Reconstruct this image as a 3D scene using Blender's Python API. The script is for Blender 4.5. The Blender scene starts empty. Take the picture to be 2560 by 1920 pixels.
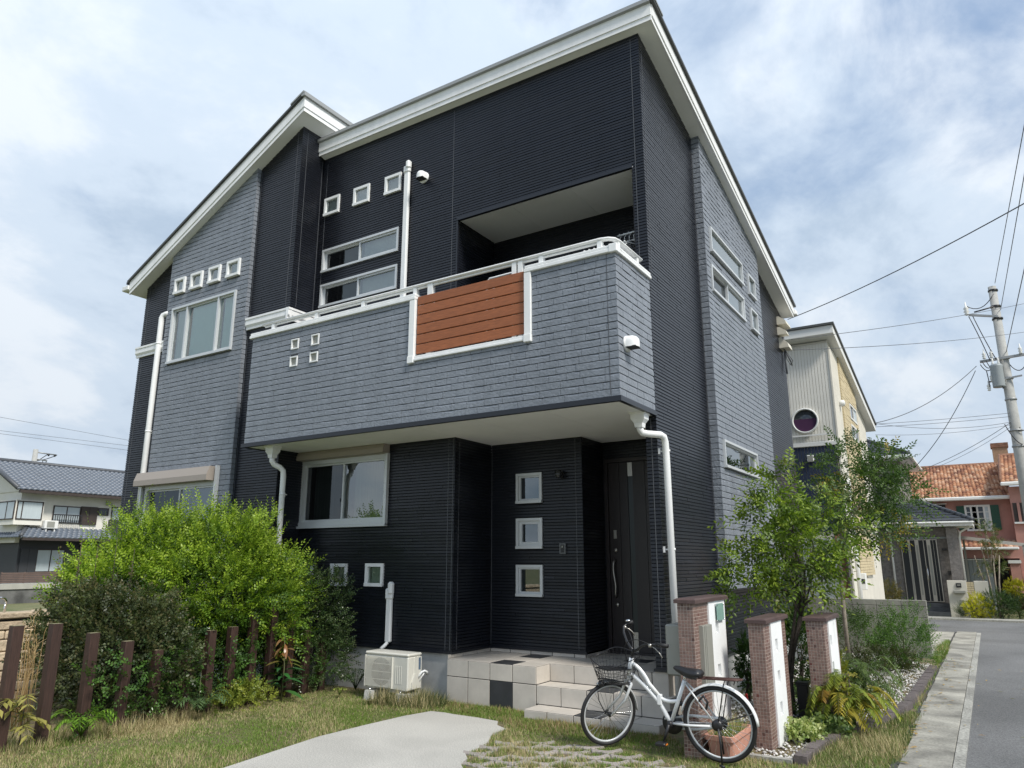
import bpy, math, random
import numpy as np
from mathutils import Vector
R = math.radians
rng = random.Random(7)
nrg = np.random.default_rng(11)
SC = bpy.context.scene
COL = SC.collection

# ------------------------------------------------------------------ camera
cam_d = bpy.data.cameras.new('camera')
cam = bpy.data.objects.new('camera', cam_d)
COL.objects.link(cam)
cam.location = (0, 0, 1.55)
cam.rotation_euler = (R(90 + 13.641), 0, R(32.54))
cam_d.sensor_width = 36.0
cam_d.lens = 36.0 * 1818.1 / 2560
cam_d.clip_start = 0.05
cam_d.clip_end = 5000
SC.camera = cam

# ------------------------------------------------------------------ sky, sun, exposure
SUN_AZ, SUN_EL = R(110), R(48)          # azimuth clockwise from +Y
world = bpy.data.worlds.new('World')
SC.world = world
world.use_nodes = True
wn, wl = world.node_tree.nodes, world.node_tree.links
wn.clear()

def wnode(t, **kw):
    n = wn.new(t)
    for k, v in kw.items():
        setattr(n, k, v)
    return n

w_out = wnode('ShaderNodeOutputWorld')
w_bg = wnode('ShaderNodeBackground')
w_sky = wnode('ShaderNodeTexSky', sky_type='NISHITA', sun_disc=False, sun_elevation=SUN_EL, sun_rotation=SUN_AZ,
              altitude=50, air_density=1.0, dust_density=1.4, ozone_density=1.0)
SKY_STRENGTH = 0.10
w_tc = wnode('ShaderNodeTexCoord')
w_sep = wnode('ShaderNodeSeparateXYZ')
wl.new(w_tc.outputs['Generated'], w_sep.inputs[0])

def wmath(op, a, b=None, clamp=False):
    n = wnode('ShaderNodeMath', operation=op, use_clamp=clamp)
    for i, x in enumerate((a, b)):
        if x is None:
            continue
        if isinstance(x, (int, float)):
            n.inputs[i].default_value = x
        else:
            wl.new(x, n.inputs[i])
    return n.outputs[0]

# clouds: the view direction projected onto a flat cloud layer
zc = wmath('MAXIMUM', w_sep.outputs[2], 0.0)
den = wmath('ADD', zc, 0.42)
cx = wmath('DIVIDE', w_sep.outputs[0], den)
cy = wmath('DIVIDE', w_sep.outputs[1], den)
w_cmb = wnode('ShaderNodeCombineXYZ')
wl.new(cx, w_cmb.inputs[0]); wl.new(cy, w_cmb.inputs[1])
w_map = wnode('ShaderNodeMapping')
w_map.inputs['Location'].default_value = (6.6, 7.7, 0.0)
w_map.inputs['Rotation'].default_value = (0, 0, R(38))
w_map.inputs['Scale'].default_value = (1.0, 0.8, 1.0)
wl.new(w_cmb.outputs[0], w_map.inputs[0])

def wnoise(scale, detail, rough, dist=0.0, w=None):
    n = wnode('ShaderNodeTexNoise', noise_dimensions='3D')
    n.inputs['Scale'].default_value = scale
    n.inputs['Detail'].default_value = detail
    n.inputs['Roughness'].default_value = rough
    n.inputs['Distortion'].default_value = dist
    wl.new(w_map.outputs[0], n.inputs['Vector'])
    return n.outputs[0]

def wramp(fac, stops):
    n = wnode('ShaderNodeValToRGB')
    e = n.color_ramp.elements
    while len(e) < len(stops):
        e.new(0.5)
    for el, (p, c) in zip(e, stops):
        el.position = p
        el.color = (*c, 1) if len(c) == 3 else c
    n.color_ramp.interpolation = 'EASE'
    wl.new(fac, n.inputs[0])
    return n.outputs[0]

n_big = wnoise(0.95, 7, 0.55, 0.4)
n_fine = wnoise(3.2, 9, 0.62, 0.3)
mixn = wmath('ADD', wmath('MULTIPLY', n_big, 0.72), wmath('MULTIPLY', n_fine, 0.28))
# more cover towards the horizon, where the layer is seen edge on
cover = wmath('ADD', mixn, wmath('MULTIPLY', wmath('SUBTRACT', 0.55, zc), 0.16))
mask = wramp(cover, [(0.40, (0, 0, 0)), (0.515, (1, 1, 1))])
n_sh = wnoise(2.3, 7, 0.60, 0.25)
cloud_col = wramp(n_sh, [(0.32, (0.44, 0.545, 0.68)), (0.48, (0.61, 0.71, 0.83)), (0.62, (0.77, 0.835, 0.91))])
w_scale = wnode('ShaderNodeVectorMath', operation='SCALE')
wl.new(w_sky.outputs[0], w_scale.inputs[0])
w_scale.inputs['Scale'].default_value = SKY_STRENGTH
w_haz = wnode('ShaderNodeMixRGB', blend_type='MIX')           # thin veil of cloud in front of the blue
w_haz.inputs[0].default_value = 0.45
wl.new(w_scale.outputs[0], w_haz.inputs[1])
w_haz.inputs[2].default_value = (0.45, 0.62, 0.88, 1)
w_mix = wnode('ShaderNodeMixRGB', blend_type='MIX')
wl.new(mask, w_mix.inputs[0])
wl.new(w_haz.outputs[0], w_mix.inputs[1])
wl.new(cloud_col, w_mix.inputs[2])
wl.new(w_mix.outputs[0], w_bg.inputs[0])
# an overcast sky is brighter overhead than near the horizon
zen = wmath('ADD', 0.60, wmath('MULTIPLY', zc, 0.30))
wl.new(zen, w_bg.inputs[1])
wl.new(w_bg.outputs[0], w_out.inputs[0])
world.cycles.sampling_method = 'AUTOMATIC'

sun_d = bpy.data.lights.new('sun', 'SUN')
sun_d.energy = 2.6
sun_d.angle = R(12)
sun_d.color = (1.0, 0.955, 0.88)
sun = bpy.data.objects.new('sun', sun_d)
COL.objects.link(sun)
sdir = Vector((math.sin(SUN_AZ) * math.cos(SUN_EL), math.cos(SUN_AZ) * math.cos(SUN_EL), math.sin(SUN_EL)))
sun.rotation_euler = sdir.to_track_quat('Z', 'Y').to_euler()
sun.location = (20, 5, 30)

SC.view_settings.view_transform = 'Standard'
SC.view_settings.look = 'None'
SC.view_settings.exposure = 0.66
SC.view_settings.gamma = 1.0
SC.view_settings.use_curve_mapping = False
SC.cycles.max_bounces = 8
SC.cycles.transparent_max_bounces = 24

# ------------------------------------------------------------------ materials
def mat(name, color, rough=0.6, spec=0.5, metal=0.0, noise=None, bump=None, tint=False, vary=0.0, coat=0.0, wave=None, stops=None, obj_rand=0.0, patch=None, streak=0.0):
    """noise=(scale, amount) colour mottling; bump=(scale, strength, distance); tint: multiply by face colour 'tint'."""
    m = bpy.data.materials.new(name)
    m.use_nodes = True
    nt = m.node_tree
    b = nt.nodes['Principled BSDF']
    b.inputs['Base Color'].default_value = (*color, 1)
    b.inputs['Roughness'].default_value = rough
    b.inputs['Specular IOR Level'].default_value = spec
    b.inputs['Metallic'].default_value = metal
    b.inputs['Coat Weight'].default_value = coat
    col = None
    tc = nt.nodes.new('ShaderNodeTexCoord')
    if noise:
        n = nt.nodes.new('ShaderNodeTexNoise')
        n.inputs['Scale'].default_value = noise[0]
        n.inputs['Detail'].default_value = 6
        n.inputs['Roughness'].default_value = 0.65
        geo = nt.nodes.new('ShaderNodeNewGeometry')
        nt.links.new(geo.outputs['Position'], n.inputs['Vector'])
        r = nt.nodes.new('ShaderNodeValToRGB')
        a = noise[1]
        lo = tuple(c * (1 - a) for c in color); hi = tuple(min(1, c * (1 + a)) for c in color)
        r.color_ramp.elements[0].position = 0.32; r.color_ramp.elements[0].color = (*lo, 1)
        r.color_ramp.elements[1].position = 0.68; r.color_ramp.elements[1].color = (*hi, 1)
        if stops:
            e = r.color_ramp.elements
            while len(e) < len(stops):
                e.new(0.5)
            for el, (p, c) in zip(e, stops):
                el.position = p; el.color = (*c, 1)
        nt.links.new(n.outputs[0], r.inputs[0])
        col = r.outputs[0]
    if wave:
        n = nt.nodes.new('ShaderNodeTexNoise')          # stretched grain, wave=(sx,sy,sz,amount)
        mp = nt.nodes.new('ShaderNodeMapping')
        mp.inputs['Scale'].default_value = wave[:3]
        geo = nt.nodes.new('ShaderNodeNewGeometry')
        nt.links.new(geo.outputs['Position'], mp.inputs[0]); nt.links.new(mp.outputs[0], n.inputs['Vector'])
        n.inputs['Detail'].default_value = 5
        r = nt.nodes.new('ShaderNodeValToRGB')
        a = wave[3]
        r.color_ramp.elements[0].position = 0.3; r.color_ramp.elements[0].color = (*[c * (1 - a) for c in color], 1)
        r.color_ramp.elements[1].position = 0.7; r.color_ramp.elements[1].color = (*[c * (1 + a) for c in color], 1)
        nt.links.new(n.outputs[0], r.inputs[0])
        col = r.outputs[0]
    def mult(c, fac_out):
        mx = nt.nodes.new('ShaderNodeMixRGB'); mx.blend_type = 'MULTIPLY'; mx.inputs[0].default_value = 1
        if c is None:
            mx.inputs[1].default_value = (*color, 1)
        else:
            nt.links.new(c, mx.inputs[1])
        nt.links.new(fac_out, mx.inputs[2])
        return mx.outputs[0]
    if tint:
        at = nt.nodes.new('ShaderNodeAttribute'); at.attribute_name = 'tint'
        col = mult(col, at.outputs['Color'])
    if obj_rand:
        oi = nt.nodes.new('ShaderNodeObjectInfo')
        mr = nt.nodes.new('ShaderNodeMapRange')
        mr.inputs['To Min'].default_value = 1 - obj_rand; mr.inputs['To Max'].default_value = 1 + obj_rand
        nt.links.new(oi.outputs['Random'], mr.inputs['Value'])
        col = mult(col, mr.outputs[0])
    if patch:                       # broad stains: patch=(scale, amount)
        n = nt.nodes.new('ShaderNodeTexNoise'); geo = nt.nodes.new('ShaderNodeNewGeometry')
        n.inputs['Scale'].default_value = patch[0]; n.inputs['Detail'].default_value = 4; n.inputs['Distortion'].default_value = .6
        nt.links.new(geo.outputs['Position'], n.inputs['Vector'])
        mr = nt.nodes.new('ShaderNodeMapRange')
        mr.inputs['From Min'].default_value = .32; mr.inputs['From Max'].default_value = .68
        mr.inputs['To Min'].default_value = 1 - patch[1]; mr.inputs['To Max'].default_value = 1 + patch[1]
        nt.links.new(n.outputs[0], mr.inputs['Value'])
        col = mult(col, mr.outputs[0])
    if streak:                      # faint vertical rain streaks
        n = nt.nodes.new('ShaderNodeTexNoise'); geo = nt.nodes.new('ShaderNodeNewGeometry'); mp = nt.nodes.new('ShaderNodeMapping')
        mp.inputs['Scale'].default_value = (5.0, 5.0, .45)
        nt.links.new(geo.outputs['Position'], mp.inputs[0]); nt.links.new(mp.outputs[0], n.inputs['Vector'])
        n.inputs['Scale'].default_value = 1.6; n.inputs['Detail'].default_value = 6; n.inputs['Roughness'].default_value = .6
        mr = nt.nodes.new('ShaderNodeMapRange')
        mr.inputs['From Min'].default_value = .35; mr.inputs['From Max'].default_value = .65
        mr.inputs['To Min'].default_value = 1 - streak; mr.inputs['To Max'].default_value = 1 + streak * .6
        nt.links.new(n.outputs[0], mr.inputs['Value'])
        col = mult(col, mr.outputs[0])
    if col is not None:
        nt.links.new(col, b.inputs['Base Color'])
    if bump:
        n = nt.nodes.new('ShaderNodeTexNoise')
        n.inputs['Scale'].default_value = bump[0]; n.inputs['Detail'].default_value = 5; n.inputs['Roughness'].default_value = 0.6
        geo = nt.nodes.new('ShaderNodeNewGeometry')
        nt.links.new(geo.outputs['Position'], n.inputs['Vector'])
        bp = nt.nodes.new('ShaderNodeBump')
        bp.inputs['Strength'].default_value = bump[1]; bp.inputs['Distance'].default_value = bump[2]
        nt.links.new(n.outputs[0], bp.inputs['Height']); nt.links.new(bp.outputs[0], b.inputs['Normal'])
    return m

def glass_mat(name, tint=(0.80, 0.85, 0.84), base=0.16, ior=1.55):
    m = bpy.data.materials.new(name); m.use_nodes = True
    nt = m.node_tree; nt.nodes.clear()
    o = nt.nodes.new('ShaderNodeOutputMaterial'); mx = nt.nodes.new('ShaderNodeMixShader')
    t = nt.nodes.new('ShaderNodeBsdfTransparent'); t.inputs[0].default_value = (*tint, 1)
    g = nt.nodes.new('ShaderNodeBsdfGlossy'); g.inputs['Roughness'].default_value = 0.015; g.inputs[0].default_value = (0.92, 0.96, 0.97, 1)
    f = nt.nodes.new('ShaderNodeFresnel'); f.inputs[0].default_value = ior
    a = nt.nodes.new('ShaderNodeMath'); a.operation = 'ADD'; a.inputs[1].default_value = base; a.use_clamp = True
    nt.links.new(f.outputs[0], a.inputs[0]); nt.links.new(a.outputs[0], mx.inputs[0])
    nt.links.new(t.outputs[0], mx.inputs[1]); nt.links.new(g.outputs[0], mx.inputs[2]); nt.links.new(mx.outputs[0], o.inputs[0])
    return m

def leaf_mat(name, rough=0.42, trans=0.35, tr_tint=(1.0, 1.1, 0.5)):
    m = bpy.data.materials.new(name); m.use_nodes = True
    nt = m.node_tree; b = nt.nodes['Principled BSDF']
    at = nt.nodes.new('ShaderNodeAttribute'); at.attribute_name = 'tint'
    nt.links.new(at.outputs['Color'], b.inputs['Base Color'])
    b.inputs['Roughness'].default_value = rough
    b.inputs['Specular IOR Level'].default_value = 0.4
    tr = nt.nodes.new('ShaderNodeBsdfTranslucent')
    mu = nt.nodes.new('ShaderNodeMixRGB'); mu.blend_type = 'MULTIPLY'; mu.inputs[0].default_value = 1
    mu.inputs[2].default_value = (*tr_tint, 1)
    nt.links.new(at.outputs['Color'], mu.inputs[1]); nt.links.new(mu.outputs[0], tr.inputs[0])
    mx = nt.nodes.new('ShaderNodeMixShader'); mx.inputs[0].default_value = trans
    nt.links.new(b.outputs[0], mx.inputs[1]); nt.links.new(tr.outputs[0], mx.inputs[2])
    nt.links.new(mx.outputs[0], nt.nodes['Material Output'].inputs[0])
    return m

M = dict(
    siding=mat('black_siding', (0.0105, 0.0125, 0.0185), 0.33, 0.45, noise=(7, .15), bump=(70, .30, .004), patch=(.5, .16), streak=.14),
    siding_back=mat('siding_groove', (0.007, 0.0075, 0.010), 0.6, 0.3),
    brick=mat('slate_brick', (0.205, 0.226, 0.258), 0.42, 0.5, noise=(9, .07), bump=(30, .8, .012), patch=(.6, .07), streak=.09),
    brick_back=mat('brick_groove', (0.075, 0.082, 0.096), 0.7),
    sealant=mat('sealant', (0.085, 0.09, 0.10), 0.5),
    white=mat('white_paint', (0.83, 0.835, 0.83), 0.42, noise=(3, .03), streak=.05),
    soffit=mat('soffit_paint', (0.85, 0.86, 0.86), 0.75, noise=(1.4, .04)),
    alu=mat('silver_aluminium', (0.60, 0.62, 0.63), 0.38, 0.5, metal=0.25),
    vinyl=mat('white_vinyl', (0.80, 0.81, 0.805), 0.38, noise=(5, .03), streak=.05),
    roof=mat('roof_metal', (0.33, 0.34, 0.34), 0.5, metal=0.2),
    roof_dark=mat('roof_edge', (0.075, 0.078, 0.075), 0.45, metal=0.2),
    beam=mat('black_flashing', (0.012, 0.014, 0.02), 0.33),
    wood=mat('balcony_board', (0.300, 0.098, 0.036), 0.6, wave=(2.2, 30, 60, .30), bump=(120, .3, .003), obj_rand=.10),
    glass=glass_mat('window_glass'),
    glass_dark=glass_mat('mesh_screen_glass', (0.34, 0.36, 0.37), 0.03),
    inside=mat('room_inside', (0.045, 0.045, 0.043), 0.9),
    dim_curtain=mat('dim_curtain', (.17, .20, .18), .9, wave=(26, 26, .3, .25)),
    painted_dim_room=mat('painted_dim_room', (0.012, 0.02, 0.022), .9),
    blind=mat('pale_green_blind_cloth', (0.56, 0.74, 0.68), 0.8),
    curtain_or_dark_sheet=mat('curtain_or_dark_sheet', (0.66, 0.72, 0.69), 0.9, wave=(26, 26, .3, .18)),
    frost=mat('frosted_glass', (0.50, 0.54, 0.53), 0.12, 0.6, noise=(5, .06)),
    frost_green=mat('pale_green_blind', (0.47, 0.56, 0.46), 0.25, 0.6),
    shutter=mat('taupe_shutter', (0.33, 0.288, 0.25), 0.5),
    door=mat('door_board', (0.022, 0.017, 0.018), 0.42, wave=(60, 60, 1.2, .25)),
    steel=mat('brushed_steel', (0.46, 0.44, 0.40), 0.34, metal=0.8),
    chrome=mat('chrome', (0.72, 0.72, 0.72), 0.16, metal=1.0),
    concrete=mat('concrete', (0.47, 0.475, 0.465), 0.85, noise=(4.5, .16), bump=(60, .2, .004)),
    tile=mat('cream_tile', (0.53, 0.49, 0.435), 0.45, noise=(5, .09), obj_rand=.03),
    tile_dark=mat('charcoal_tile', (0.032, 0.034, 0.038), 0.5, noise=(6, .25)),
    grout=mat('grout', (0.055, 0.055, 0.053), 0.9),
    mosaic=mat('mosaic_tile', (1, 1, 1), 0.4, 0.5, tint=True, noise=(30, .08)),
    mosaic_grout=mat('mosaic_grout', (0.46, 0.40, 0.35), 0.9),
    cap=mat('pillar_cap', (0.082, 0.052, 0.048), 0.55, noise=(12, .25)),
    plaster=mat('white_plaster', (0.79, 0.80, 0.80), 0.75, bump=(55, .35, .006), noise=(6, .03)),
    greybox=mat('grey_box', (0.30, 0.30, 0.265), 0.5, metal=0.15),
    green_plate=mat('green_glass_plate', (0.22, 0.36, 0.31), 0.15),
    ac=mat('ac_casing', (0.61, 0.60, 0.54), 0.45, noise=(3, .04)),
    dark=mat('dark_void', (0.022, 0.024, 0.026), 0.7),
    rubber=mat('black_rubber', (0.016, 0.016, 0.017), 0.62),
    black=mat('black_plastic', (0.018, 0.018, 0.02), 0.38),
    bike=mat('white_bike_paint', (0.80, 0.81, 0.81), 0.22, coat=.4),
    rust=mat('rusty_rack', (0.075, 0.035, 0.028), 0.5, metal=.3),
    amber=mat('amber_reflector', (0.65, 0.20, 0.03), 0.25),
    red=mat('red_plastic', (0.50, 0.02, 0.02), 0.35),
    terracotta=mat('terracotta_planter', (0.56, 0.285, 0.21), 0.6, noise=(12, .10)),
    soil=mat('soil', (0.075, 0.055, 0.038), 0.95, noise=(25, .4), bump=(60, .8, .02)),
    asphalt=mat('asphalt', (0.15, 0.151, 0.150), 0.85, noise=(70, .50), bump=(110, .9, .012), patch=(.55, .22)),
    slab=mat('walk_slab', (0.27, 0.26, 0.225), 0.85, noise=(40, .28), patch=(2.1, .42), bump=(70, .4, .006), obj_rand=.16),
    kerb=mat('kerb_concrete', (0.30, 0.295, 0.265), 0.9, noise=(38, .50), bump=(90, .5, .006), patch=(1.6, .25)),
    aggregate=mat('washed_aggregate', (0.46, 0.445, 0.405), 0.85, noise=(85, .34), bump=(110, .6, .010), patch=(1.1, .12)),
    paver=mat('paving_stone', (0.33, 0.295, 0.27), 0.85, noise=(45, .22), bump=(70, .6, .01), obj_rand=.10),
    kerbstone=mat('dark_kerb_brick', (0.105, 0.088, 0.085), 0.85, noise=(25, .35), bump=(60, .5, .008), obj_rand=.2),
    post=mat('brown_post', (0.043, 0.022, 0.0165), 0.6, wave=(35, 35, 1.4, .45), obj_rand=.15, bump=(90, .25, .004)),
    post_top=mat('mossy_post_top', (0.20, 0.18, 0.10), 0.9, noise=(60, .3)),
    sandstone=mat('sandstone_block', (0.50, 0.40, 0.285), 0.9, noise=(7, .22), bump=(24, .7, .03), obj_rand=.12),
    block=mat('grey_block', (0.265, 0.262, 0.225), 0.9, noise=(3.2, .28), bump=(90, .3, .005), obj_rand=.05),
    ground=mat('bare_earth', (0.20, 0.155, 0.095), 0.95, noise=(6, .45), bump=(40, .7, .03),
               stops=[(0.30, (0.085, 0.075, 0.04)), (0.48, (0.19, 0.15, 0.085)), (0.62, (0.11, 0.13, 0.045)), (0.75, (0.27, 0.215, 0.13))]),
    gravel=mat('white_gravel', (1, 1, 1), 0.8, tint=True),
    bark=mat('bark', (0.075, 0.060, 0.048), 0.9, noise=(30, .4), bump=(60, .8, .01)),
    bark_pale=mat('pale_bark', (0.28, 0.24, 0.19), 0.9, noise=(22, .35), bump=(50, .5, .006)),
    stem=mat('green_stem', (0.10, 0.11, 0.045), 0.7),
    leaf=leaf_mat('leaf'),
    leaf_gloss=leaf_mat('glossy_leaf', 0.26, 0.22),
    straw=leaf_mat('dry_straw', 0.7, 0.25, (1, 1, .8)),
    cable=mat('power_cable', (0.10, 0.105, 0.115), 0.6),
    pole=mat('concrete_pole', (0.36, 0.36, 0.34), 0.85, noise=(8, .12)),
    galv=mat('galvanised_steel', (0.30, 0.31, 0.31), 0.5, metal=.5),
)

# ------------------------------------------------------------------ mesh helpers
class MB:
    def __init__(s):
        s.v, s.f, s.m, s.t, s.sm = [], [], [], [], []
    def add(s, verts, faces, mat=0, tint=(1, 1, 1), smooth=False):
        k = len(s.v)
        s.v.extend([tuple(p) for p in verts])
        for f in faces:
            s.f.append([i + k for i in f]); s.m.append(mat); s.t.append(tint); s.sm.append(smooth)
    def box(s, a, b, mat=0, tint=(1, 1, 1)):
        x0, x1 = sorted((a[0], b[0])); y0, y1 = sorted((a[1], b[1])); z0, z1 = sorted((a[2], b[2]))
        s.add([(x0, y0, z0), (x1, y0, z0), (x1, y1, z0), (x0, y1, z0), (x0, y0, z1), (x1, y0, z1), (x1, y1, z1), (x0, y1, z1)],
              [(0, 3, 2, 1), (4, 5, 6, 7), (0, 1, 5, 4), (1, 2, 6, 5), (2, 3, 7, 6), (3, 0, 4, 7)], mat, tint)
    def rbox(s, a, b, r=0.01, mat=0, tint=(1, 1, 1)):
        """box with chamfered edges"""
        x0, x1 = sorted((a[0], b[0])); y0, y1 = sorted((a[1], b[1])); z0, z1 = sorted((a[2], b[2]))
        r = min(r, (x1 - x0) * .49, (y1 - y0) * .49, (z1 - z0) * .49)
        vs = []; idx = {}
        for i, X in enumerate((x0, x1)):
            for j, Y in enumerate((y0, y1)):
                for k, Z in enumerate((z0, z1)):
                    sx, sy, sz = (1, -1)[i], (1, -1)[j], (1, -1)[k]
                    for ax in range(3):
                        p = [X + sx * r, Y + sy * r, Z + sz * r]
                        p[ax] = (X, Y, Z)[ax]
                        idx[(i, j, k, ax)] = len(vs); vs.append(p)
        fs = []
        for ax in range(3):
            for side in (0, 1):
                q = []
                for (u, w) in ((0, 0), (1, 0), (1, 1), (0, 1)):
                    c = [0, 0, 0]; c[ax] = side; c[(ax + 1) % 3] = u; c[(ax + 2) % 3] = w
                    q.append(idx[(*c, ax)])
                fs.append(q if side else q[::-1])
        for ax in range(3):           # edges parallel to ax
            b1, b2 = (ax + 1) % 3, (ax + 2) % 3
            for u in (0, 1):
                for w in (0, 1):
                    c0 = [0, 0, 0]; c1 = [0, 0, 0]
                    c0[b1] = c1[b1] = u; c0[b2] = c1[b2] = w; c1[ax] = 1
                    q = [idx[(*c0, b1)], idx[(*c1, b1)], idx[(*c1, b2)], idx[(*c0, b2)]]
                    fs.append(q if (u + w) % 2 == 0 else q[::-1])
        for i in (0, 1):
            for j in (0, 1):
                for k in (0, 1):
                    q = [idx[(i, j, k, 0)], idx[(i, j, k, 1)], idx[(i, j, k, 2)]]
                    fs.append(q if (i + j + k) % 2 else q[::-1])
        s.add(vs, fs, mat, tint)
    def prism(s, poly, ext, mat=0, tint=(1, 1, 1)):
        """poly: list of 3D points (planar), ext: extrusion vector"""
        n = len(poly); e = Vector(ext)
        P = [Vector(p) for p in poly]
        nrm = Vector((0, 0, 0))
        for i in range(n):
            nrm += P[i].cross(P[(i + 1) % n])
        if nrm.dot(e) > 0:
            P = P[::-1]
        vs = P + [p + e for p in P]
        fs = [list(range(n)), list(range(2 * n - 1, n - 1, -1))]
        for i in range(n):
            j = (i + 1) % n
            fs.append((j, i, i + n, j + n))
        s.add(vs, fs, mat, tint)
    def tube(s, path, r, n=8, mat=0, cap=True, closed=False, tint=(1, 1, 1), flat=None, smooth=True):
        P = [Vector(p) for p in path]; m = len(P)
        if not hasattr(r, '__len__'):
            r = [r] * m
        vs = []; up = None
        for i in range(m):
            if closed:
                t = (P[(i + 1) % m] - P[i - 1]).normalized()
            else:
                t = (P[min(i + 1, m - 1)] - P[max(i - 1, 0)]).normalized()
            if up is None:
                up = Vector((0, 0, 1)) if abs(t.z) < .9 else Vector((1, 0, 0))
            a = t.cross(up)
            if a.length < 1e-6:
                a = t.cross(Vector((0, 1, 0)))
            a.normalize(); b = a.cross(t).normalized(); up = b
            ra, rb = (r[i], r[i]) if flat is None else (r[i], r[i] * flat)
            for k in range(n):
                q = 2 * math.pi * (k + .5) / n
                vs.append(P[i] + a * (ra * math.cos(q)) + b * (rb * math.sin(q)))
        fs = []
        for i in range(m if closed else m - 1):
            j = (i + 1) % m
            for k in range(n):
                l = (k + 1) % n
                fs.append((i * n + k, i * n + l, j * n + l, j * n + k))
        if cap and not closed:
            fs.append(list(range(n - 1, -1, -1))); fs.append([(m - 1) * n + k for k in range(n)])
        s.add(vs, fs, mat, tint, smooth)
    def lathe(s, c, prof, n=20, axis=(0, 0, 1), mat=0, smooth=True, tint=(1, 1, 1), cap=True):
        """prof: list of (radius, height along axis)"""
        ax = Vector(axis).normalized()
        a = ax.cross(Vector((0, 0, 1)) if abs(ax.z) < .9 else Vector((1, 0, 0))).normalized(); b = ax.cross(a)
        c = Vector(c); vs = []
        for (r, h) in prof:
            for k in range(n):
                q = 2 * math.pi * k / n
                vs.append(c + ax * h + a * (r * math.cos(q)) + b * (r * math.sin(q)))
        fs = []
        for i in range(len(prof) - 1):
            for k in range(n):
                l = (k + 1) % n
                fs.append((i * n + k, i * n + l, (i + 1) * n + l, (i + 1) * n + k))
        if prof[0][0] > 1e-5: fs.append(list(range(n - 1, -1, -1)))
        if cap and prof[-1][0] > 1e-5: fs.append([(len(prof) - 1) * n + k for k in range(n)])
        s.add(vs, fs, mat, tint, smooth)
    def build(s, name, mats, parent=None, kind=None):
        if not isinstance(mats, (list, tuple)):
            mats = [mats]
        me = bpy.data.meshes.new(name)
        o = bpy.data.objects.new(name, me); COL.objects.link(o)
        off = Vector((0, 0, 0))
        if parent is not None:
            o.parent = parent; q = parent
            while q is not None:
                off += q.location; q = q.parent
        ox, oy, oz = off
        me.from_pydata([(x - ox, y - oy, z - oz) for (x, y, z) in s.v], [], s.f)
        for m in mats: me.materials.append(m)
        if any(s.m): me.polygons.foreach_set('material_index', s.m)
        if any(s.sm): me.polygons.foreach_set('use_smooth', s.sm)
        if any(t != (1, 1, 1) for t in s.t):
            at = me.attributes.new('tint', 'FLOAT_COLOR', 'FACE')
            at.data.foreach_set('color', np.array([(*t, 1) for t in s.t], dtype=np.float32).ravel())
        me.update()
        if kind: o['kind'] = kind
        return o

def np_mesh(name, V, F, tint, mats, parent=None, kind=None, smooth=False):
    """V (n,3), F (m,k) same k for all, tint (m,3) or None"""
    me = bpy.data.meshes.new(name)
    o = bpy.data.objects.new(name, me); COL.objects.link(o)
    off = np.zeros(3)
    if parent is not None:
        o.parent = parent; q = parent
        while q is not None:
            off += np.array(q.location); q = q.parent
    V = (np.asarray(V, dtype=np.float32) - off.astype(np.float32))
    F = np.asarray(F, dtype=np.int32); m, k = F.shape
    me.vertices.add(len(V)); me.vertices.foreach_set('co', V.ravel())
    me.loops.add(m * k); me.loops.foreach_set('vertex_index', F.ravel())
    me.polygons.add(m); me.polygons.foreach_set('loop_start', np.arange(0, m * k, k, dtype=np.int32))
    if not isinstance(mats, (list, tuple)): mats = [mats]
    for mm in mats: me.materials.append(mm)
    if tint is not None:
        at = me.attributes.new('tint', 'FLOAT_COLOR', 'FACE')
        c = np.ones((m, 4), dtype=np.float32); c[:, :3] = tint
        at.data.foreach_set('color', c.ravel())
    if smooth: me.polygons.foreach_set('use_smooth', np.ones(m, dtype=bool))
    me.update(calc_edges=True); me.validate()
    if kind: o['kind'] = kind
    return o

def tag(o, label=None, cat=None, group=None, kind=None):
    if label: o['label'] = label
    if cat: o['category'] = cat
    if group: o['group'] = group
    if kind: o['kind'] = kind
    return o

def thing(name, label, cat, loc=(0, 0, 0), group=None):
    o = bpy.data.objects.new(name, None); COL.objects.link(o)
    o.location = loc; o.empty_display_size = .2
    return tag(o, label, cat, group)

def dup(root, loc, label=None, group=None):
    r = root.copy(); COL.objects.link(r); r.location = loc
    if label: r['label'] = label
    if group: r['group'] = group
    for ch in list(root.children):
        c = ch.copy(); COL.objects.link(c); c.parent = r
        for g in ch.children:
            d = g.copy(); COL.objects.link(d); d.parent = c
    return r

# wall frame: axis 'y' (plane y=c facing -Y, u = x) or 'x' (plane x=c facing sgn*X, u = y); d = distance out of the wall
def W3(F, u, z, d):
    ax, c, sg = F
    return (u, c + sg * d, z) if ax == 'y' else (c + sg * d, u, z)
def FY(c, sg=-1): return ('y', c, sg)
def FX(c, sg=1): return ('x', c, sg)
def fbox(mb, F, ua, ub, za, zb, da, db, mat=0):
    mb.box(W3(F, ua, za, da), W3(F, ub, zb, db), mat)
def fquad(mb, F, pts, mat=0):
    """pts [(u,z,d)...], oriented so that the face looks out of the wall"""
    P = [Vector(W3(F, *p)) for p in pts]
    n = (P[1] - P[0]).cross(P[2] - P[0])
    o = Vector(W3(F, 0, 0, 1)) - Vector(W3(F, 0, 0, 0))
    if n.dot(o) < 0: P = P[::-1]
    mb.add(P, [list(range(len(P)))], mat)

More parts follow.
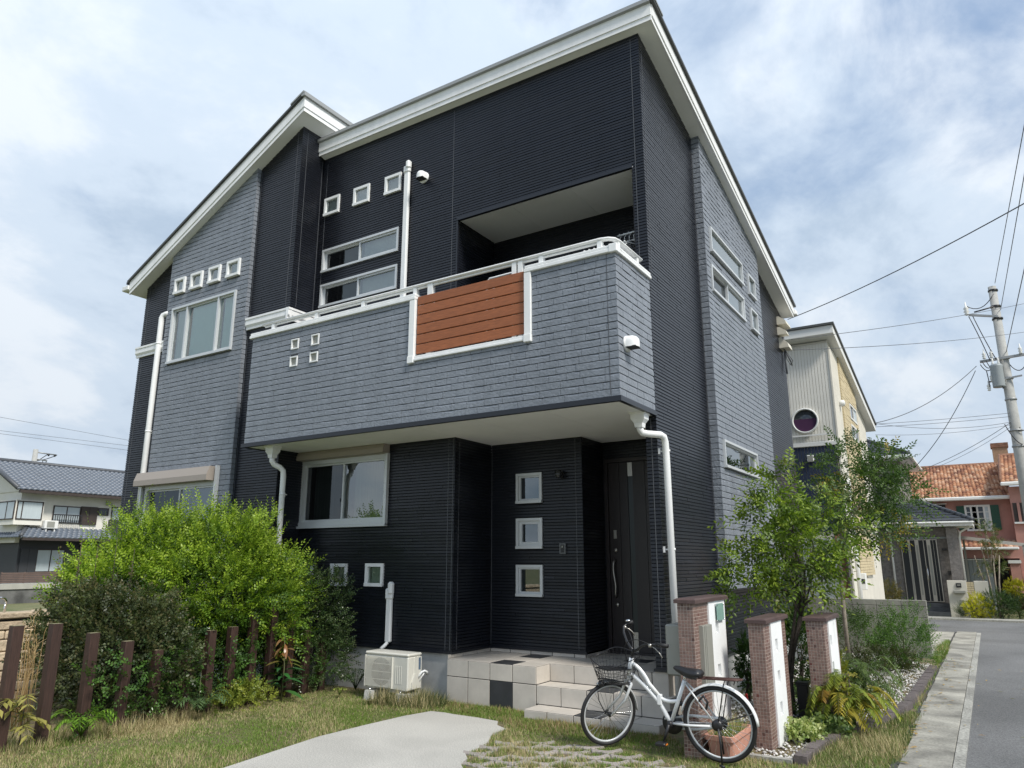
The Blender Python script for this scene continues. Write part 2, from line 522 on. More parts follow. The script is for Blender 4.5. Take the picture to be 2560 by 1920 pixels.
# ================================================================== THE HOUSE
house = thing('house', 'large black and slate grey house with a balcony of brown boards and white sloping roofs', 'house', (-7.4, 10.5, 0))
XW, YF, YB, YP, YW, XG = -2.80, 7.24, 6.33, 6.71, 6.78, -2.696   # right wall, front wall, balcony, grey panel, wing front, grey bay
def zr(y): return 7.80 - 0.2468 * (y - 7.24)       # soffit of the main roof
def zl(x): return 8.163 + 0.5 * (x + 8.2)          # soffit of the wing's roof

PIECES = []        # (size in view, kind, wall object, geometry)
CAMP = Vector((0, 0, 1.55))

def cut(iv, a, b):
    out = []
    for (p, q) in iv:
        if b <= p or a >= q: out.append((p, q)); continue
        if a > p: out.append((p, a))
        if b < q: out.append((b, q))
    return out

def courses(F, wall, u0, u1, z0, z1, style, holes=(), top=None, zref=0.5):
    if style == 'brick': pitch, gap, lo, hi, pr = 0.0758, 0.0055, .15, .30, .0
    else: pitch, gap, lo, hi, pr = 0.0379, 0.0065, .28, .95, .0
    n = Vector(W3(F, 0, 0, 1)) - Vector(W3(F, 0, 0, 0))
    k0 = math.floor((z0 - zref) / pitch)
    k = k0
    while True:
        za = zref + k * pitch; zb = za + pitch - gap; k += 1
        if za >= z1 - .004: break
        za2, zb2 = max(za, z0), min(zb, z1)
        if zb2 - za2 < .008: continue
        iv = [(u0, u1)]
        for (ha, hb, hc, hd) in holes:
            if min(zb2, hd) - max(za2, hc) > .35 * (zb2 - za2): iv = cut(iv, ha, hb)
        if top:
            nv = []
            for (a, b) in iv:
                ta, tb = top(a), top(b)
                if ta < za2 and tb < za2: continue
                if ta < za2: a = a + (b - a) * (za2 - ta) / (tb - ta)
                elif tb < za2: b = a + (b - a) * (za2 - ta) / (tb - ta)
                nv.append((a, b))
            iv = nv
        for (a, b) in iv:
            u = a; first = True
            while u < b - .02:
                L = rng.uniform(lo, hi)
                if first: L *= rng.uniform(.35, 1); first = False
                e = u + L
                if b - e < lo * .4: e = b
                e = min(e, b)
                c = Vector(W3(F, (u + e) / 2, (za2 + zb2) / 2, 0))
                d = c - CAMP; L2 = d.length
                size = (e - u) * (zb2 - za2) * max(0, -d.dot(n)) / L2 ** 3
                PIECES.append((size, style, wall, F, u, e - (.0036 if style == 'brick' else .0022), za2, zb2))
                u = e

def brick_geo(mb, F, u0, u1, z0, z1):
    d0, d1 = -.014, rng.uniform(-.0015, .0015)
    n = max(3, int((u1 - u0) / .028)); h = z1 - z0
    topz = []
    drop = .004
    for i in range(n + 1):
        drop = max(.002, min(.024, drop + rng.uniform(-.011, .011)))
        topz.append(z1 - drop * min(1, h / .07))
    us = [u0 + (u1 - u0) * i / n for i in range(n + 1)]
    bev = d1 - rng.uniform(.006, .0100)
    fr = [(u0, z0, d1), (u1, z0, d1)] + [(us[i], topz[i], d1) for i in range(n, -1, -1)]
    fquad(mb, F, fr)
    for i in range(n):
        fquad(mb, F, [(us[i], topz[i], d1), (us[i + 1], topz[i + 1], d1), (us[i + 1], z1, bev), (us[i], z1, bev)])
    P = lambda u, z, d: W3(F, u, z, d)
    mb.add([P(u0, z0, d0), P(u1, z0, d0), P(u1, z0, d1), P(u0, z0, d1)], [(0, 1, 2, 3)])
    mb.add([P(u0, z1, d0), P(u1, z1, d0), P(u1, z1, bev), P(u0, z1, bev)], [(0, 1, 2, 3)])
    mb.add([P(u0, z0, d0), P(u0, z0, d1), P(u0, topz[0], d1), P(u0, z1, bev), P(u0, z1, d0)], [(0, 1, 2, 3, 4)])
    mb.add([P(u1, z0, d0), P(u1, z0, d1), P(u1, topz[-1], d1), P(u1, z1, bev), P(u1, z1, d0)], [(0, 1, 2, 3, 4)])

def plank_geo(mb, F, u0, u1, z0, z1):
    d0, d1 = -.010, rng.uniform(-.0016, .0012)
    t = .004; tilt = rng.uniform(-.0008, .0014)
    P = lambda u, z, d: W3(F, u, z, d)
    v = [P(u0, z0, d0), P(u1, z0, d0), P(u1, z1, d0), P(u0, z1, d0),
         P(u0, z0, d1 + tilt), P(u1, z0, d1 + tilt), P(u1, z1 - t, d1), P(u0, z1 - t, d1), P(u1, z1, d1 - t), P(u0, z1, d1 - t)]
    n0 = len(mb.v)
    mb.add(v, [])
    fquad(mb, F, [(u0, z0, d1 + tilt), (u1, z0, d1 + tilt), (u1, z1 - t, d1), (u0, z1 - t, d1)])
    fquad(mb, F, [(u0, z1 - t, d1), (u1, z1 - t, d1), (u1, z1, d1 - t), (u0, z1, d1 - t)])
    mb.add(v, [(0, 1, 5, 4), (3, 2, 8, 9), (0, 4, 7, 9, 3), (1, 2, 8, 6, 5)])

def wall_sheet(F, u0, u1, z0, z1, holes=(), top=None, mat='siding_back', depth=.16, name='wall'):
    """backing sheet 12 mm behind the cladding, with openings that have reveals"""
    mb = MB(); d = -.012
    us = sorted({u0, u1, *[h for q in holes for h in q[:2] if u0 < h < u1]})
    zs = sorted({z0, z1, *[h for q in holes for h in q[2:] if z0 < h < z1]})
    for i in range(len(us) - 1):
        for j in range(len(zs) - 1):
            cu, cz = (us[i] + us[i + 1]) / 2, (zs[j] + zs[j + 1]) / 2
            if any(a < cu < b and c < cz < e for (a, b, c, e) in holes): continue
            fquad(mb, F, [(us[i], zs[j], d), (us[i + 1], zs[j], d), (us[i + 1], zs[j + 1], d), (us[i], zs[j + 1], d)])
    if top:
        fquad(mb, F, [(u0, z1, d), (u1, z1, d), (u1, max(z1 + .001, top(u1) + .05), d), (u0, max(z1 + .001, top(u0) + .05), d)])
    return mb.build(name, M[mat], house)

def glow_rect(*a): pass

def window(F, u0, u1, z0, z1, fw=.032, proud=.018, frame='alu', panes=None, glass='glass', back='dark', curtains=(), sash=.026, plain=False, parent=house, name='window', depth=.30):
    """frame mesh is the part; sashes, panes, curtains are its children. panes: list of (ua, ub, offset, glassname)"""
    mb = MB()
    fbox(mb, F, u0, u1, z0, z0 + fw, -.06, proud + .012); fbox(mb, F, u0, u1, z1 - fw, z1, -.06, proud)
    fbox(mb, F, u0, u0 + fw, z0 + fw, z1 - fw, -.06, proud - .001); fbox(mb, F, u1 - fw, u1, z0 + fw, z1 - fw, -.06, proud - .001)
    w = mb.build(name, M[frame], parent)
    iu0, iu1, iz0, iz1 = u0 + fw, u1 - fw, z0 + fw, z1 - fw
    panes = panes or [(iu0, iu1, 0, glass)]
    for (a, b, off, g) in panes:
        d = -.018 - off + (.022 if plain else 0)
        if not plain:
            s = MB()
            fbox(s, F, a, b, iz0, iz0 + sash * 1.25, d - .022, d + .012); fbox(s, F, a, b, iz1 - sash, iz1, d - .022, d + .012)
            fbox(s, F, a, a + sash, iz0 + sash * 1.25, iz1 - sash, d - .021, d + .011); fbox(s, F, b - sash, b, iz0 + sash * 1.25, iz1 - sash, d - .021, d + .011)
            s.build('sash', M[frame], w)
        e = 0 if plain else sash * .8
        p = MB(); fquad(p, F, [(a + e, iz0 + e, d - .008), (b - e, iz0 + e, d - .008), (b - e, iz1 - e, d - .008), (a + e, iz1 - e, d - .008)])
        p.build('pane', M[g], w)
    r = MB()        # the dark room behind
    for q in ([(iu0, iz0, -.06), (iu1, iz0, -.06), (iu1, iz0, -depth), (iu0, iz0, -depth)], [(iu0, iz1, -.06), (iu1, iz1, -.06), (iu1, iz1, -depth), (iu0, iz1, -depth)],
              [(iu0, iz0, -.06), (iu0, iz1, -.06), (iu0, iz1, -depth), (iu0, iz0, -depth)], [(iu1, iz0, -.06), (iu1, iz1, -.06), (iu1, iz1, -depth), (iu1, iz0, -depth)],
              [(iu0, iz0, -depth), (iu1, iz0, -depth), (iu1, iz1, -depth), (iu0, iz1, -depth)]):
        r.add([W3(F, *p) for p in q], [(0, 1, 2, 3)])
    r.build('room_recess', M['inside'], w)
    for (a, b, cm, dd) in curtains:
        c = MB(); n = max(2, int((b - a) / .035)); vs = []
        for i in range(n + 1):
            u = a + (b - a) * i / n; o = .012 * (1 if i % 2 else -1)
            vs += [W3(F, u, iz0, -dd + o), W3(F, u, iz1, -dd + o)]
        c.add(vs, [(2 * i, 2 * i + 2, 2 * i + 3, 2 * i + 1) for i in range(n)], 0, smooth=True)
        c.build('curtain_or_dark_sheet', M[cm], w)  # entrance windows: not cloth but a sheet painted with the room's darkness
    return w

def sealant(F, u, z0, z1, w=.007, d=.0012):
    mb = MB(); fbox(mb, F, u - w / 2, u + w / 2, z0, z1, -.006, d + .0012)
    return mb.build('sealant_strip', M['sealant'], house)

# ---- window lists (u0, u1, z0, z1)
W_long1 = (-8.087, -6.54, 5.832, 6.208); W_long2 = (-8.085, -6.54, 5.262, 5.636)
W_sq = [(-8.111, -7.783, 6.782, 7.082), (-7.482, -7.155, 6.782, 7.078), (-6.845, -6.53, 6.78, 7.076)]
W_shut = (-8.21, -6.567, 2.018, 2.935)
W_low = [(-8.165, -7.86, 1.222, 1.51), (-7.525, -7.213, 1.22, 1.51), (-6.882, -6.57, 1.226, 1.514)]
W_big = (-11.036, -9.374, 4.688, 5.66)
W_wsq = [(-11.048, -10.76, 5.905, 6.182), (-10.605, -10.293, 5.90, 6.184), (-10.126, -9.829, 5.905, 6.186), (-9.661, -9.344, 5.905, 6.184)]
W_wshut = (-11.22, -9.42, .9, 2.69)
W_ent = [(-5.066, -4.679, 2.262, 2.646), (-5.066, -4.678, 1.694, 2.074), (-5.067, -4.678, 1.114, 1.497)]
W_bay = [(9.29, 10.872, 5.682, 6.052), (9.26, 10.868, 5.095, 5.487), (11.20, 11.61, 5.664, 6.017), (11.205, 11.604, 5.08, 5.44), (9.255, 10.88, 2.705, 3.065), (11.36, 11.70, 1.78, 2.78)]
RECESS = (-5.49, -2.95, 3.42, 6.05)
DOOR = (-4.075, -3.13, .445, 2.82)

def shrink(w, e=.012): return (w[0] + e, w[1] - e, w[2] + e, w[3] - e)
def hole_list(ws): return [shrink(w) for w in ws]

# ---- front wall, upper and lower
F1 = FY(YF)
hs = hole_list([W_long1, W_long2, *W_sq]) + [RECESS]
w1 = wall_sheet(F1, -8.2, XW + .0, 3.42, 7.82, hs)
courses(F1, w1, -8.195, XW, 3.42, 7.83, 'plank', [W_long1, W_long2, *W_sq, RECESS])
hs = hole_list([W_shut, *W_low])
w2 = wall_sheet(F1, -8.2, -5.46, .5, 3.06, hs)
courses(F1, w2, -8.195, -5.46, .5, 3.05, 'plank', [W_shut, *W_low])
# returns and entry
F2 = FX(-5.46); w3 = wall_sheet(F2, YF, 8.05, .5, 3.06); courses(F2, w3, YF + .012, 8.05, .5, 3.05, 'plank')
F3 = FY(8.05); w4 = wall_sheet(F3, -5.46, -4.11, .5, 3.06, hole_list(W_ent)); courses(F3, w4, -5.46, -4.11, .5, 3.05, 'plank', W_ent)
F4 = FX(-4.11); w5 = wall_sheet(F4, 8.05, 8.65, .5, 3.06); courses(F4, w5, 8.062, 8.65, .5, 3.05, 'plank')
F5 = FY(8.65); w6 = wall_sheet(F5, -4.11, -2.93, .44, 3.06, [DOOR]); courses(F5, w6, -4.11, -2.93, .44, 3.05, 'plank', [DOOR])
# corner pier beside the entrance and the long right wall
F6 = FY(YF); w7 = wall_sheet(F6, -2.925, XW, .5, 3.05); courses(F6, w7, -2.925, XW, .5, 3.04, 'plank')
F6b = ('x', -2.925, -1); w7b = wall_sheet(F6b, YF, 8.65, .44, 3.06); courses(F6b, w7b, YF + .012, 8.65, .44, 3.05, 'plank')
F7 = FX(XW)
bay_hole = (9.09, 11.99, 1.225, 9.0)
w8 = wall_sheet(F7, YF, 14.1, .47, 6.1, top=zr)
courses(F7, w8, YF + .001, 14.1, .47, 7.83, 'plank', [bay_hole], zr)
# wing
F8 = FY(YW)
panel = (-11.215, -9.14, .3, 9)
w9 = wall_sheet(F8, -12.02, -8.2, .5, 6.25, [(-11.2, -9.15, .5, 6.25)], zl)
courses(F8, w9, -12.02, -8.2, .5, 8.2, 'plank', [panel], zl)
F9 = FX(-8.2); w10 = wall_sheet(F9, YW, 9.2, .5, 8.2); courses(F9, w10, YW + .001, 9.2, .5, 8.17, 'plank', [(YF, 9.3, 0, 7.8)])
# recess behind the balcony
F10 = FX(-5.49); w11 = wall_sheet(F10, YF, 8.13, 3.4, 6.06); courses(F10, w11, YF + .012, 8.13, 3.4, 6.04, 'plank')
F11 = FY(8.13); w12 = wall_sheet(F11, -5.49, -2.95, 3.4, 6.06); courses(F11, w12, -5.49, -2.95, 3.4, 6.04, 'plank')
# grey brick panel of the wing
F12 = FY(YP)
hw = hole_list([W_big, *W_wsq, W_wshut])
b1 = wall_sheet(F12, -11.22, -9.13, .3, 6.6, hw, zl, 'brick_back')
courses(F12, b1, -11.22, -9.13, .3, 8.0, 'brick', [W_big, *W_wsq, W_wshut], zl)
F13 = FX(-9.13); b2 = wall_sheet(F13, YP, YW, .3, 7.66, mat='brick_back'); courses(F13, b2, YP + .001, YW, .3, 7.70, 'brick')
mb = MB(); mb.box((-11.22, YP + .012, .3), (-11.205, YW, 6.6)); mb.box((-9.145, YP + .014, .3), (-9.144, YW, 7.6)); mb.build('panel_edge', M['brick_back'], house)
# grey brick bay of the right wall
F14 = FX(XG)
b3 = wall_sheet(F14, 9.08, 12.0, 1.205, 6.55, hole_list(W_bay), zr, 'brick_back')
courses(F14, b3, 9.081, 12.0, 1.21, 7.5, 'brick', W_bay, zr)
F15 = FY(9.08); b4 = wall_sheet(F15, XW, XG, 1.205, 7.36, mat='brick_back'); courses(F15, b4, XW, XG, 1.21, 7.38, 'brick')
mb = MB(); mb.box((XW - .01, 9.095, 1.19), (XG - .002, 11.995, 1.204)); mb.build('bay_underside', M['beam'], house)

# ---- balcony
balcony = None
mb = MB()
NOTCH = (-5.487, -3.79, 3.832, 4.9)
mb.box((-8.38, YB + .013, 3.06), (-5.487, 6.47, 4.60)); mb.box((-3.79, YB + .013, 3.06), (XW - .013, 6.47, 4.60)); mb.box((-5.487, YB + .013, 3.06), (-3.79, 6.47, 3.83))
mb.box((-2.94, 6.47, 3.06), (XW - .013, YF + .02, 4.60)); mb.box((-8.38, 6.47, 3.06), (-8.24, YW - .002, 4.60))
mb.box((-8.19, 6.47, 3.12), (-2.94, 8.64, 3.40))
balcony = mb.build('balcony', M['brick_back'], house)
F16 = FY(YB); courses(F16, balcony, -8.38, XW, 3.103, 4.60, 'brick', [NOTCH, (-7.562, -7.42, 4.304, 4.446), (-7.174, -7.033, 4.30, 4.447), (-7.564, -7.423, 4.064, 4.202), (-7.183, -7.038, 4.067, 4.203)], zref=3.103)
courses(F7, balcony, YB + .001, YF - .003, 3.103, 4.60, 'brick', zref=3.103)
# vent squares through the parapet
for (a, b, c, d) in [(-7.562, -7.42, 4.304, 4.446), (-7.174, -7.033, 4.30, 4.447), (-7.564, -7.423, 4.064, 4.202), (-7.183, -7.038, 4.067, 4.203)]:
    mb = MB(); t = .016
    fbox(mb, F16, a, b, c, c + t, -.10, .014); fbox(mb, F16, a, b, d - t, d, -.10, .014); fbox(mb, F16, a, a + t, c + t, d - t, -.10, .013); fbox(mb, F16, b - t, b, c + t, d - t, -.10, .013)
    o = mb.build('parapet_opening', M['vinyl'], balcony)
    mb = MB(); fquad(mb, F16, [(a + t, c + t, -.0115), (b - t, c + t, -.0115), (b - t, d - t, -.0115), (a + t, d - t, -.0115)])
    mb.build('opening_back', M['greybox'], balcony)
# flashing at the balcony's foot, soffit panels
mb = MB(); mb.box((-8.42, YB - .020, 3.045), (XW + .018, YB + .03, 3.098)); mb.box((XW - .03, YB + .03, 3.046), (XW + .017, YF + .0, 3.097))
mb.box((-8.42, YB + .03, 3.046), (-8.39, YW - .002, 3.097)); mb.build('flashing', M['beam'], balcony)
sx = [-8.385, -7.30, -6.40, -5.47, -4.60, -3.70, -2.835]
for a, b in zip(sx, sx[1:]):
    y1 = YW - .003 if a < -8.2 else (YF - .003 if b <= -5.4 else 8.645)
    mb = MB(); mb.box((a + .002, YB + .035, 3.058), (b - .002, 8.645, 3.072)); mb.build('soffit_panel', M['soffit'], balcony)
# coping, trims
def coping(mb, a, b):
    (x0, y0, z0), (x1, y1, z1) = a, b
    mb.rbox(a, b, .006)
mb = MB(); mb.rbox((-8.43, YB - .028, 4.592), (-5.40, 6.49, 4.635), .006); mb.rbox((-8.425, YB - .018, 4.636), (-5.405, 6.485, 4.672), .008); mb.build('coping', M['vinyl'], balcony)
mb = MB(); mb.rbox((-3.875, YB - .028, 4.592), (-2.775, 6.49, 4.635), .006); mb.rbox((-3.872, YB - .018, 4.636), (-2.78, 6.485, 4.672), .008); mb.build('coping', M['vinyl'], balcony)
mb = MB(); mb.rbox((-2.955, 6.491, 4.592), (-2.773, YF - .002, 4.635), .006); mb.rbox((-2.95, 6.487, 4.636), (-2.782, YF - .002, 4.672), .008); mb.build('coping', M['vinyl'], balcony)
mb = MB(); mb.rbox((-2.86, YB - .032, 4.586), (-2.77, YB + .06, 4.678), .006); mb.build('coping_corner', M['vinyl'], balcony)
for (x0, x1) in ((-5.487, -5.40), (-3.875, -3.79)):
    mb = MB(); mb.rbox((x0, YB - .024, 3.888), (x1, 6.48, 4.591), .005); mb.build('opening_trim', M['vinyl'], balcony)
    mb = MB(); mb.rbox((x0 - .004, YB - .034, 3.80), (x1 + .004, 6.485, 3.888), .006); mb.build('trim_corner', M['vinyl'], balcony)
mb = MB(); mb.rbox((-5.399, YB - .026, 3.822), (-3.876, 6.48, 3.852), .005); mb.rbox((-5.399, YB - .016, 3.853), (-3.876, 6.475, 3.884), .005); mb.build('opening_sill', M['vinyl'], balcony)
zb = [3.907, 4.027, 4.149, 4.271, 4.393, 4.514, 4.630]
for a, b in zip(zb, zb[1:]):
    mb = MB(); mb.rbox((-5.388, YB + .008, a + .005), (-3.888, YB + .034, b - .005), .005); mb.build('board', M['wood'], balcony)
# handrail
hy = YB + .055
path = [(-8.24, hy, 4.785)] + [(x, hy, 4.785) for x in (-7, -6, -5, -4)] + [(-2.98, hy, 4.785), (-2.905, hy + .02, 4.785), (-2.862, hy + .06, 4.785), (-2.85, hy + .13, 4.785), (-2.85, 7.10, 4.785)]
mb = MB(); mb.tube(path, .038, 10, flat=.5); mb.tube([(-8.2, hy, 4.752), (-2.98, hy, 4.752)], .014, 6, flat=1.1); mb.build('handrail', M['vinyl'], balcony)
for x, w_, z0 in ((-8.02, .05, 4.67), (-7.16, .05, 4.67), (-6.313, .05, 4.67), (-5.455, .05, 4.67), (-5.22, .075, 3.885), (-3.955, .055, 3.885), (-4.035, .055, 3.885), (-3.69, .05, 4.67), (-2.99, .05, 4.67)):
    mb = MB(); mb.box((x - w_ / 2, hy - .025, z0), (x + w_ / 2, hy + .03, 4.765)); mb.build('rail_post', M['vinyl'], balcony)
for y in (6.50, 6.99):
    mb = MB(); mb.box((-2.875, y - .022, 4.67), (-2.825, y + .022, 4.765)); mb.build('rail_post', M['vinyl'], balcony)
# recess ceiling and lintel
for a, b in ((-5.478, -4.66), (-4.66, -3.80), (-3.80, -2.94)):
    mb = MB(); mb.box((a + .0015, YF - .004, 6.03), (b - .0015, 8.118, 6.045)); mb.build('ceiling_panel', M['soffit'], balcony)
mb = MB(); mb.box((-5.50, YF - .016, 6.025), (-2.945, YF + .03, 6.066)); mb.box((-5.505, YF - .010, 4.66), (-5.482, YF + .02, 6.024)); mb.build('lintel_flashing', M['beam'], house)
mb = MB(); mb.box((-2.955, YF, 3.42), (-2.94, 8.13, 6.03)); mb.build('recess_side', M['siding_back'], house)

# ---- the cladding pieces: the 300 that show largest of each kind are parts, the rest is joined wall by wall
rest = {}
for style, name in (('brick', 'brick'), ('plank', 'siding_plank')):
    ps = sorted([p for p in PIECES if p[1] == style], key=lambda p: -p[0])
    for i, (size, st, wall, F, a, b, c, d) in enumerate(ps):
        if i < 300:
            mb = MB()
        else:
            mb = rest.setdefault((id(wall), st), (MB(), wall, st))[0]
        (brick_geo if st == 'brick' else plank_geo)(mb, F, a, b, c, d)
        if i < 300:
            mb.build(name, M['brick' if st == 'brick' else 'siding'], wall)
for (mb, wall, st) in rest.values():
    mb.build('brickwork' if st == 'brick' else 'siding_courses', M['brick' if st == 'brick' else 'siding'], wall, 'stuff')
# joints
for F, u, z0, z1 in ((F1, -5.585, 3.45, 7.75), (F1, -2.905, 4.7, 7.75), (F1, -8.10, 4.7, 7.7), (F1, -5.56, .52, 3.04), (F1, -5.385 - .105, .52, 3.04), (F2, 7.33, .52, 3.04), (F3, -5.452, .52, 3.04), (F3, -4.2, .52, 3.04),
                     (F6, -2.862, .52, 3.03), (F9, 6.885, 5.2, 8.1), (F8, -8.3, 5.2, 8.08), (F8, -11.92, .6, 6.28), (F9, 7.21, 5.2, 7.75), (F7, 9.05, 1.2, 7.3), (F7, 7.32, 4.7, 7.72), (F16, -2.9, 3.12, 4.58), (F8, -9.11, .6, 7.65)):
    sealant(F, u, z0, z1)

# ---- windows
def slider(F, w, curtains=(), glassL='glass_dark', glassR='glass', **kw):
    u0, u1, z0, z1 = w; m = (u0 + u1) / 2
    return window(F, u0, u1, z0, z1, panes=[(u0 + .032, m + .016, .026, glassL), (m - .016, u1 - .032, 0, glassR)], curtains=curtains, **kw)
for w in (W_long1, W_long2):
    slider(F1, w, [(w[0] + .35, w[1] - .03, 'frost', .09)])
for w in W_sq: window(F1, *w, fw=.040, proud=.022, frame='vinyl', plain=True, curtains=[(w[0] + .04, w[1] - .04, 'frost', .045)], glass='glass')
w = W_shut
sw = slider(F1, w, [(-8.16, -7.62, 'dim_curtain', .2), (-7.36, -6.62, 'dim_curtain', .2)], fw=.055)
for i, w in enumerate(W_low): window(F1, *w, fw=.042, proud=.022, frame='vinyl', plain=True, curtains=[(w[0] + .05, w[1] - .05 - .05, 'frost_green', .045)])
u0, u1, z0, z1 = W_big
window(F12, u0, u1, z0, z1, fw=.036, proud=.03, frame='alu', panes=[(u0 + .036, -10.60, 0, 'glass'), (-10.635, -9.785, .004, 'glass'), (-9.82, u1 - .036, 0, 'glass')],
       curtains=[(u0 + .05, u0 + .36, 'curtain_or_dark_sheet', .075), (-10.6, -9.8, 'blind', .075), (-9.78, u1 - .05, 'blind', .085)])
for u in (-10.617, -9.80):
    mb = MB(); fbox(mb, F12, u - .018, u + .018, z0 + .037, z1 - .037, -.05, .022); mb.build('mullion', M['alu'], house)
for w in W_wsq: window(F12, *w, fw=.040, proud=.034, frame='vinyl', plain=True, curtains=[(w[0] + .05, w[1] - .05, 'frost', .04)])
u0, u1, z0, z1 = W_wshut
ws = slider(F12, W_wshut, [(-11.1, -10.4, 'dim_curtain', .2), (-10.2, -9.5, 'dim_curtain', .22)], fw=.06)
for i, w in enumerate(W_ent): window(F3, *w, fw=.034, proud=.022, frame='alu', sash=.020 if i != 1 else .040, glass='glass', back='dark', curtains=[(w[0] + .05, w[1] - .05, 'painted_dim_room', .045)])  # no curtains here: a dark sheet paints in the unlit room
for i, w in enumerate(W_bay):
    if i == 1: slider(F14, w, glassR='glass', curtains=[(10.05, 10.83, 'frost', .08)])
    else: window(F14, *w, fw=.03, proud=.03, plain=i != 4, sash=.02, curtains=[] if i == 4 else [(w[0] + .03, w[1] - .03, 'frost', .045)])
# shutter boxes
mb = MB(); P = [(-8.26, 2.85), (-8.26, 3.056)]
mb.prism([(-8.27, YF - .004, 2.937), (-8.27, YF - .14, 2.937), (-8.27, YF - .14, 3.0), (-8.27, YF - .11, 3.054), (-8.27, YF - .004, 3.054)], (1.72, 0, 0)); mb.build('shutter_box', M['shutter'], house)
for u in (-8.255, -6.575):
    mb = MB(); mb.box((u, YF - .055, 2.0), (u + .035, YF - .004, 2.936)); mb.build('shutter_rail', M['alu'], house)
mb = MB(); mb.box((-8.22, YF - .06, 1.985), (-6.54, YF - .004, 2.015)); mb.build('shutter_sill', M['alu'], house)
mb = MB(); mb.prism([(-11.31, YP - .004, 2.692), (-11.31, YP - .17, 2.692), (-11.31, YP - .17, 2.775), (-11.31, YP - .125, 2.90), (-11.31, YP - .004, 2.90)], (1.86, 0, 0)); mb.build('shutter_box', M['shutter'], house)
for u in (-11.29, -9.415):
    mb = MB(); mb.box((u, YP - .06, .9), (u + .04, YP - .004, 2.691 if u < -10 else 2.91)); mb.build('shutter_rail', M['alu'], house)

# ---- white ledge of the wing
def ledge(mb, p0, p1, out):
    o = Vector(out)
    p0, p1 = Vector(p0), Vector(p1)
    prof = [(0, 4.965), (.030, 4.965), (.030, 5.0), (.052, 5.035), (.052, 5.105), (.062, 5.115), (.062, 5.145), (0, 5.150)]
    mb.prism([p0 + o * d + Vector((0, 0, z)) for d, z in prof], p1 - p0)
mb = MB(); ledge(mb, (-12.06, YW - .004, 0), (-11.225, YW - .004, 0), (0, -1, 0)); mb.build('ledge', M['white'], house)
mb = MB(); ledge(mb, (-9.125, YW - .004, 0), (-8.14, YW - .004, 0), (0, -1, 0)); ledge(mb, (-8.196, YW - .07, 0), (-8.196, YF - .003, 0), (1, 0, 0)); mb.build('ledge', M['white'], house)

# ---- roofs
XR, YE, YBK = -2.58, 7.126, 14.12
roof = MB()
def ry(y, dz): return zr(y) + dz
ysoff = [YE + .015, 8.9, 10.6, 12.3, YBK]
roof.prism([(-8.19, YE - .035, ry(YE - .035, .215)), (-8.19, YBK + .05, ry(YBK + .05, .215)), (-8.19, YBK + .05, ry(YBK + .05, .27)), (-8.19, YE - .035, ry(YE - .035, .27))], (XR + .03 + 8.19, 0, 0))
rf = roof.build('roof', M['roof_dark'], house)
for a, b in zip(ysoff, ysoff[1:]):
    for x0, x1 in ((-8.188, -6.8), (-6.8, -5.4), (-5.4, -4.0), (-4.0, XR - .005)):
        mb = MB(); mb.prism([(x0 + .0015, a + .0015, ry(a, 0)), (x0 + .0015, b - .0015, ry(b, 0)), (x0 + .0015, b - .0015, ry(b, .012)), (x0 + .0015, a + .0015, ry(a, .012))], (x1 - x0 - .003, 0, 0)); mb.build('soffit_panel', M['soffit'], rf)
def fascia_front(x0, x1, y, z):      # two stepped boards and a metal drip edge
    mb = MB(); mb.box((x0, y - .012, z + .055), (x1, y + .012, z + .215)); mb.box((x0, y + .0, z - .012), (x1, y + .02, z + .054)); mb.build('fascia', M['white'], rf)
    mb = MB(); mb.prism([(x0, y - .05, z + .216), (x0, y - .05, z + .262), (x0, y - .02, z + .285), (x0, y + .25, z + .285 - .06), (x0, y + .25, z + .216 - .06)], (x1 - x0, 0, 0)); mb.build('drip_edge', M['roof'], rf)
fascia_front(-8.33 + .12, XR, YE, ry(YE, 0))
mb = MB()
mb.prism([(XR - .012, YE + .013, ry(YE, .05)), (XR - .012, YBK, ry(YBK, .055)), (XR - .012, YBK, ry(YBK, .212)), (XR - .012, YE + .013, ry(YE, .21))], (.024, 0, 0))
mb.prism([(XR - .02, YE + .021, ry(YE, -.012)), (XR - .02, YBK, ry(YBK, -.012)), (XR - .02, YBK, ry(YBK, .052)), (XR - .02, YE + .021, ry(YE, .052))], (.018, 0, 0))
mb.build('fascia', M['white'], rf)
mb = MB(); mb.prism([(XR + .02, YE - .03, ry(YE - .03, .216)), (XR + .02, YBK + .05, ry(YBK + .05, .216)), (XR + .02, YBK + .05, ry(YBK + .05, .252)), (XR + .02, YE - .03, ry(YE - .03, .252))], (.03, 0, 0)); mb.build('verge_trim', M['roof_dark'], rf)
mb = MB(); mb.rbox((XR - .02, YBK - .0, ry(YBK, .05)), (XR + .05, YBK + .16, ry(YBK, .15)), .015); mb.box((-8.1, YBK + .02, ry(YBK, .06)), (XR - .021, YBK + .15, ry(YBK, .14))); mb.build('gutter', M['vinyl'], rf)
mb = MB(); mb.prism([(XR + .02, YE - .05, ry(YE - .05, .253)), (XR + .02, YE + .26, ry(YE + .26, .253)), (XR + .02, YE + .26, ry(YE + .26, .28)), (XR + .02, YE - .05, ry(YE - .05, .28))], (.04, 0, 0)); mb.build('verge_cap', M['roof'], rf)

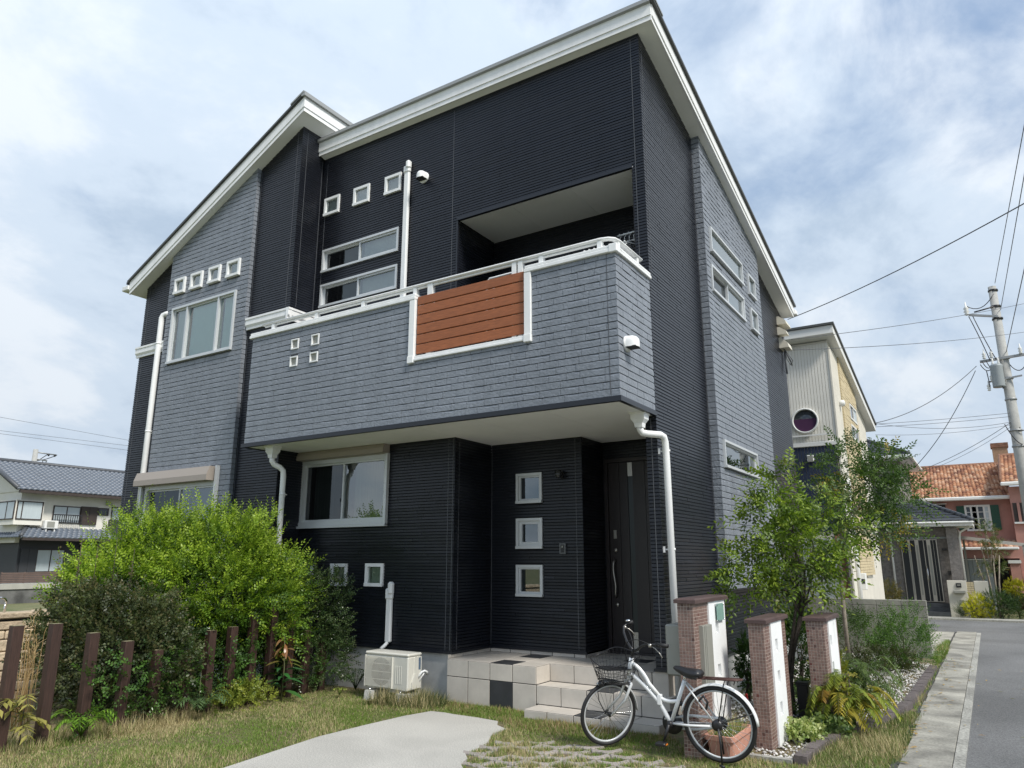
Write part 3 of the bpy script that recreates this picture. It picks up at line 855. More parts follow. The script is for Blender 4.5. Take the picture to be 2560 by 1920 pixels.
XP, YL = -7.99, 6.59
mb = MB()
mb.prism([(XP + .04, YL - .03, zl(XP + .04) + .225), (-12.33, YL - .03, zl(-12.33) + .225), (-12.33, YL - .03, zl(-12.33) + .265), (XP + .04, YL - .03, zl(XP + .04) + .265)], (0, 7.6, 0))
rf2 = mb.build('roof', M['roof_dark'], house)
xs = [XP - .012, -9.6, -11.2, -12.235]
for a, b in zip(xs, xs[1:]):
    mb = MB(); mb.prism([(a - .0015, YL + .02, zl(a)), (b + .0015, YL + .02, zl(b)), (b + .0015, YL + .02, zl(b) + .012), (a - .0015, YL + .02, zl(a) + .012)], (0, 7.4, 0)); mb.build('soffit_panel', M['soffit'], rf2)
mb = MB()
mb.prism([(XP - .013, YL - .012, zl(XP) + .057), (-12.25, YL - .012, zl(-12.25) + .055), (-12.25, YL - .012, zl(-12.25) + .222), (XP - .013, YL - .012, zl(XP) + .222)], (0, .024, 0))
mb.prism([(XP - .02, YL + .0, zl(XP) - .014), (-12.25, YL + .0, zl(-12.25) - .012), (-12.25, YL + .0, zl(-12.25) + .054), (XP - .02, YL + .0, zl(XP) + .054)], (0, .02, 0))
mb.box((XP - .012, YL - .012, zl(XP) + .055), (XP + .012, 14.1, zl(XP) + .222)); mb.box((XP - .018, YL + .0, zl(XP) - .012), (XP + .0, 14.1, zl(XP) + .054))
mb.build('fascia', M['white'], rf2)
mb = MB(); mb.box((XP - .03, YL - .05, zl(XP) + .223), (XP + .05, 14.1, zl(XP) + .29)); mb.build('drip_edge', M['roof'], rf2)
mb = MB(); mb.prism([(-12.25, YL - .045, zl(-12.25) + .223), (XP - .031, YL - .045, zl(XP) + .225), (XP - .031, YL - .045, zl(XP) + .262), (-12.30, YL - .045, zl(-12.30) + .262)], (0, .03, 0)); mb.build('verge_trim', M['roof_dark'], rf2)
mb = MB(); mb.rbox((-12.46, YL - .03, zl(-12.25) + .075), (-12.255, 14.0, zl(-12.25) + .17), .015); mb.build('gutter', M['vinyl'], rf2)
mb = MB(); mb.prism([(XP + .02, YL - .055, zl(XP) + .28), (-8.25, YL - .055, zl(-8.25) + .28), (-8.25, YL - .055, zl(-8.25) + .31), (XP + .02, YL - .055, zl(XP) + .31)], (0, .05, 0)); mb.build('verge_cap', M['roof'], rf2)

# ---- hidden masses that close the house from behind and keep light out of it
mb = MB(); mb.box((-8.1, 8.75, .05), (XW - .04, 14.06, 3.0)); mb.box((-8.1, 8.2, 3.45), (XW - .04, 14.06, 5.95)); mb.box((-12.0, 7.4, .05), (-8.25, 14.0, 6.0)); mb.box((-8.26, 7.6, 6.0), (-8.22, 14.0, 8.1))
mb.box((-12.02, YW + .02, .5), (-11.99, 14.05, 6.26)); mb.box((-12.02, 14.05, .1), (-2.82, 14.09, 6.1))
mb.build('building_core', M['siding_back'], house)

# ---- foundation
mb = MB(); mb.box((-12.0, YW + .02, -.1), (-8.22, YW + .2, .49)); mb.box((-8.22, YF + .02, -.1), (-5.462, YF + .2, .49)); mb.box((XW - .15, 7.47, -.1), (XW - .022, 14.08, .465)); mb.build('foundation', M['concrete'], house)
mb = MB(); mb.box((-12.03, YW - .02, .49), (-9.14, YW + .03, .515)); mb.box((-9.13, YW - .02, .49), (-8.2, YW + .03, .515)); mb.box((-8.2, YF - .022, .482), (-5.44, YF + .02, .508)); mb.box((-5.462, YF + .021, .482), (-5.438, 8.03, .507)); mb.box((-5.46, 8.028, .482), (-4.09, 8.055, .506))
mb.box((-2.94, YF - .022, .482), (XW + .022, YF + .02, .507)); mb.box((XW - .02, YF + .021, .455), (XW + .021, 14.1, .48)); mb.build('base_flashing', M['beam'], house)

# ---- front door
F = FY(8.65)
mb = MB(); fbox(mb, F, -4.09, -4.045, .44, 2.83, -.06, .015); fbox(mb, F, -3.16, -3.115, .44, 2.83, -.06, .015); fbox(mb, F, -4.045, -3.16, 2.785, 2.83, -.06, .015); fbox(mb, F, -4.045, -3.16, .442, .468, -.06, .01)
door = mb.build('front_door', M['door'], house)
for a, b in ((-4.043, -3.895), (-3.89, -3.775), (-3.705, -3.54), (-3.535, -3.165)):
    mb = MB(); fbox(mb, F, a, b, .47, 2.78, -.05, -.012); mb.build('door_panel', M['door'], door)
mb = MB(); fbox(mb, F, -3.773, -3.707, .62, 2.60, -.05, -.022); mb.build('glass_strip', M['frost'], door)
bpy.data.objects['glass_strip'].data.materials[0] = mat('door_glass', (0.030, 0.038, 0.040), .28, .4)
for a, b in ((2.60, 2.775), (.472, .70)):
    mb = MB(); fbox(mb, F, -3.771, -3.709, a, b, -.05, -.014); mb.build('strip_end', M['steel'], door)
mb = MB()
mb.tube([W3(F, -3.972 + .012 * math.sin((z - 1.11) / .45 * 6.28), z, .045 if 0.02 < (z - 1.11) / .45 < .98 else .0) for z in [1.11 + .45 * i / 14 for i in range(15)]], .013, 8); mb.build('handle', M['steel'], door)
for z in (1.675, 1.015):
    mb = MB(); mb.lathe(W3(F, -3.965, z, -.012), [(.024, 0), (.024, .012), (.017, .02), (0, .021)], 16, (0, -1, 0)); mb.build('lock', M['steel'], door)
mb = MB(); fbox(mb, F, -3.985, -3.945, 1.82, 1.925, -.012, 0); mb.build('lock_plate', M['steel'], door)
# intercom, lamp
F = F3
mb = MB(); fbox(mb, F, -4.43, -4.345, 1.63, 1.755, 0, .026); ic = mb.build('intercom', mat('intercom_grey', (.11, .115, .12), .4), house)
mb = MB(); fbox(mb, F, -4.412, -4.365, 1.645, 1.74, .026, .030); mb.build('intercom_face', M['black'], ic)
mb = MB(); fbox(mb, F, -4.395, -4.378, 1.70, 1.725, .030, .034); mb.build('camera_eye', M['greybox'], ic)
mb = MB(); mb.lathe(W3(F, -4.40, 2.60, 0), [(.04, 0), (.04, .02), (.018, .025), (.018, .055)], 14, (0, -1, 0)); lp = mb.build('porch_lamp', M['black'], house)
mb = MB(); mb.lathe(W3(F, -4.40, 2.545, .075), [(0, 0), (.035, .008), (.05, .035), (.045, .085), (.02, .105), (0, .107)], 16, (0, 0, 1)); mb.build('lamp_shade', mat('smoked_globe', (.03, .032, .035), .08, .6), lp)

# ---- porch of cream tiles
mb = MB(); g = .006
mb.box((-5.452, 7.156, -.1), (-4.262, 8.04, .434)); mb.box((-4.262, 7.456, -.1), (-2.80, 8.66, .434)); mb.box((-4.251, 7.156, -.1), (-2.762, 7.456, .249)); mb.box((-4.221, 6.856, -.1), (-2.762, 7.156, .059))
porch = mb.build('porch', M['grout'], house)
dark_cells = {('t', 2, 0), ('t', 2, 2), ('f', 2, 1), ('t', 6, 3), ('s2', 2, 0), ('s3', 2, 0)}
def tile(a, b, dark=False):
    m = MB(); m.rbox(a, b, .0025); m.build('tile', M['tile_dark' if dark else 'tile'], porch)
G = .0042
X0, Y0 = -5.457, 7.15
for i in range(9):                           # landing
    for j in range(5):
        xa, xb = X0 + .3 * i, X0 + .3 * (i + 1); ya, yb = Y0 + .3 * j, Y0 + .3 * (j + 1)
        if i >= 4 and j == 0: continue
        if i < 4 and ya > 8.0: continue
        yb = min(yb, 8.045 if i < 4 else 8.645); ya2 = ya
        if i == 8 and j < 1: continue
        if xa < -5.4: pass
        if yb - ya < .03: continue
        xb2 = min(xb, -2.93 if ya > 7.5 else -2.757)
        tile((xa + G, ya2 + G, .434), (xb2 - G, yb - G, .441), ('t', i, j) in dark_cells)
for i in range(4):                           # front face, two rows
    xa = X0 + .3 * i
    tile((xa + G, 7.150, .256 + G), (xa + .3 - G, 7.157, .433))
    tile((xa + G, 7.150, -.08), (xa + .3 - G, 7.157, .256 - G), ('f', i, 1) in dark_cells)
tile((-4.262, 7.159, .256 + G), (-4.255, 7.449, .433))
for i in range(5):
    xa = -4.257 + .3 * i; xb = xa + .3
    tile((xa + G, 7.450, .256 + G), (xb - G, 7.457, .433))                                   # top riser
    tile((xa + G, 7.150 + G, .249), (xb - G, 7.449 - G, .2555), ('s2', i, 0) in dark_cells)   # middle tread
    tile((xa + G, 7.150, .066 + G), (xb - G, 7.157, .248))
    xs0 = -4.227 + .3 * i; xs1 = min(xs0 + .3, -2.757)
    xs0b = -4.227 if i == 0 else xa + .0
    tile((max(xa, -4.227) + G, 6.850 + G, .059), (xb - G, 7.149 - G, .0655), ('s3', i, 0) in dark_cells)
    tile((max(xa, -4.227) + G, 6.850, -.12), (xb - G, 6.857, .058))
for (ya, yb, za, zb_) in ((7.452, 7.75, .256, .433), (7.152, 7.45, .066, .248), (6.852, 7.15, -.12, .058)):
    tile((-2.763, ya + G, za + G), (-2.757, yb - G, zb_))
for ya, yb in ((7.452, 7.75),): tile((-2.763, ya + G, -.1), (-2.757, yb - G, .252))
tile((-2.763, 7.152, -.1), (-2.757, 7.45 - G, .062))
for i in range(4): tile((-5.457 + .3 * i + G, 8.038, .442), (-5.457 + .3 * (i + 1) - G, 8.046, .481))
tile((-4.257 + G, 8.038, .442), (-4.112, 8.046, .481))
for j in range(3): tile((-5.458, 7.16 + .3 * j + G, .442), (-5.450, min(7.16 + .3 * (j + 1), 8.036) - G, .481))
tile((-4.108, 8.06, .442), (-4.10, 8.34, .481)); tile((-4.108, 8.344, .442), (-4.10, 8.64, .481))
mb = MB(); mb.box((-2.935, 7.235, -.1), (-2.80, 7.45, .482)); mb.build('pier_base', M['tile'], porch)

# ---- downpipes, ducts, vents, meter boxes
def downpipe(pts, r, funnel, brackets):
    mb = MB(); mb.tube(pts, r, 14); o = mb.build('downpipe', M['vinyl'], house)
    if funnel:
        x, y, z = funnel; mb = MB()
        def ring(w, d, zz): return [(x - w, y - d, zz), (x + w, y - d, zz), (x + w, y + d, zz), (x - w, y + d, zz)]
        rs = [ring(.088, .075, z), ring(.088, .075, z - .018), ring(.078, .066, z - .022), ring(.074, .062, z - .075), ring(.045, .045, z - .115), ring(.04, .04, z - .16)]
        vs = sum(rs, []); fs = [(0, 1, 2, 3)]
        for i in range(5):
            for k in range(4): fs.append((i * 4 + k, (i + 1) * 4 + k, (i + 1) * 4 + (k + 1) % 4, i * 4 + (k + 1) % 4))
        mb.add(vs, fs); mb.build('funnel', M['vinyl'], o)
    for (p, d) in brackets:
        mb = MB(); mb.lathe((p[0], p[1], p[2] - .012), [(r + .004, 0), (r + .004, .024)], 14)
        q = Vector(p) + Vector(d); mb.box((p[0] - .006, p[1] - .006, p[2] - .006), (q.x + .006, q.y + .006, q.z + .006)); mb.box((q.x - .012, q.y - .012, q.z - .03), (q.x + .012, q.y + .012, q.z + .03)); mb.build('bracket', M['vinyl'], o)
    return o
downpipe([(-8.01, 6.52, 2.92), (-8.01, 6.52, 2.86), (-8.0, 6.55, 2.815), (-7.965, 6.62, 2.78), (-7.94, 6.66, 2.735), (-7.94, 6.67, 2.66), (-7.94, 6.68, .3)], .037, (-8.01, 6.52, 3.057), [((-7.94, 6.675, 2.42), (-.06, .08, 0)), ((-7.94, 6.68, 1.3), (-.06, .08, 0))])
downpipe([(-2.90, 7.03, 2.92), (-2.90, 7.03, 2.88), (-2.885, 7.045, 2.845), (-2.84, 7.085, 2.835), (-2.74, 7.19, 2.83), (-2.725, 7.235, 2.815), (-2.72, 7.262, 2.76), (-2.72, 7.275, 2.6), (-2.72, 7.30, .2)], .036, (-2.90, 7.03, 3.057), [((-2.72, 7.285, 2.67), (-.075, -.02, 0)), ((-2.72, 7.295, 1.66), (-.075, -.02, 0))])
downpipe([(-11.20, YP + .03, 5.62), (-11.26, YP + .02, 5.62), (-11.315, YP + .0, 5.60), (-11.335, YP - .01, 5.55), (-11.335, YP - .01, 5.45), (-11.335, YP - .01, 4.2), (-11.335, YP - .01, .3)], .045, None, [((-11.335, YP - .01, 5.1), (0, .07, 0)), ((-11.335, YP - .01, 3.6), (0, .07, 0))])
def cover(x0, x1, zlow, ztop, F, head):
    mb = MB(); d = .055
    mb.rbox(W3(F, x0, zlow, .002), W3(F, x1, ztop, d), .015)
    o = mb.build('pipe_cover', M['vinyl'], house)
    mb = MB(); xm = (x0 + x1) / 2; h = head
    mb.rbox(W3(F, x0 - .012, ztop - .02, .002), W3(F, x1 + .012, ztop + h * .6, d + .012), .02)
    mb.rbox(W3(F, xm - .01, ztop + h * .2, .002), W3(F, x1 + .022, ztop + h, d + .03), .025); mb.build('cover_head', M['vinyl'], o)
cover(-6.445, -6.35, 4.65, 7.02, F1, .17)
cover(-6.475, -6.385, .56, 1.09, F1, .20)
mb = MB(); mb.tube([(-6.43, 7.20, .56), (-6.44, 7.17, .53), (-6.46, 7.12, .49)], .022, 8); mb.build('pipe_tail', M['vinyl'], house)
def hood(F, u, z):
    mb = MB(); n = 12; r = .072
    vs = []
    prof = [(0, 1.0), (.04, 1.0), (.08, .94), (.112, .76), (.132, .45), (.138, .2)]
    for (d, s) in prof:
        for k in range(n + 1):
            a = math.pi * k / n
            vs.append(W3(F, u + r * math.cos(a) * s, z + r * math.sin(a) * s, d))
        vs.append(W3(F, u - r * s, z - .055, d)); vs.append(W3(F, u + r * s, z - .055, d))
    m = n + 3; fs = []
    for i in range(len(prof) - 1):
        for k in range(n): fs.append((i * m + k, i * m + k + 1, (i + 1) * m + k + 1, (i + 1) * m + k))
        fs.append((i * m, (i + 1) * m, (i + 1) * m + n + 2, i * m + n + 2)); fs.append((i * m + n, i * m + n + 1, (i + 1) * m + n + 1, (i + 1) * m + n))
    fs.append([(len(prof) - 1) * m + k for k in range(m)])
    mb.add(vs, fs, 0, smooth=True); o = mb.build('vent_hood', M['vinyl'], house)
    mb = MB(); mb.lathe(W3(F, u, z - .01, 0), [(r + .012, 0), (r + .012, .02)], 18, Vector(W3(F, 0, 0, 1)) - Vector(W3(F, 0, 0, 0))); mb.build('vent_flange', M['vinyl'], o)
    mb = MB(); mb.box(W3(F, u - r * .9, z - .058, .02), W3(F, u + r * .9, z - .05, .125)); mb.build('vent_mouth', M['dark'], o)
hood(F1, -6.10, 6.86); hood(F7, 6.52, 3.67)
for (y, z, h, w_) in ((13.62, 5.845, .16, .40), (13.60, 5.64, .15, .18), (13.66, 5.40, .20, .30)):
    mb = MB(); mb.prism([(XW, y, z), (XW + .17, y, z), (XW + .15, y, z + h * .45), (XW + .04, y, z + h), (XW, y, z + h)], (0, w_, 0)); mb.build('meter_box', mat('cream_meter_box', (.66, .62, .52), .5), house)
mb = MB(); mb.tube([(XW + .03, 13.95, 6.0), (XW + .03, 13.96, 5.2), (XW + .05, 13.9, 4.95)], .016, 6)
for i, (dy, dz) in enumerate(((0, -.1), (.08, -.16), (.16, -.05))):
    mb.tube([(XW + .05, 13.75, 5.42), (XW + .16, 13.8 + dy, 5.25 + dz), (XW + .12, 13.95, 5.12), (XW + .05, 14.0, 5.25), (XW + .02, 14.02, 5.5)], .007, 5)
mb.build('service_cable', M['cable'], house)

# ================================================================== GROUND
def sheet(name, pts, z, m, kind='structure', th=0.0):
    mb = MB()
    if th: mb.prism([(x, y, z - th) for x, y in pts], (0, 0, th))
    else: mb.add([(x, y, z) for x, y in pts], [list(range(len(pts)))])
    return tag(mb.build(name, m), kind=kind)
M['field'] = mat('rough_grass_ground', (0.10, 0.12, 0.045), .95, noise=(.8, .4), bump=(20, .5, .03), stops=[(.3, (.075, .10, .03)), (.5, (.13, .135, .055)), (.7, (.19, .17, .085))])
sheet('ground', [(-600, -200), (600, -200), (600, 700), (-600, 700)], -.026, M['field'])
sheet('bare_soil', [(-9.0, 2.0), (-.80, 2.0), (-.80, 14.4), (-2.78, 14.4), (-2.78, 7.3), (-5.4, 7.4), (-8.2, 7.3), (-9.0, 6.8)], -.021, M['ground'])
sheet('road', [(-.36, -30), (6.5, -30), (6.5, 19.75), (40, 19.75), (40, 23.6), (-40, 23.6), (-40, 19.9), (-.36, 19.75)], -.010, M['asphalt'])
sheet('kerb', [(-.44, 2), (-.36, 2), (-.36, 19.7), (-.44, 19.7)], .004, M['kerb'], th=.06)
sheet('kerb', [(-8, 23.6), (12, 23.75), (12, 23.9), (-8, 23.75)], .03, M['kerb'], th=.06)
sheet('pavement', [(-8, 23.76), (12, 23.91), (12, 24.5), (-8, 24.5)], .02, M['kerb'], th=.05)
walk = sheet('walkway', [(-.86, 2.0), (-.442, 2.0), (-.442, 19.7), (-.86, 19.7)], -.012, M['grout'])
y = 2.3; i = 0
while y < 19.6:
    L = .40 if i % 3 else .62
    x0 = -.80 if y < 8 else -.825
    mb = MB(); mb.rbox((x0 + rng.uniform(-.012, .012), y + .004, -.06), (-.447, y + L - .004, .001 + rng.uniform(-.003, .003)), .006)
    mb.build('slab', M['slab'], walk)
    y += L; i += 1
sheet('pavement', [(-1.6, 14.75), (-.862, 14.75), (-.862, 19.7), (-3.5, 19.7), (-3.5, 14.75)], .0, M['slab'], th=.05)
# washed aggregate drive
drive = [(-5.17, 3.97), (-5.33, 5.09), (-5.31, 5.67), (-5.27, 6.2), (-5.19, 6.54), (-5.02, 6.56), (-4.88, 6.54), (-4.6, 6.54), (-4.32, 6.51), (-4.23, 6.36), (-4.07, 6.27), (-4.06, 6.02), (-3.93, 5.77), (-3.87, 5.53), (-3.88, 5.35), (-3.75, 5.21), (-3.70, 5.05), (-3.61, 4.96), (-3.5, 4.4), (-3.4, 2.0), (-5.1, 2.0)]
sheet('driveway', drive, .0, M['aggregate'], th=.05)

def inside(p, poly):
    x, y = p; r = False; n = len(poly)
    for i in range(n):
        (xa, ya), (xb, yb) = poly[i], poly[(i + 1) % n]
        if (ya > y) != (yb > y) and x < (xb - xa) * (y - ya) / (yb - ya) + xa: r = not r
    return r
def inside_np(P, poly):
    x, y = P[:, 0], P[:, 1]; r = np.zeros(len(P), bool); n = len(poly)
    for i in range(n):
        (xa, ya), (xb, yb) = poly[i], poly[(i + 1) % n]
        c = ((ya > y) != (yb > y)) & (x < (xb - xa) * (y - ya) / (yb - ya + 1e-12) + xa); r ^= c
    return r

# paving of wavy stones with lens shaped grass pockets
pav = sheet('stone_paving', [(-3.9, 4.3), (-1.2, 4.3), (-1.2, 6.25), (-3.9, 6.25)], -.016, M['ground'])
pav_zone = [(-3.55, 4.5), (-3.62, 5.0), (-3.8, 5.3), (-3.78, 5.5), (-3.80, 5.85), (-3.55, 6.02), (-3.2, 6.15), (-2.6, 6.05), (-2.3, 5.98), (-1.9, 5.75), (-1.6, 5.5), (-1.5, 4.9), (-1.4, 4.3), (-3.4, 4.3)]
pa, pb, ang = .27, .165, R(34)
ca, sa = math.cos(ang), math.sin(ang)
POCKETS = []
def lens(x, j, k):      # half height of the pocket row j at x
    ph = (x / pa + .5 * (j % 2)) % 1.0
    t = (ph - .5) * 2
    return max(0, .45 * pb * (1 - (abs(t) / .86) ** 2.0)) if abs(t) < .86 else 0
for j in range(-12, 14):
    for i in range(-12, 13):
        xs0 = i * pa + .5 * pa * ((j + 1) % 2); xs1 = xs0 + pa
        cu, cv = (xs0 + xs1) / 2, (j + .5) * pb
        wx, wy = -2.7 + cu * ca - cv * sa, 5.25 + cu * sa + cv * ca
        if not inside((wx, wy), pav_zone) or rng.random() < .07: continue
        n = 8; lo = []; hi = []
        jig = rng.uniform(-.009, .009)
        for q in range(n + 1):
            x = xs0 + .004 + (pa - .008) * q / n
            lo.append((x, j * pb + lens(x, j, 0) + .004 + jig + rng.uniform(-.003, .003)))
            hi.append((x, (j + 1) * pb - lens(x, j + 1, 0) - .004 + jig + rng.uniform(-.003, .003)))
        poly = lo + hi[::-1]; z = rng.uniform(-.004, .006)
        P3 = [(-2.7 + u * ca - v * sa, 5.25 + u * sa + v * ca) for u, v in poly]
        mx = sum(p[0] for p in P3) / len(P3); my = sum(p[1] for p in P3) / len(P3)
        mb = MB(); m = len(P3)
        vs = [(x, y, -.03) for x, y in P3] + [(x, y, z - .006) for x, y in P3] + [(mx + (x - mx) * .955, my + (y - my) * .93, z) for x, y in P3]
        fs = [(k, (k + 1) % m, m + (k + 1) % m, m + k) for k in range(m)] + [(m + k, m + (k + 1) % m, 2 * m + (k + 1) % m, 2 * m + k) for k in range(m)]
        for k in range(n):
            fs.append((2 * m + k, 2 * m + k + 1, 2 * m + m - 2 - k, 2 * m + m - 1 - k))
        mb.add(vs, fs); mb.build('paving_stone', M['paver'], pav)
    for i in range(-12, 13):
        cu, cv = (i + .5 + .5 * (j % 2)) * pa, j * pb
        POCKETS.append((-2.7 + cu * ca - cv * sa, 5.25 + cu * sa + cv * ca))

# bed edging and gravel
mb = MB(); mb.box((-2.2, 6.50, -.05), (-1.52, 6.56, .012)); e0 = mb.build('bed_edging', M['kerb']); tag(e0, kind='structure')
edge = [(-1.46, 6.52), (-1.45, 6.85), (-1.42, 7.32), (-1.30, 7.75), (-1.14, 8.4), (-1.02, 9.0), (-.955, 9.6), (-.94, 10.2), (-.93, 10.8), (-.92, 11.5), (-.91, 12.3), (-.90, 13.0)]
ek = thing('brick_edging', 'row of low dark bricks edging the gravel bed along the walkway', 'edging', (-1.1, 9.5, 0))
acc = 0
for (a, b) in zip(edge, edge[1:]):
    va, vb = Vector((*a, 0)), Vector((*b, 0)); L = (vb - va).length; t = (vb - va) / L; nrm = Vector((-t.y, t.x, 0)); s = 0
    while s < L - .05:
        l = min(.21, L - s); p0 = va + t * (s + .004); p1 = va + t * (s + l - .004); w = .05
        z = .045 + rng.uniform(-.006, .006)
        mb = MB(); mb.prism([tuple(p0 - nrm * w + Vector((0, 0, -.05))), tuple(p1 - nrm * w + Vector((0, 0, -.05))), tuple(p1 + nrm * w + Vector((0, 0, -.05))), tuple(p0 + nrm * w + Vector((0, 0, -.05)))], (0, 0, z + .05)); mb.build('brick', M['kerbstone'], ek); s += l
bed = [(-2.76, 7.3), (-2.2, 6.58), (-1.5, 6.58), (-1.48, 7.3), (-1.33, 7.8), (-1.05, 9.0), (-.98, 10), (-.95, 13.5), (-1.6, 14.4), (-2.76, 14.4)]
n = 9000
P = np.column_stack([nrg.uniform(-2.78, -.9, n), nrg.uniform(6.55, 14.4, n)]); P = P[inside_np(P, bed)]
n = len(P); sz = nrg.uniform(.008, .022, n)
base = np.array([[1, 0, 0], [-1, 0, 0], [0, 1, 0], [0, -1, 0], [0, 0, .7], [0, 0, -.7]])
rot = nrg.uniform(0, 6.28, n); c_, s_ = np.cos(rot), np.sin(rot)
jit = base[None] * nrg.uniform(.6, 1.3, (n, 6, 1))
V = np.empty((n, 6, 3)); V[..., 0] = jit[..., 0] * c_[:, None] - jit[..., 1] * s_[:, None]; V[..., 1] = jit[..., 0] * s_[:, None] + jit[..., 1] * c_[:, None]; V[..., 2] = jit[..., 2]
V = V * sz[:, None, None] + np.column_stack([P, sz * .25 - .012])[:, None, :]
f = np.array([[0, 2, 4], [2, 1, 4], [1, 3, 4], [3, 0, 4], [2, 0, 5], [1, 2, 5], [3, 1, 5], [0, 3, 5]])
Fc = (f[None] + 6 * np.arange(n)[:, None, None]).reshape(-1, 3)
tn = np.repeat(np.clip(nrg.normal(.52, .13, n), .18, .8)[:, None] * np.array([[1, .97, .92]]), 8, axis=0)
tag(np_mesh('gravel', V.reshape(-1, 3), Fc, tn, M['gravel']), 'loose white and grey gravel in the bed beside the house', 'gravel', kind='stuff')

# grass: blades, green and straw mixed in drifts
def blades(zones, excl, density, hlo, hhi, wid, straw, name='grass', z0=-.02, green=((.11, .185, .025), (.19, .28, .045)), dry=((.36, .30, .15), (.55, .47, .26)), dry_x=None):
    Vs, Ts = [], []
    for poly in zones:
        xs = [p[0] for p in poly]; ys = [p[1] for p in poly]
        A = (max(xs) - min(xs)) * (max(ys) - min(ys)); n = int(A * density)
        P = np.column_stack([nrg.uniform(min(xs), max(xs), n), nrg.uniform(min(ys), max(ys), n)]); P = P[inside_np(P, poly)]
        for e in excl: P = P[~inside_np(P, e)]
        n = len(P)
        if not n: continue
        fx = np.sin(P[:, 0] * 3.1 + 1.7 * np.sin(P[:, 1] * 2.3)) + np.sin(P[:, 1] * 4.7 + P[:, 0] * 1.9) * .8 + np.sin(P[:, 0] * 11 + P[:, 1] * 8.3) * .5
        dens = nrg.random(n) < .62 + .22 * np.sin(P[:, 0] * 6.1 + np.sin(P[:, 1] * 5.2) * 2)
        P = P[dens]; fx = fx[dens]; n = len(P)
        sx_ = straw + (np.clip((dry_x - P[:, 0]) / .9, 0, 1) * .5 if dry_x is not None else 0); isdry = nrg.random(n) < np.clip(sx_ + .20 * fx, .04, .95)
        h = nrg.uniform(hlo, hhi, n) * np.clip(1 + .25 * fx, .4, 1.7); a = nrg.uniform(0, 6.28, n); l = nrg.uniform(.15, 1.1, n) * h
        w = wid * nrg.uniform(.6, 1.3, n)
        dx, dy = np.cos(a), np.sin(a)
        b0 = np.column_stack([P[:, 0] - dy * w, P[:, 1] + dx * w, np.full(n, z0)]); b1 = np.column_stack([P[:, 0] + dy * w, P[:, 1] - dx * w, np.full(n, z0)])
        tp = np.column_stack([P[:, 0] + dx * l, P[:, 1] + dy * l, z0 + h])
        Vs.append(np.stack([b0, b1, tp], 1).reshape(-1, 3))
        t = nrg.random((n, 1)); g = np.array(green[0]) * (1 - t) + np.array(green[1]) * t; d = np.array(dry[0]) * (1 - t) + np.array(dry[1]) * t
        Ts.append(np.where(isdry[:, None], d, g))
    V = np.concatenate(Vs); T = np.concatenate(Ts); m = len(T)
    return np_mesh(name, V, np.arange(3 * m).reshape(-1, 3), T, M['straw'])
zl_ = [(-7.6, 2.2), (-4.9, 2.2), (-5.15, 4.0), (-5.35, 5.1), (-5.3, 6.3), (-5.2, 6.6), (-4.3, 6.55), (-4.05, 6.3), (-4.0, 7.14), (-5.45, 7.14), (-5.6, 7.2), (-6.7, 7.2), (-7.6, 6.9)]
g1 = blades([zl_], [drive], 15000, .010, .034, .0026, .20, dry_x=-6.0)
tag(g1, 'short patchy green and straw lawn left of the driveway', 'grass', kind='stuff')
zr_ = [(-4.1, 6.0), (-3.7, 5.0), (-3.5, 4.2), (-3.3, 2.2), (-.85, 2.2), (-.80, 5), (-.78, 8.3), (-1.15, 8.2), (-1.45, 7.2), (-1.5, 6.5), (-2.3, 6.5), (-2.75, 6.84), (-4.22, 6.84)]
pk = [q for q in POCKETS if inside(q, pav_zone)]
g2 = blades([zr_], [drive, pav_zone], 14500, .010, .034, .0026, .24)
tag(g2, 'mixed green and dry lawn around the paving and pillars', 'grass', kind='stuff')
lensz = []
for (x, y) in pk:
    if rng.random() < .04: continue
    lensz.append([(x + (u * ca - v * sa), y + (u * sa + v * ca)) for u, v in ((-.105, 0), (-.06, .045), (0, .06), (.06, .045), (.105, 0), (.06, -.045), (0, -.06), (-.06, -.045))])
g3 = blades(lensz, [drive], 16000, .018, .045, .0028, .36, z0=-.015)
tag(g3, 'grass tufts filling the pockets between the paving stones', 'grass', kind='stuff')
g9 = blades([pav_zone], [drive], 4200, .012, .034, .0026, .45, z0=-.004)
tag(g9, 'thin stray grass growing over the paving stones', 'grass', kind='stuff')
zs = [(-4.3, 6.55), (-4.0, 6.35), (-3.5, 6.35), (-2.8, 6.45), (-2.5, 6.7), (-2.7, 6.85), (-4.2, 6.84), (-4.3, 7.13), (-5.4, 7.13), (-5.2, 6.75)]
g4 = blades([zs], [drive], 9000, .015, .060, .0026, .62, dry=((.24, .165, .075), (.42, .32, .17)))
tag(g4, 'long dry brown grass along the foot of the porch steps', 'grass', kind='stuff')
zt = [(-6.1, 6.45), (-5.3, 6.62), (-5.25, 6.95), (-5.5, 7.1), (-5.68, 7.1), (-5.75, 6.75), (-6.0, 6.7)]
g5 = blades([zt], [drive], 9500, .05, .15, .0032, .22, green=((.05, .075, .02), (.09, .13, .03)))
tag(g5, 'dense low green weeds beside the air conditioner', 'weeds', kind='stuff')
zu = [(-1.5, 6.5), (-1.1, 6.6), (-.80, 7.0), (-.78, 9.2), (-.95, 9.4), (-1.1, 8.5), (-1.42, 7.4)]
g6 = blades([zu], [], 8000, .02, .085, .0026, .36, green=((.07, .11, .02), (.13, .19, .04)))
tag(g6, 'tall loose grass between the bed and the walkway', 'grass', kind='stuff')
zx = [(-.90, 4), (-.83, 4), (-.83, 14), (-.90, 14)]
g10 = blades([zx], [], 2600, .02, .09, .003, .35); tag(g10, 'weeds growing along the edge of the walkway', 'weeds', kind='stuff')
zv = [(-1.02, 14.6), (-.86, 13.6), (-.80, 14.8), (-.86, 17.6), (-.93, 17.6)]
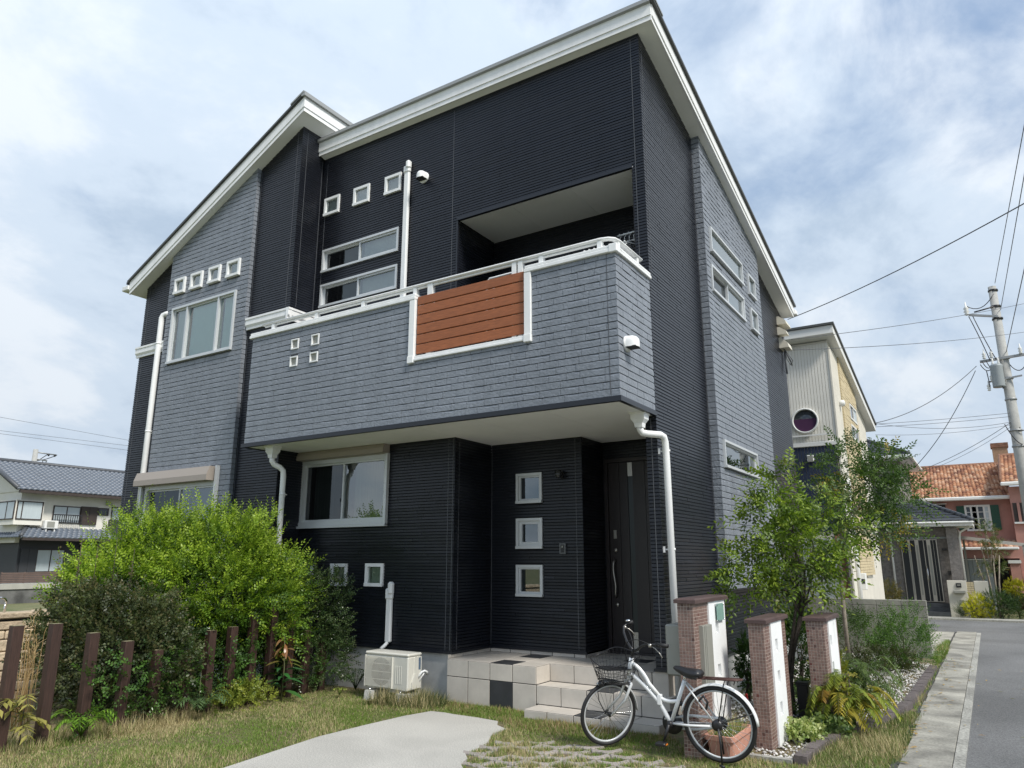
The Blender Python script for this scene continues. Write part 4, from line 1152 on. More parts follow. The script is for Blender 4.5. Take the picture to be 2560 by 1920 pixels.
g7 = blades([zv], [], 5000, .04, .12, .004, .15); tag(g7, 'strip of green grass beside the grey block wall', 'grass', kind='stuff')
zw = [(-7.8, 2.6), (-7.0, 2.6), (-6.9, 4.4), (-7.0, 5.2), (-7.5, 5.0)]
g8 = blades([zw], [], 6500, .03, .13, .0026, .80); tag(g8, 'matted dry grass around the feet of the brown posts', 'grass', kind='stuff')
# leaf litter on the walkway
nl = 110; V = []; Fq = []; T = []
for i in range(nl):
    x = -.80 + abs(rng.gauss(0, .10)) if i < 80 else rng.uniform(-.82, .3); y = rng.uniform(5.2, 14.5); a = rng.uniform(0, 6.28); L = rng.uniform(.018, .045); w = L * .35
    dx, dy = math.cos(a), math.sin(a); k = len(V); z = .008 + rng.uniform(0, .006)
    V += [(x - dx * L, y - dy * L, z), (x - dy * w, y + dx * w, z + .005), (x + dx * L, y + dy * L, z + .002), (x + dy * w, y - dx * w, z + .004)]
    Fq.append((k, k + 1, k + 2, k + 3)); T.append(rng.choice([(.42, .25, .05), (.30, .19, .08), (.45, .36, .18), (.17, .17, .05), (.5, .32, .04)]))
tag(np_mesh('fallen_leaves', V, Fq, np.array(T), M['straw']), 'fallen yellow and brown leaves scattered along the walkway', 'leaves', kind='stuff')

# ================================================================== GARDEN OBJECTS
# brown posts
POSTS = [(3.29, .998), (3.62, .993), (3.965, .886), (4.315, .783), (4.64, .67), (4.985, .561), (5.25, .811), (5.52, .83), (5.80, .949), (6.065, 1.037), (6.34, .834), (6.60, .71), (6.87, .624)]
PL = ['tall square brown post nearest the sandstone wall, at the garden end of the row', 'tall square brown post just right of the dry yellow grass stalks', 'brown post third from the sandstone wall, its face streaked and half covered by olive leaves',
      'brown post in front of the dark olive shrub with a yellow green sprig before it', 'short brown post with green leaves sprouting over its lower half', 'shortest brown post, standing beside a small leafy sprout', 'brown post behind the fan leaved plant, right of the shortest post',
      'brown post standing between the bright green shrub and the yellow weeds', 'tall dark brown post left of the bushy plant with reddish tips', 'tallest brown post under the bright green shrub, with sunlit face', 'brown post whose top hides in the shrub, above the yellow tipped sprig',
      'brown post behind the plant with drooping reddish leaves', 'last short brown post, deep in the dark shrub nearest the house']
for (y, zt), lab in zip(POSTS, PL):
    p = thing('fence_post', lab, 'post', (-7.22, y, 0), 'brown posts along the garden edge'); w = .044
    lean = rng.uniform(-.008, .008)
    mb = MB(); x0, x1, y0, y1 = -7.22 - w, -7.22 + w, y - w, y + w; r = .005
    ring = lambda z, o, s: [(x0 + r * s + o, y0, z), (x1 - r * s + o, y0, z), (x1 + o, y0 + r * s, z), (x1 + o, y1 - r * s, z), (x1 - r * s + o, y1, z), (x0 + r * s + o, y1, z), (x0 + o, y1 - r * s, z), (x0 + o, y0 + r * s, z)]
    vs = ring(-.1, 0, 1) + ring(zt, lean, 1); mb.add(vs, [(k, (k + 1) % 8, 8 + (k + 1) % 8, 8 + k) for k in range(8)]); mb.build('shaft', M['post'], p)
    mb = MB(); mb.add(ring(zt + .001, lean, 1) , [tuple(range(8))]); mb.build('post_top', M['post_top'], p)

# sandstone wall and the hoop on it
sw_ = thing('stone_wall', 'low wall of rough sandstone blocks at the left edge behind the brown posts', 'wall', (-9.2, 3, 0))
mb = MB(); mb.box((-9.32, .6, -.1), (-9.15, 4.72, .93)); mb.build('core', M['grout'], sw_)
z = -.05; row = 0
while z < .9:
    h = .097 if row % 3 else .125
    if z + h > .93: h = .93 - z
    y = .6 + rng.uniform(-.1, .0)
    while y < 4.72:
        L = rng.uniform(.22, .48); e = min(y + L, 4.72); o = rng.uniform(-.012, .014)
        mb = MB(); mb.rbox((-9.16, max(y, .6) + .003, z + .003), (-9.12 + o, e - .003, z + h - .003), .012)
        if e - max(y, .6) > .05: mb.build('block', M['sandstone'], sw_)
        y = e
    z += h; row += 1
y = .6
while y < 4.7:
    e = min(y + .42, 4.74); mb = MB(); mb.rbox((-9.36, y + .003, .931), (-9.09, e - .003, 1.0 + rng.uniform(-.006, .006)), .012); mb.build('capstone', M['sandstone'], sw_); y = e
mb = MB(); mb.tube([(-9.24, 4.06, .99), (-9.24, 4.065, 1.10)] + [(-9.24, 4.01 + .055 * math.cos(a), 1.10 + .05 * math.sin(a)) for a in [i * math.pi / 8 for i in range(0, 8)]] + [(-9.24, 3.955, 1.10), (-9.24, 3.955, 1.07)], .013, 8)
tag(mb.build('water_spout', M['chrome']), 'shiny chrome bent pipe standing on the sandstone wall', 'tap')

# air conditioner
ac = thing('air_conditioner', 'cream outdoor air conditioner unit on plastic feet beside the house wall', 'air conditioner', (-6.04, 6.88, 0))
x0, x1, y0, y1, z0, z1 = -6.37, -5.715, 6.765, 7.0, .11, .505
mb = MB(); mb.rbox((x0, y0, z0), (x1, y1, z1 - .028), .012); mb.build('casing', M['ac'], ac)
mb = MB(); mb.rbox((x0 - .006, y0 - .007, z1 - .028), (x1 + .006, y1 + .004, z1 + .006), .012); mb.build('lid', M['ac'], ac)
mb = MB(); mb.lathe((-6.118, y0 - .001, .30), [(.005, 0), (.150, 0), (.153, .002)], 32, (0, -1, 0)); mb.build('fan_opening', mat('fan_dark', (.13, .15, .145), .6), ac)
mb = MB()
for k in range(3):
    a0 = k * 2.094
    ring_ = [(-6.118 + r_ * math.cos(a0 + t_), y0 - .004 - .001 * r_, .30 + r_ * math.sin(a0 + t_)) for r_, t_ in ((.03, 0), (.13, .1), (.14, .55), (.12, .95), (.03, .8))]
    mb.add(ring_, [(0, 1, 2, 3, 4)])
mb.lathe((-6.118, y0 - .003, .30), [(.03, 0), (.03, .006), (0, .008)], 14, (0, -1, 0)); mb.build('fan', M['dark'], ac)
mb = MB()
for i in range(29):
    x = -6.355 + .0145 * i; mb.box((x, y0 - .019, .135), (x + .0042, y0 - .015, .462))
mb.build('grille_bars', M['ac'], ac, 'stuff')
for z in (.14, .215, .30, .385, .457):
    mb = MB(); mb.box((-6.36, y0 - .016, z - .003), (-5.945, y0 - .010, z + .003)); mb.build('grille_rail', M['ac'], ac)
for x in (-6.363, -5.948):
    mb = MB(); mb.box((x, y0 - .02, .125), (x + .008, y0, .47)); mb.build('grille_side', M['ac'], ac)
for i in range(4):
    mb = MB(); mb.rbox((-5.905 + i * .028, y0 - .0035, .18), (-5.893 + i * .028, y0 + .001, .375), .002); mb.build('front_rib', M['ac'], ac)
mb = MB(); mb.prism([(x1 - .001, y0 + .12, .47), (x1 - .001, y0 + .22, .47), (x1 - .001, y0 + .22, .13), (x1 - .001, y0 + .06, .13), (x1 - .001, y0 + .06, .20), (x1 - .001, y0 + .11, .30)], (.018, 0, 0)); mb.build('valve_cover', M['ac'], ac)
mb = MB(); mb.box((x1 + .018, y0 + .165, .33), (x1 + .0195, y0 + .20, .46)); mb.build('rating_label', mat('blue_label', (.10, .15, .22), .5, noise=(180, .7)), ac)
mb = MB(); mb.tube([(x1 + .01, y0 + .17, .24), (x1 + .035, y0 + .20, .30), (x1 + .06, y0 + .225, .315), (x1 + .075, y0 + .25, .30), (x1 + .06, y0 + .27, .27)], .013, 8); mb.tube([(x1 + .012, y0 + .19, .20), (x1 + .03, y0 + .21, .25), (x1 + .05, y0 + .23, .29)], .008, 7); mb.build('pipe', M['vinyl'], ac)
for x in (-6.27, -5.80):
    mb = MB(); zf = .105
    mb.prism([(x - .055, y0 - .06, -.02), (x - .055, y1 + .04, -.02), (x - .055, y1 + .02, .085), (x - .055, y0 - .04, .085)], (.11, 0, 0)); f_ = mb.build('foot', mat('foot_concrete', (.50, .50, .47), .7), ac)
    mb = MB(); mb.lathe((x, y0 - .015, .085), [(.012, 0), (.012, .024)], 8); mb.lathe((x, y1 - .01, .085), [(.012, 0), (.012, .024)], 8); mb.build('bolt', M['chrome'], f_, 'stuff')

# ---- mosaic gate pillars
MOS = [(.215, .140, .116), (.195, .124, .103), (.235, .155, .130), (.175, .112, .095), (.205, .132, .112)]
def mosaic_face(mb, F, u0, u1, z0, z1, p=.0276, g=.0032):
    nu = max(1, round((u1 - u0) / p)); nz = round((z1 - z0) / p); pu = (u1 - u0) / nu; pz = (z1 - z0) / nz
    for i in range(nu):
        for j in range(nz):
            a, b = u0 + i * pu + g / 2, u0 + (i + 1) * pu - g / 2; c, d = z0 + j * pz + g / 2, z0 + (j + 1) * pz - g / 2
            r = rng.random()
            t = rng.choice(MOS) if r > .045 else ((.14, .050, .042) if r < .026 else (.10, .055, .048))
            s = rng.uniform(.92, 1.08); t = tuple(q * s for q in t); e = .0016; o = rng.uniform(-.0006, .0006)
            v = [W3(F, a, c, 0), W3(F, b, c, 0), W3(F, b, d, 0), W3(F, a, d, 0), W3(F, a + e, c + e, .0026 + o), W3(F, b - e, c + e, .0026 + o), W3(F, b - e, d - e, .0026 + o), W3(F, a + e, d - e, .0026 + o)]
            fl = [(4, 5, 6, 7), (0, 1, 5, 4), (1, 2, 6, 5), (2, 3, 7, 6), (3, 0, 4, 7)]
            mb.add(v, fl, 0, t)
def pillar(x0, x1, y0, y1, zt, wy0, wy1, niches, label, far=True):
    p = thing('tiled_pillar', label, 'pillar', ((x0 + x1) / 2, (y0 + y1) / 2, 0), 'low tiled pillars beside the entrance')
    mb = MB(); mb.box((x0, y0, -.08), (x1 - .05, y1, zt)); mb.box((x1 - .05, y0, -.08), (x1, wy0, zt)); mb.box((x1 - .05, wy1, -.08), (x1, y1, zt)); mb.build('core', M['mosaic_grout'], p)
    F = FX(x1)
    mb = MB(); mosaic_face(mb, FY(y0), x0, x1, -.02, zt); mosaic_face(mb, F, y0, wy0, -.02, zt); mosaic_face(mb, F, wy1, y1, -.02, zt); mosaic_face(mb, ('x', x0, -1), y0, y1, -.02, zt)
    mb.build('mosaic_tiles', M['mosaic'], p, 'stuff')
    # white strip with slot niches
    mb = MB(); d = .016; us = [wy0]; hs = [(a - .042, a + .042, b - .055, b + .055) for a, b in niches]
    zs = sorted({-.04, zt - .002, *[h for q in hs for h in q[2:]]}); us = sorted({wy0, wy1, *[h for q in hs for h in q[:2]]})
    for i in range(len(us) - 1):
        for j in range(len(zs) - 1):
            cu, cz = (us[i] + us[i + 1]) / 2, (zs[j] + zs[j + 1]) / 2
            if any(a < cu < b and c < cz < e for a, b, c, e in hs): continue
            fquad(mb, F, [(us[i], zs[j], d), (us[i + 1], zs[j], d), (us[i + 1], zs[j + 1], d), (us[i], zs[j + 1], d)])
    for (a, b, c, e) in hs:
        q = -.035
        for pts in ([(a, c, d), (b, c, d), (b, c, q), (a, c, q)], [(a, e, d), (b, e, d), (b, e, q), (a, e, q)], [(a, c, d), (a, e, d), (a, e, q), (a, c, q)], [(b, c, d), (b, e, d), (b, e, q), (b, c, q)]):
            mb.add([W3(F, *k) for k in pts], [(0, 1, 2, 3)])
        fquad(mb, F, [(a, c, q), (b, c, q), (b, e, q), (a, e, q)])
    for u in (wy0, wy1): mb.add([W3(F, u, -.04, -.049), W3(F, u, -.04, d), W3(F, u, zt - .002, d), W3(F, u, zt - .002, -.049)], [(0, 1, 2, 3)])
    st = mb.build('white_strip', M['plaster'], p)
    for (a, b, c, e) in hs:
        mb = MB(); mb.prism([W3(F, a + .004, c + .002, -.034), W3(F, b - .004, c + .002, -.034), W3(F, b - .004, c + .002, .012), W3(F, a + .004, c + .002, .010)], (0, 0, .012)); mb.build('niche_sill', M['plaster'], st)
    # cap: slab with a shallow ridge
    o = .024; zc = zt; mb = MB(); xa, xb, ya, yb = x0 - o, x1 + o + .006, y0 - o, y1 + o; h = .028; k = .02
    vs = [(xa, ya, zc), (xb, ya, zc), (xb, yb, zc), (xa, yb, zc), (xa, ya, zc + h), (xb, ya, zc + h), (xb, yb, zc + h), (xa, yb, zc + h), (xa + k, ya + k, zc + h + .012), (xb - k, ya + k, zc + h + .012), (xb - k, yb - k, zc + h + .012), (xa + k, yb - k, zc + h + .012)]
    mb.add(vs, [(0, 3, 2, 1), (0, 1, 5, 4), (1, 2, 6, 5), (2, 3, 7, 6), (3, 0, 4, 7), (4, 5, 9, 8), (5, 6, 10, 9), (6, 7, 11, 10), (7, 4, 8, 11), (8, 9, 10, 11)]); mb.build('cap', M['cap'], p)
    return p
p1 = pillar(-2.302, -2.164, 6.235, 7.12, 1.195, 6.60, 7.065, [(6.81, .966), (6.81, .598), (6.80, .254)], 'tallest tiled pillar, with a letter box and green plate, behind the bicycle')
p2 = pillar(-1.882, -1.748, 6.845, 7.64, 1.01, 7.032, 7.432, [(7.20, .80), (7.20, .53), (7.20, .267)], 'middle tiled pillar with three slots in its white strip')
p3 = pillar(-1.603, -1.437, 7.88, 8.585, .975, 8.03, 8.46, [(8.10, .777), (8.10, .529), (8.10, .28)], 'tiled pillar farthest back, half hidden by the yellowing fern leaved shrub')
mb = MB(); mb.rbox((-2.447, 6.295, .598), (-2.303, 6.62, 1.012), .012); lb = mb.build('letter_box', M['greybox'], p1)
mb = MB(); mb.box((-2.163, 6.35, .515), (-2.132, 6.595, 1.008)); lid = mb.build('letter_box_lid', M['greybox'], p1)
for a, b in ((6.352, 6.372), (6.40, 6.425), (6.44, 6.593)):
    mb = MB(); mb.rbox((-2.132, a, .517), (-2.126, b, 1.006), .002); mb.build('lid_ridge', M['greybox'], lid)
mb = MB(); mb.box((-2.131, 6.765, 1.022), (-2.126, 6.965, 1.17)); gp = mb.build('green_plate', M['green_plate'], p1)
for y, z in ((6.775, 1.03), (6.955, 1.03), (6.775, 1.16), (6.955, 1.16)):
    mb = MB(); mb.lathe((-2.148, y, z), [(.005, 0), (.005, .022), (.008, .0225), (.008, .026)], 8, (1, 0, 0)); mb.build('stand_off', M['chrome'], gp)

# terracotta planter behind the bicycle's rear wheel
pl = thing('planter', 'rectangular terracotta planter with weeds behind the rear wheel of the bicycle', 'planter', (-2.02, 6.55, 0))
def ringr(x0, x1, y0, y1, z, c=.02): return [(x0 + c, y0, z), (x1 - c, y0, z), (x1, y0 + c, z), (x1, y1 - c, z), (x1 - c, y1, z), (x0 + c, y1, z), (x0, y1 - c, z), (x0, y0 + c, z)]
mb = MB(); rr = [ringr(-2.105, -1.935, 6.30, 6.80, -.015), ringr(-2.128, -1.912, 6.272, 6.828, .135), ringr(-2.142, -1.897, 6.258, 6.842, .137), ringr(-2.144, -1.895, 6.256, 6.844, .172), ringr(-2.122, -1.917, 6.278, 6.822, .174), ringr(-2.112, -1.927, 6.29, 6.81, .12)]
mb.add(sum(rr, []), [tuple(range(7, -1, -1))] + [(i * 8 + k, i * 8 + (k + 1) % 8, (i + 1) * 8 + (k + 1) % 8, (i + 1) * 8 + k) for i in range(5) for k in range(8)]); mb.build('trough', M['terracotta'], pl)
mb = MB(); mb.add(ringr(-2.113, -1.926, 6.29, 6.81, .128), [tuple(range(8))]); mb.build('earth', M['soil'], pl)
b_ = blades([[(-2.11, 6.3), (-1.93, 6.3), (-1.93, 6.8), (-2.11, 6.8)]], [], 9000, .04, .11, .004, .1, name='weeds', z0=.125); b_.parent = pl
b_.location = -Vector(pl.location); b_['kind'] = 'stuff'
# small things in the bed
mb = MB(); mb.rbox((-2.43, 8.52, .02), (-2.405, 8.56, .14), .008); mb.box((-2.422, 8.535, -.08), (-2.412, 8.545, .02)); tag(mb.build('garden_marker', M['red']), 'small red plastic stake in the gravel between the pillars', 'marker')
bx = thing('garden_light', 'short black square bollard light standing in the bed beside the tree', 'garden light', (-1.80, 8.44, 0))
mb = MB(); mb.rbox((-1.855, 8.39, -.05), (-1.745, 8.49, .30), .006); mb.build('bollard_body', M['black'], bx)
mb = MB(); mb.box((-1.862, 8.383, .30), (-1.738, 8.497, .325)); mb.build('bollard_cap', M['black'], bx)
mb = MB(); mb.tube([(-1.86, 8.45, .12), (-1.90, 8.45, .06), (-2.0, 8.42, .015), (-2.05, 8.5, .01)], .008, 6); mb.build('flex', M['black'], bx)

# grey concrete block wall behind the bed
bw = thing('block_wall', 'grey concrete block wall at the end of the gravel bed', 'wall', (-2.2, 14.5, 0))
mb = MB(); mb.box((-3.9, 14.50, -.1), (-1.0, 14.60, .885)); mb.build('core', M['grout'], bw)
for r_ in range(6):
    za = -.10 + .1835 * r_ - .02; zb_ = za + .1835
    za2, zb2 = max(za, -.1), min(zb_, .897)
    if zb2 - za2 < .03: continue
    x = -.985
    while x > -3.9:
        xe = max(x - .385, -3.9)
        mb = MB(); mb.rbox((xe + .003, 14.487, za2 + .003), (x - .003, 14.61, zb2 - .003), .004); mb.build('block', M['block'], bw); x = xe

# things on the balcony
def hanger_rack(x, y, z, n, label, pole_label):
    mb = MB(); mb.tube([(x, y, z), (x + .62, y, z)], .012, 8); tag(mb.build('laundry_pole', M['alu']), pole_label, 'laundry pole')
hanger_rack(-3.62, 6.95, 4.97, 0, '', 'silver laundry pole above the balcony rail near its right end')
mb = MB(); mb.tube([(-3.30, 7.55, 5.365), (-2.956, 7.55, 5.375)], .011, 8); tag(mb.build('laundry_pole', M['alu']), 'short beige laundry pole fixed in the balcony recess beside its right edge', 'laundry pole')
def make_hanger():
    h = thing('clothes_hanger', 'white plastic clothes hanger hung in the dense row on the balcony pole', 'clothes hanger', (0, 0, 0), 'hangers along the balcony pole')
    mb = MB(); mb.tube([(-.10, 0, -.145), (0, 0, -.085), (.10, 0, -.145)], .006, 5); mb.tube([(-.10, 0, -.145), (.10, 0, -.145)], .005, 5); mb.build('bar', M['vinyl'], h)
    mb = MB(); mb.tube([(0, 0, -.085), (0, 0, -.03), (.018, 0, -.015), (.022, 0, .003), (.01, 0, .018), (-.008, 0, .018), (-.018, 0, .004)], .004, 5); mb.build('hook', M['vinyl'], h)
    return h
hg = make_hanger(); hg.location = (-3.45, 6.95, 4.97); hg.rotation_euler = (0, 0, R(60))
for i in range(8):
    o = dup(hg, (-3.45 + .062 * (i + 1), 6.95, 4.97)); o.rotation_euler = (0, rng.uniform(-.1, .1), R(60 + rng.uniform(-14, 14)))
for i in range(5):
    o = dup(hg, (-3.27 + .06 * i, 7.55, 5.365), 'white plastic clothes hanger hung on the short pole beside the dark wall edge', 'hangers along the inner balcony pole'); o.rotation_euler = (0, 0, R(62 + rng.uniform(-16, 16)))
rk = thing('drying_rack', 'white folding drying rack standing behind the brown balcony boards', 'drying rack', (-4.3, 6.62, 3.4))
mb = MB()
mb.tube([(-4.56, 6.60, 3.42), (-4.56, 6.60, 4.72), (-4.52, 6.60, 4.76), (-4.20, 6.60, 4.765), (-4.14, 6.60, 4.74), (-4.14, 6.60, 3.42)], .013, 7); mb.build('frame', M['vinyl'], rk)
mb = MB(); mb.tube([(-4.56, 6.78, 3.42), (-4.55, 6.72, 4.68), (-4.50, 6.72, 4.72), (-4.18, 6.72, 4.72), (-4.14, 6.72, 4.68), (-4.14, 6.78, 3.42)], .012, 7); mb.build('frame', M['vinyl'], rk)
for x in (-4.47, -4.38, -4.29, -4.21):
    mb = MB(); mb.tube([(x, 6.60, 4.745), (x, 6.72, 4.70)], .007, 5); mb.build('rung', M['vinyl'], rk)
mb = MB(); mb.rbox((-3.80, 6.58, 4.58), (-3.70, 6.66, 4.76), .02); mb.rbox((-3.66, 6.60, 4.56), (-3.57, 6.67, 4.735), .025); tag(mb.build('laundry_cloth', mat('dark_cloth', (.06, .02, .035), .9)), 'small dark folded cloth drying beside the hangers on the balcony', 'cloth')

# ================================================================== BICYCLE
bk = thing('bicycle', 'white city bicycle with black wire basket parked in front of the tiled pillar', 'bicycle', (-2.45, 6.13, 0))
def wheel(c, nrm, r, tyre_r, name='wheel', spokes=28, fwd=None):
    c = Vector(c); n = Vector(nrm).normalized()
    a = n.cross(Vector((0, 0, 1))).normalized(); b = a.cross(n).normalized()
    P = lambda q, rad, off=0: c + a * (rad * math.cos(q)) + b * (rad * math.sin(q)) + n * off
    N = 48
    mb = MB(); mb.tube([P(2 * math.pi * i / N, r - tyre_r) for i in range(N)], tyre_r, 10, closed=True); w = mb.build('wheel', M['rubber'], bk)
    mb = MB(); rr = r - 2 * tyre_r - .004
    mb.tube([P(2 * math.pi * i / N, rr) for i in range(N)], .010, 8, closed=True, flat=.8); mb.build('rim', M['alu'], w)
    mb = MB()
    for i in range(spokes):
        q = 2 * math.pi * i / spokes; s = 1 if i % 2 else -1
        mb.tube([P(q + (.55 if (i // 2) % 2 else -.55), .022, s * .022), P(q, rr - .006, 0)], .0016, 4, cap=False)
    mb.build('spokes', M['chrome'], w, 'stuff')
    mb = MB(); mb.lathe(c - n * .038, [(.008, 0), (.02, .004), (.022, .012), (.014, .016), (.014, .060), (.022, .064), (.02, .072), (.008, .076)], 14, n); mb.build('hub', M['black'], w)
    return w, P, a, b, n
rc = (-1.968, 6.137, .290); fc = (-2.945, 6.165, .266)
rwn = (.05, -.992, -.115); fwn = (.80, -.585, -.16)
wr, PR, ra, rb, rn = wheel(rc, rwn, .291, .0175)
wf, PF, fa, fb, fn = wheel(fc, fwn, .268, .0165)
B = lambda x, z, dy=0: (x, 6.17 - .12 * z + dy, z)
def bez(p0, p1, p2, n=10):
    p0, p1, p2 = Vector(p0), Vector(p1), Vector(p2)
    return [p0 * (1 - t) ** 2 + p1 * (2 * t * (1 - t)) + p2 * t * t for t in [i / n for i in range(n + 1)]]
ht, hb = B(-2.672, .745), B(-2.708, .600)
bb = B(-2.370, .252); sct = B(-2.222, .60); hg_ = B(-2.452, .437)
mb = MB(); mb.tube([ht, hb], .021, 12); fr = mb.build('frame', M['bike'], bk)
mb = MB(); mb.tube(bez(B(-2.665, .70), B(-2.585, .66), B(-2.535, .55)) + [Vector(hg_) + Vector((0, 0, .02))], .0165, 10); mb.build('top_tube', M['bike'], fr)
mb = MB(); mb.tube(bez(B(-2.70, .62), B(-2.62, .57), B(-2.545, .50)) + [Vector(B(-2.45, .405)), Vector(B(-2.40, .305)), Vector(B(-2.372, .262))], .0185, 10); mb.build('down_tube', M['bike'], fr)
mb = MB(); mb.tube(bez(B(-2.45, .45), B(-2.385, .405), B(-2.292, .437)), .0155, 10); mb.build('brace_tube', M['bike'], fr)
mb = MB(); mb.tube([bb, sct], .0165, 10); mb.build('seat_tube', M['bike'], fr)
mb = MB(); mb.rbox(Vector(B(-2.472, .385)) - Vector((0, .024, 0)), Vector(B(-2.428, .475)) + Vector((0, .024, 0)), .008); mb.build('folding_joint', M['bike'], fr)
mb = MB()
for s in (-1, 1):
    mb.tube([B(-2.345, .258, s * .022), B(-2.2, .262, s * .045), B(-1.99, .28, s * .052)], .0095, 8)
mb.build('chain_stay', M['bike'], fr)
mb = MB()
for s in (-1, 1):
    mb.tube([B(-2.215, .585, s * .018), B(-2.14, .50, s * .046), B(-1.985, .302, s * .052)], .0075, 8)
mb.build('seat_stay', M['alu'], fr)
mb = MB()
crown = Vector(B(-2.713, .565))
for s in (-1, 1):
    e = Vector(fc) + Vector(fn) * (s * .052)
    m1 = crown + Vector(fn) * (s * .045) + Vector((-.004, .0, -.02))
    mb.tube([crown, m1, m1 * .55 + e * .45 + Vector((.028, -.004, -.012)), e], [.014, .0135, .011, .008], 8)
mb.tube([hb, crown + Vector((0, 0, .0))], .0175, 10); mb.build('fork', M['bike'], bk)
# mudguards follow the wheels
def guard(P, r, q0, q1, half, m, name, n=20):
    mb = MB(); vs = []
    for i in range(n + 1):
        q = q0 + (q1 - q0) * i / n
        for (o, rr) in ((-half, r - .012), (-half * .6, r), (half * .6, r), (half, r - .012)): vs.append(P(q, rr, o))
    k = len(vs)
    vs2 = [v for v in vs]
    fs = [(i * 4 + j, i * 4 + j + 1, (i + 1) * 4 + j + 1, (i + 1) * 4 + j) for i in range(n) for j in range(3)]
    mb.add(vs, fs, smooth=True); o = mb.build(name, m, bk)
    md = o.modifiers.new('solid', 'SOLIDIFY'); md.thickness = .0022
    return o
# angle q: 0 along axis a, 90 deg up
qa = lambda ax: 0 if Vector(ax).x > 0 else 180
sg = 1 if Vector(ra).x > 0 else -1
guard(PR, .308, math.pi / 2 - sg * R(100 - 13), math.pi / 2 + sg * R(68 + 8), .025, M['bike'], 'mudguard')
guard(PF, .284, math.pi / 2 - R(26), math.pi / 2 + R(88), .024, M['alu'], 'mudguard')
# saddle
mb = MB(); secs = [(-2.305, .690, .012, .014), (-2.292, .688, .022, .030), (-2.25, .674, .030, .052), (-2.20, .655, .044, .066), (-2.15, .650, .068, .070), (-2.11, .654, .082, .062), (-2.080, .660, .078, .048), (-2.068, .660, .058, .024)]
vs = []; n = 12
for (x, z, w, h) in secs:
    for k in range(n):
        q = 2 * math.pi * k / n; yy = w * math.cos(q); zz = h * (math.sin(q) if math.sin(q) > 0 else .75 * math.sin(q))
        p = B(x, z + zz * .72); vs.append((p[0], p[1] + yy, p[2]))
fs = [(i * n + k, i * n + (k + 1) % n, (i + 1) * n + (k + 1) % n, (i + 1) * n + k) for i in range(len(secs) - 1) for k in range(n)]
fs += [tuple(range(n - 1, -1, -1)), tuple(range((len(secs) - 1) * n, len(secs) * n))]
mb.add(vs, fs, smooth=True); sd = mb.build('saddle', M['black'], bk)
mb = MB(); mb.tube([sct, B(-2.212, .645)], .0125, 10); mb.build('seat_post', M['chrome'], sd)
mb = MB()
for s in (-1, 1):
    hx = [B(-2.12 + .012 * math.cos(t * .9) , .615 + .007 * (t / 3), s * .035 + .012 * math.sin(t * .9)) for t in range(14)]
    mb.tube(hx, .004, 5); mb.tube([B(-2.25, .655, s * .018), B(-2.17, .63, s * .025), B(-2.11, .64, s * .035)], .004, 5)
mb.build('saddle_springs', M['black'], sd)
# handlebar: turned with the front wheel
st = Vector(B(-2.657, .795)); 
gL = Vector((-2.298, 5.965, .872)); gR = Vector((-2.735, 6.285, 1.022))
mb = MB(); mb.tube([ht, st, st + Vector((-.008, .0, .02))], .0125, 10); mb.build('stem', M['black'], bk)
pathL = [st + Vector((0, 0, .015))] + [Vector(p) for p in ((-2.625, 6.06, .807), (-2.585, 6.03, .825), (-2.545, 6.01, .856), (-2.50, 5.995, .872))] + [Vector((-2.40, 5.975, .874)), gL]
pathR = [st + Vector((0, 0, .015))] + [Vector(p) for p in ((-2.69, 6.10, .83), (-2.745, 6.15, .875), (-2.79, 6.20, .935), (-2.805, 6.235, .98))] + [Vector((-2.785, 6.26, 1.002)), gR]
mb = MB(); mb.tube(pathL, .0115, 9); mb.tube(pathR, .0115, 9); hbz = mb.build('handlebar', M['black'], bk)
for a, b in ((pathL[-2], gL), (pathR[-2], gR)):
    mb = MB(); d = (b - a); mb.tube([a + d * .0, b], .0165, 10); mb.build('grip', M['rubber'], hbz)
for a, d in ((Vector((-2.46, 5.985, .865)), Vector((.085, -.01, -.055))), (Vector((-2.80, 6.25, .975)), Vector((.06, .03, -.04)))):
    mb = MB(); mb.tube([a, a + d * .5 + Vector((0, 0, .008)), a + d, a + d * 1.25 + Vector((0, 0, -.02))], .006, 6, flat=.6); mb.lathe(a - Vector((.012, 0, 0)), [(.016, 0), (.016, .024)], 10, (1, 0, 0)); mb.build('brake_lever', M['steel'], hbz)
mb = MB(); mb.lathe((-2.775, 6.265, 1.025), [(.024, 0), (.022, .010), (.013, .018), (0, .021)], 14); mb.build('bell', M['chrome'], hbz)
mb = MB(); mb.tube(bez((-2.46, 5.985, .868), (-2.64, 5.97, .96), (-2.73, 6.06, .82)) + [Vector((-2.72, 6.10, .70))], .0035, 5); mb.tube(bez((-2.80, 6.25, .975), (-2.70, 6.2, .93), (-2.66, 6.08, .78)) + [Vector((-2.62, 6.10, .60)), Vector((-2.45, 6.11, .385)), Vector((-2.35, 6.15, .25)), Vector((-2.02, 6.17, .285))], .0035, 5); mb.build('brake_cable', M['rubber'], bk)
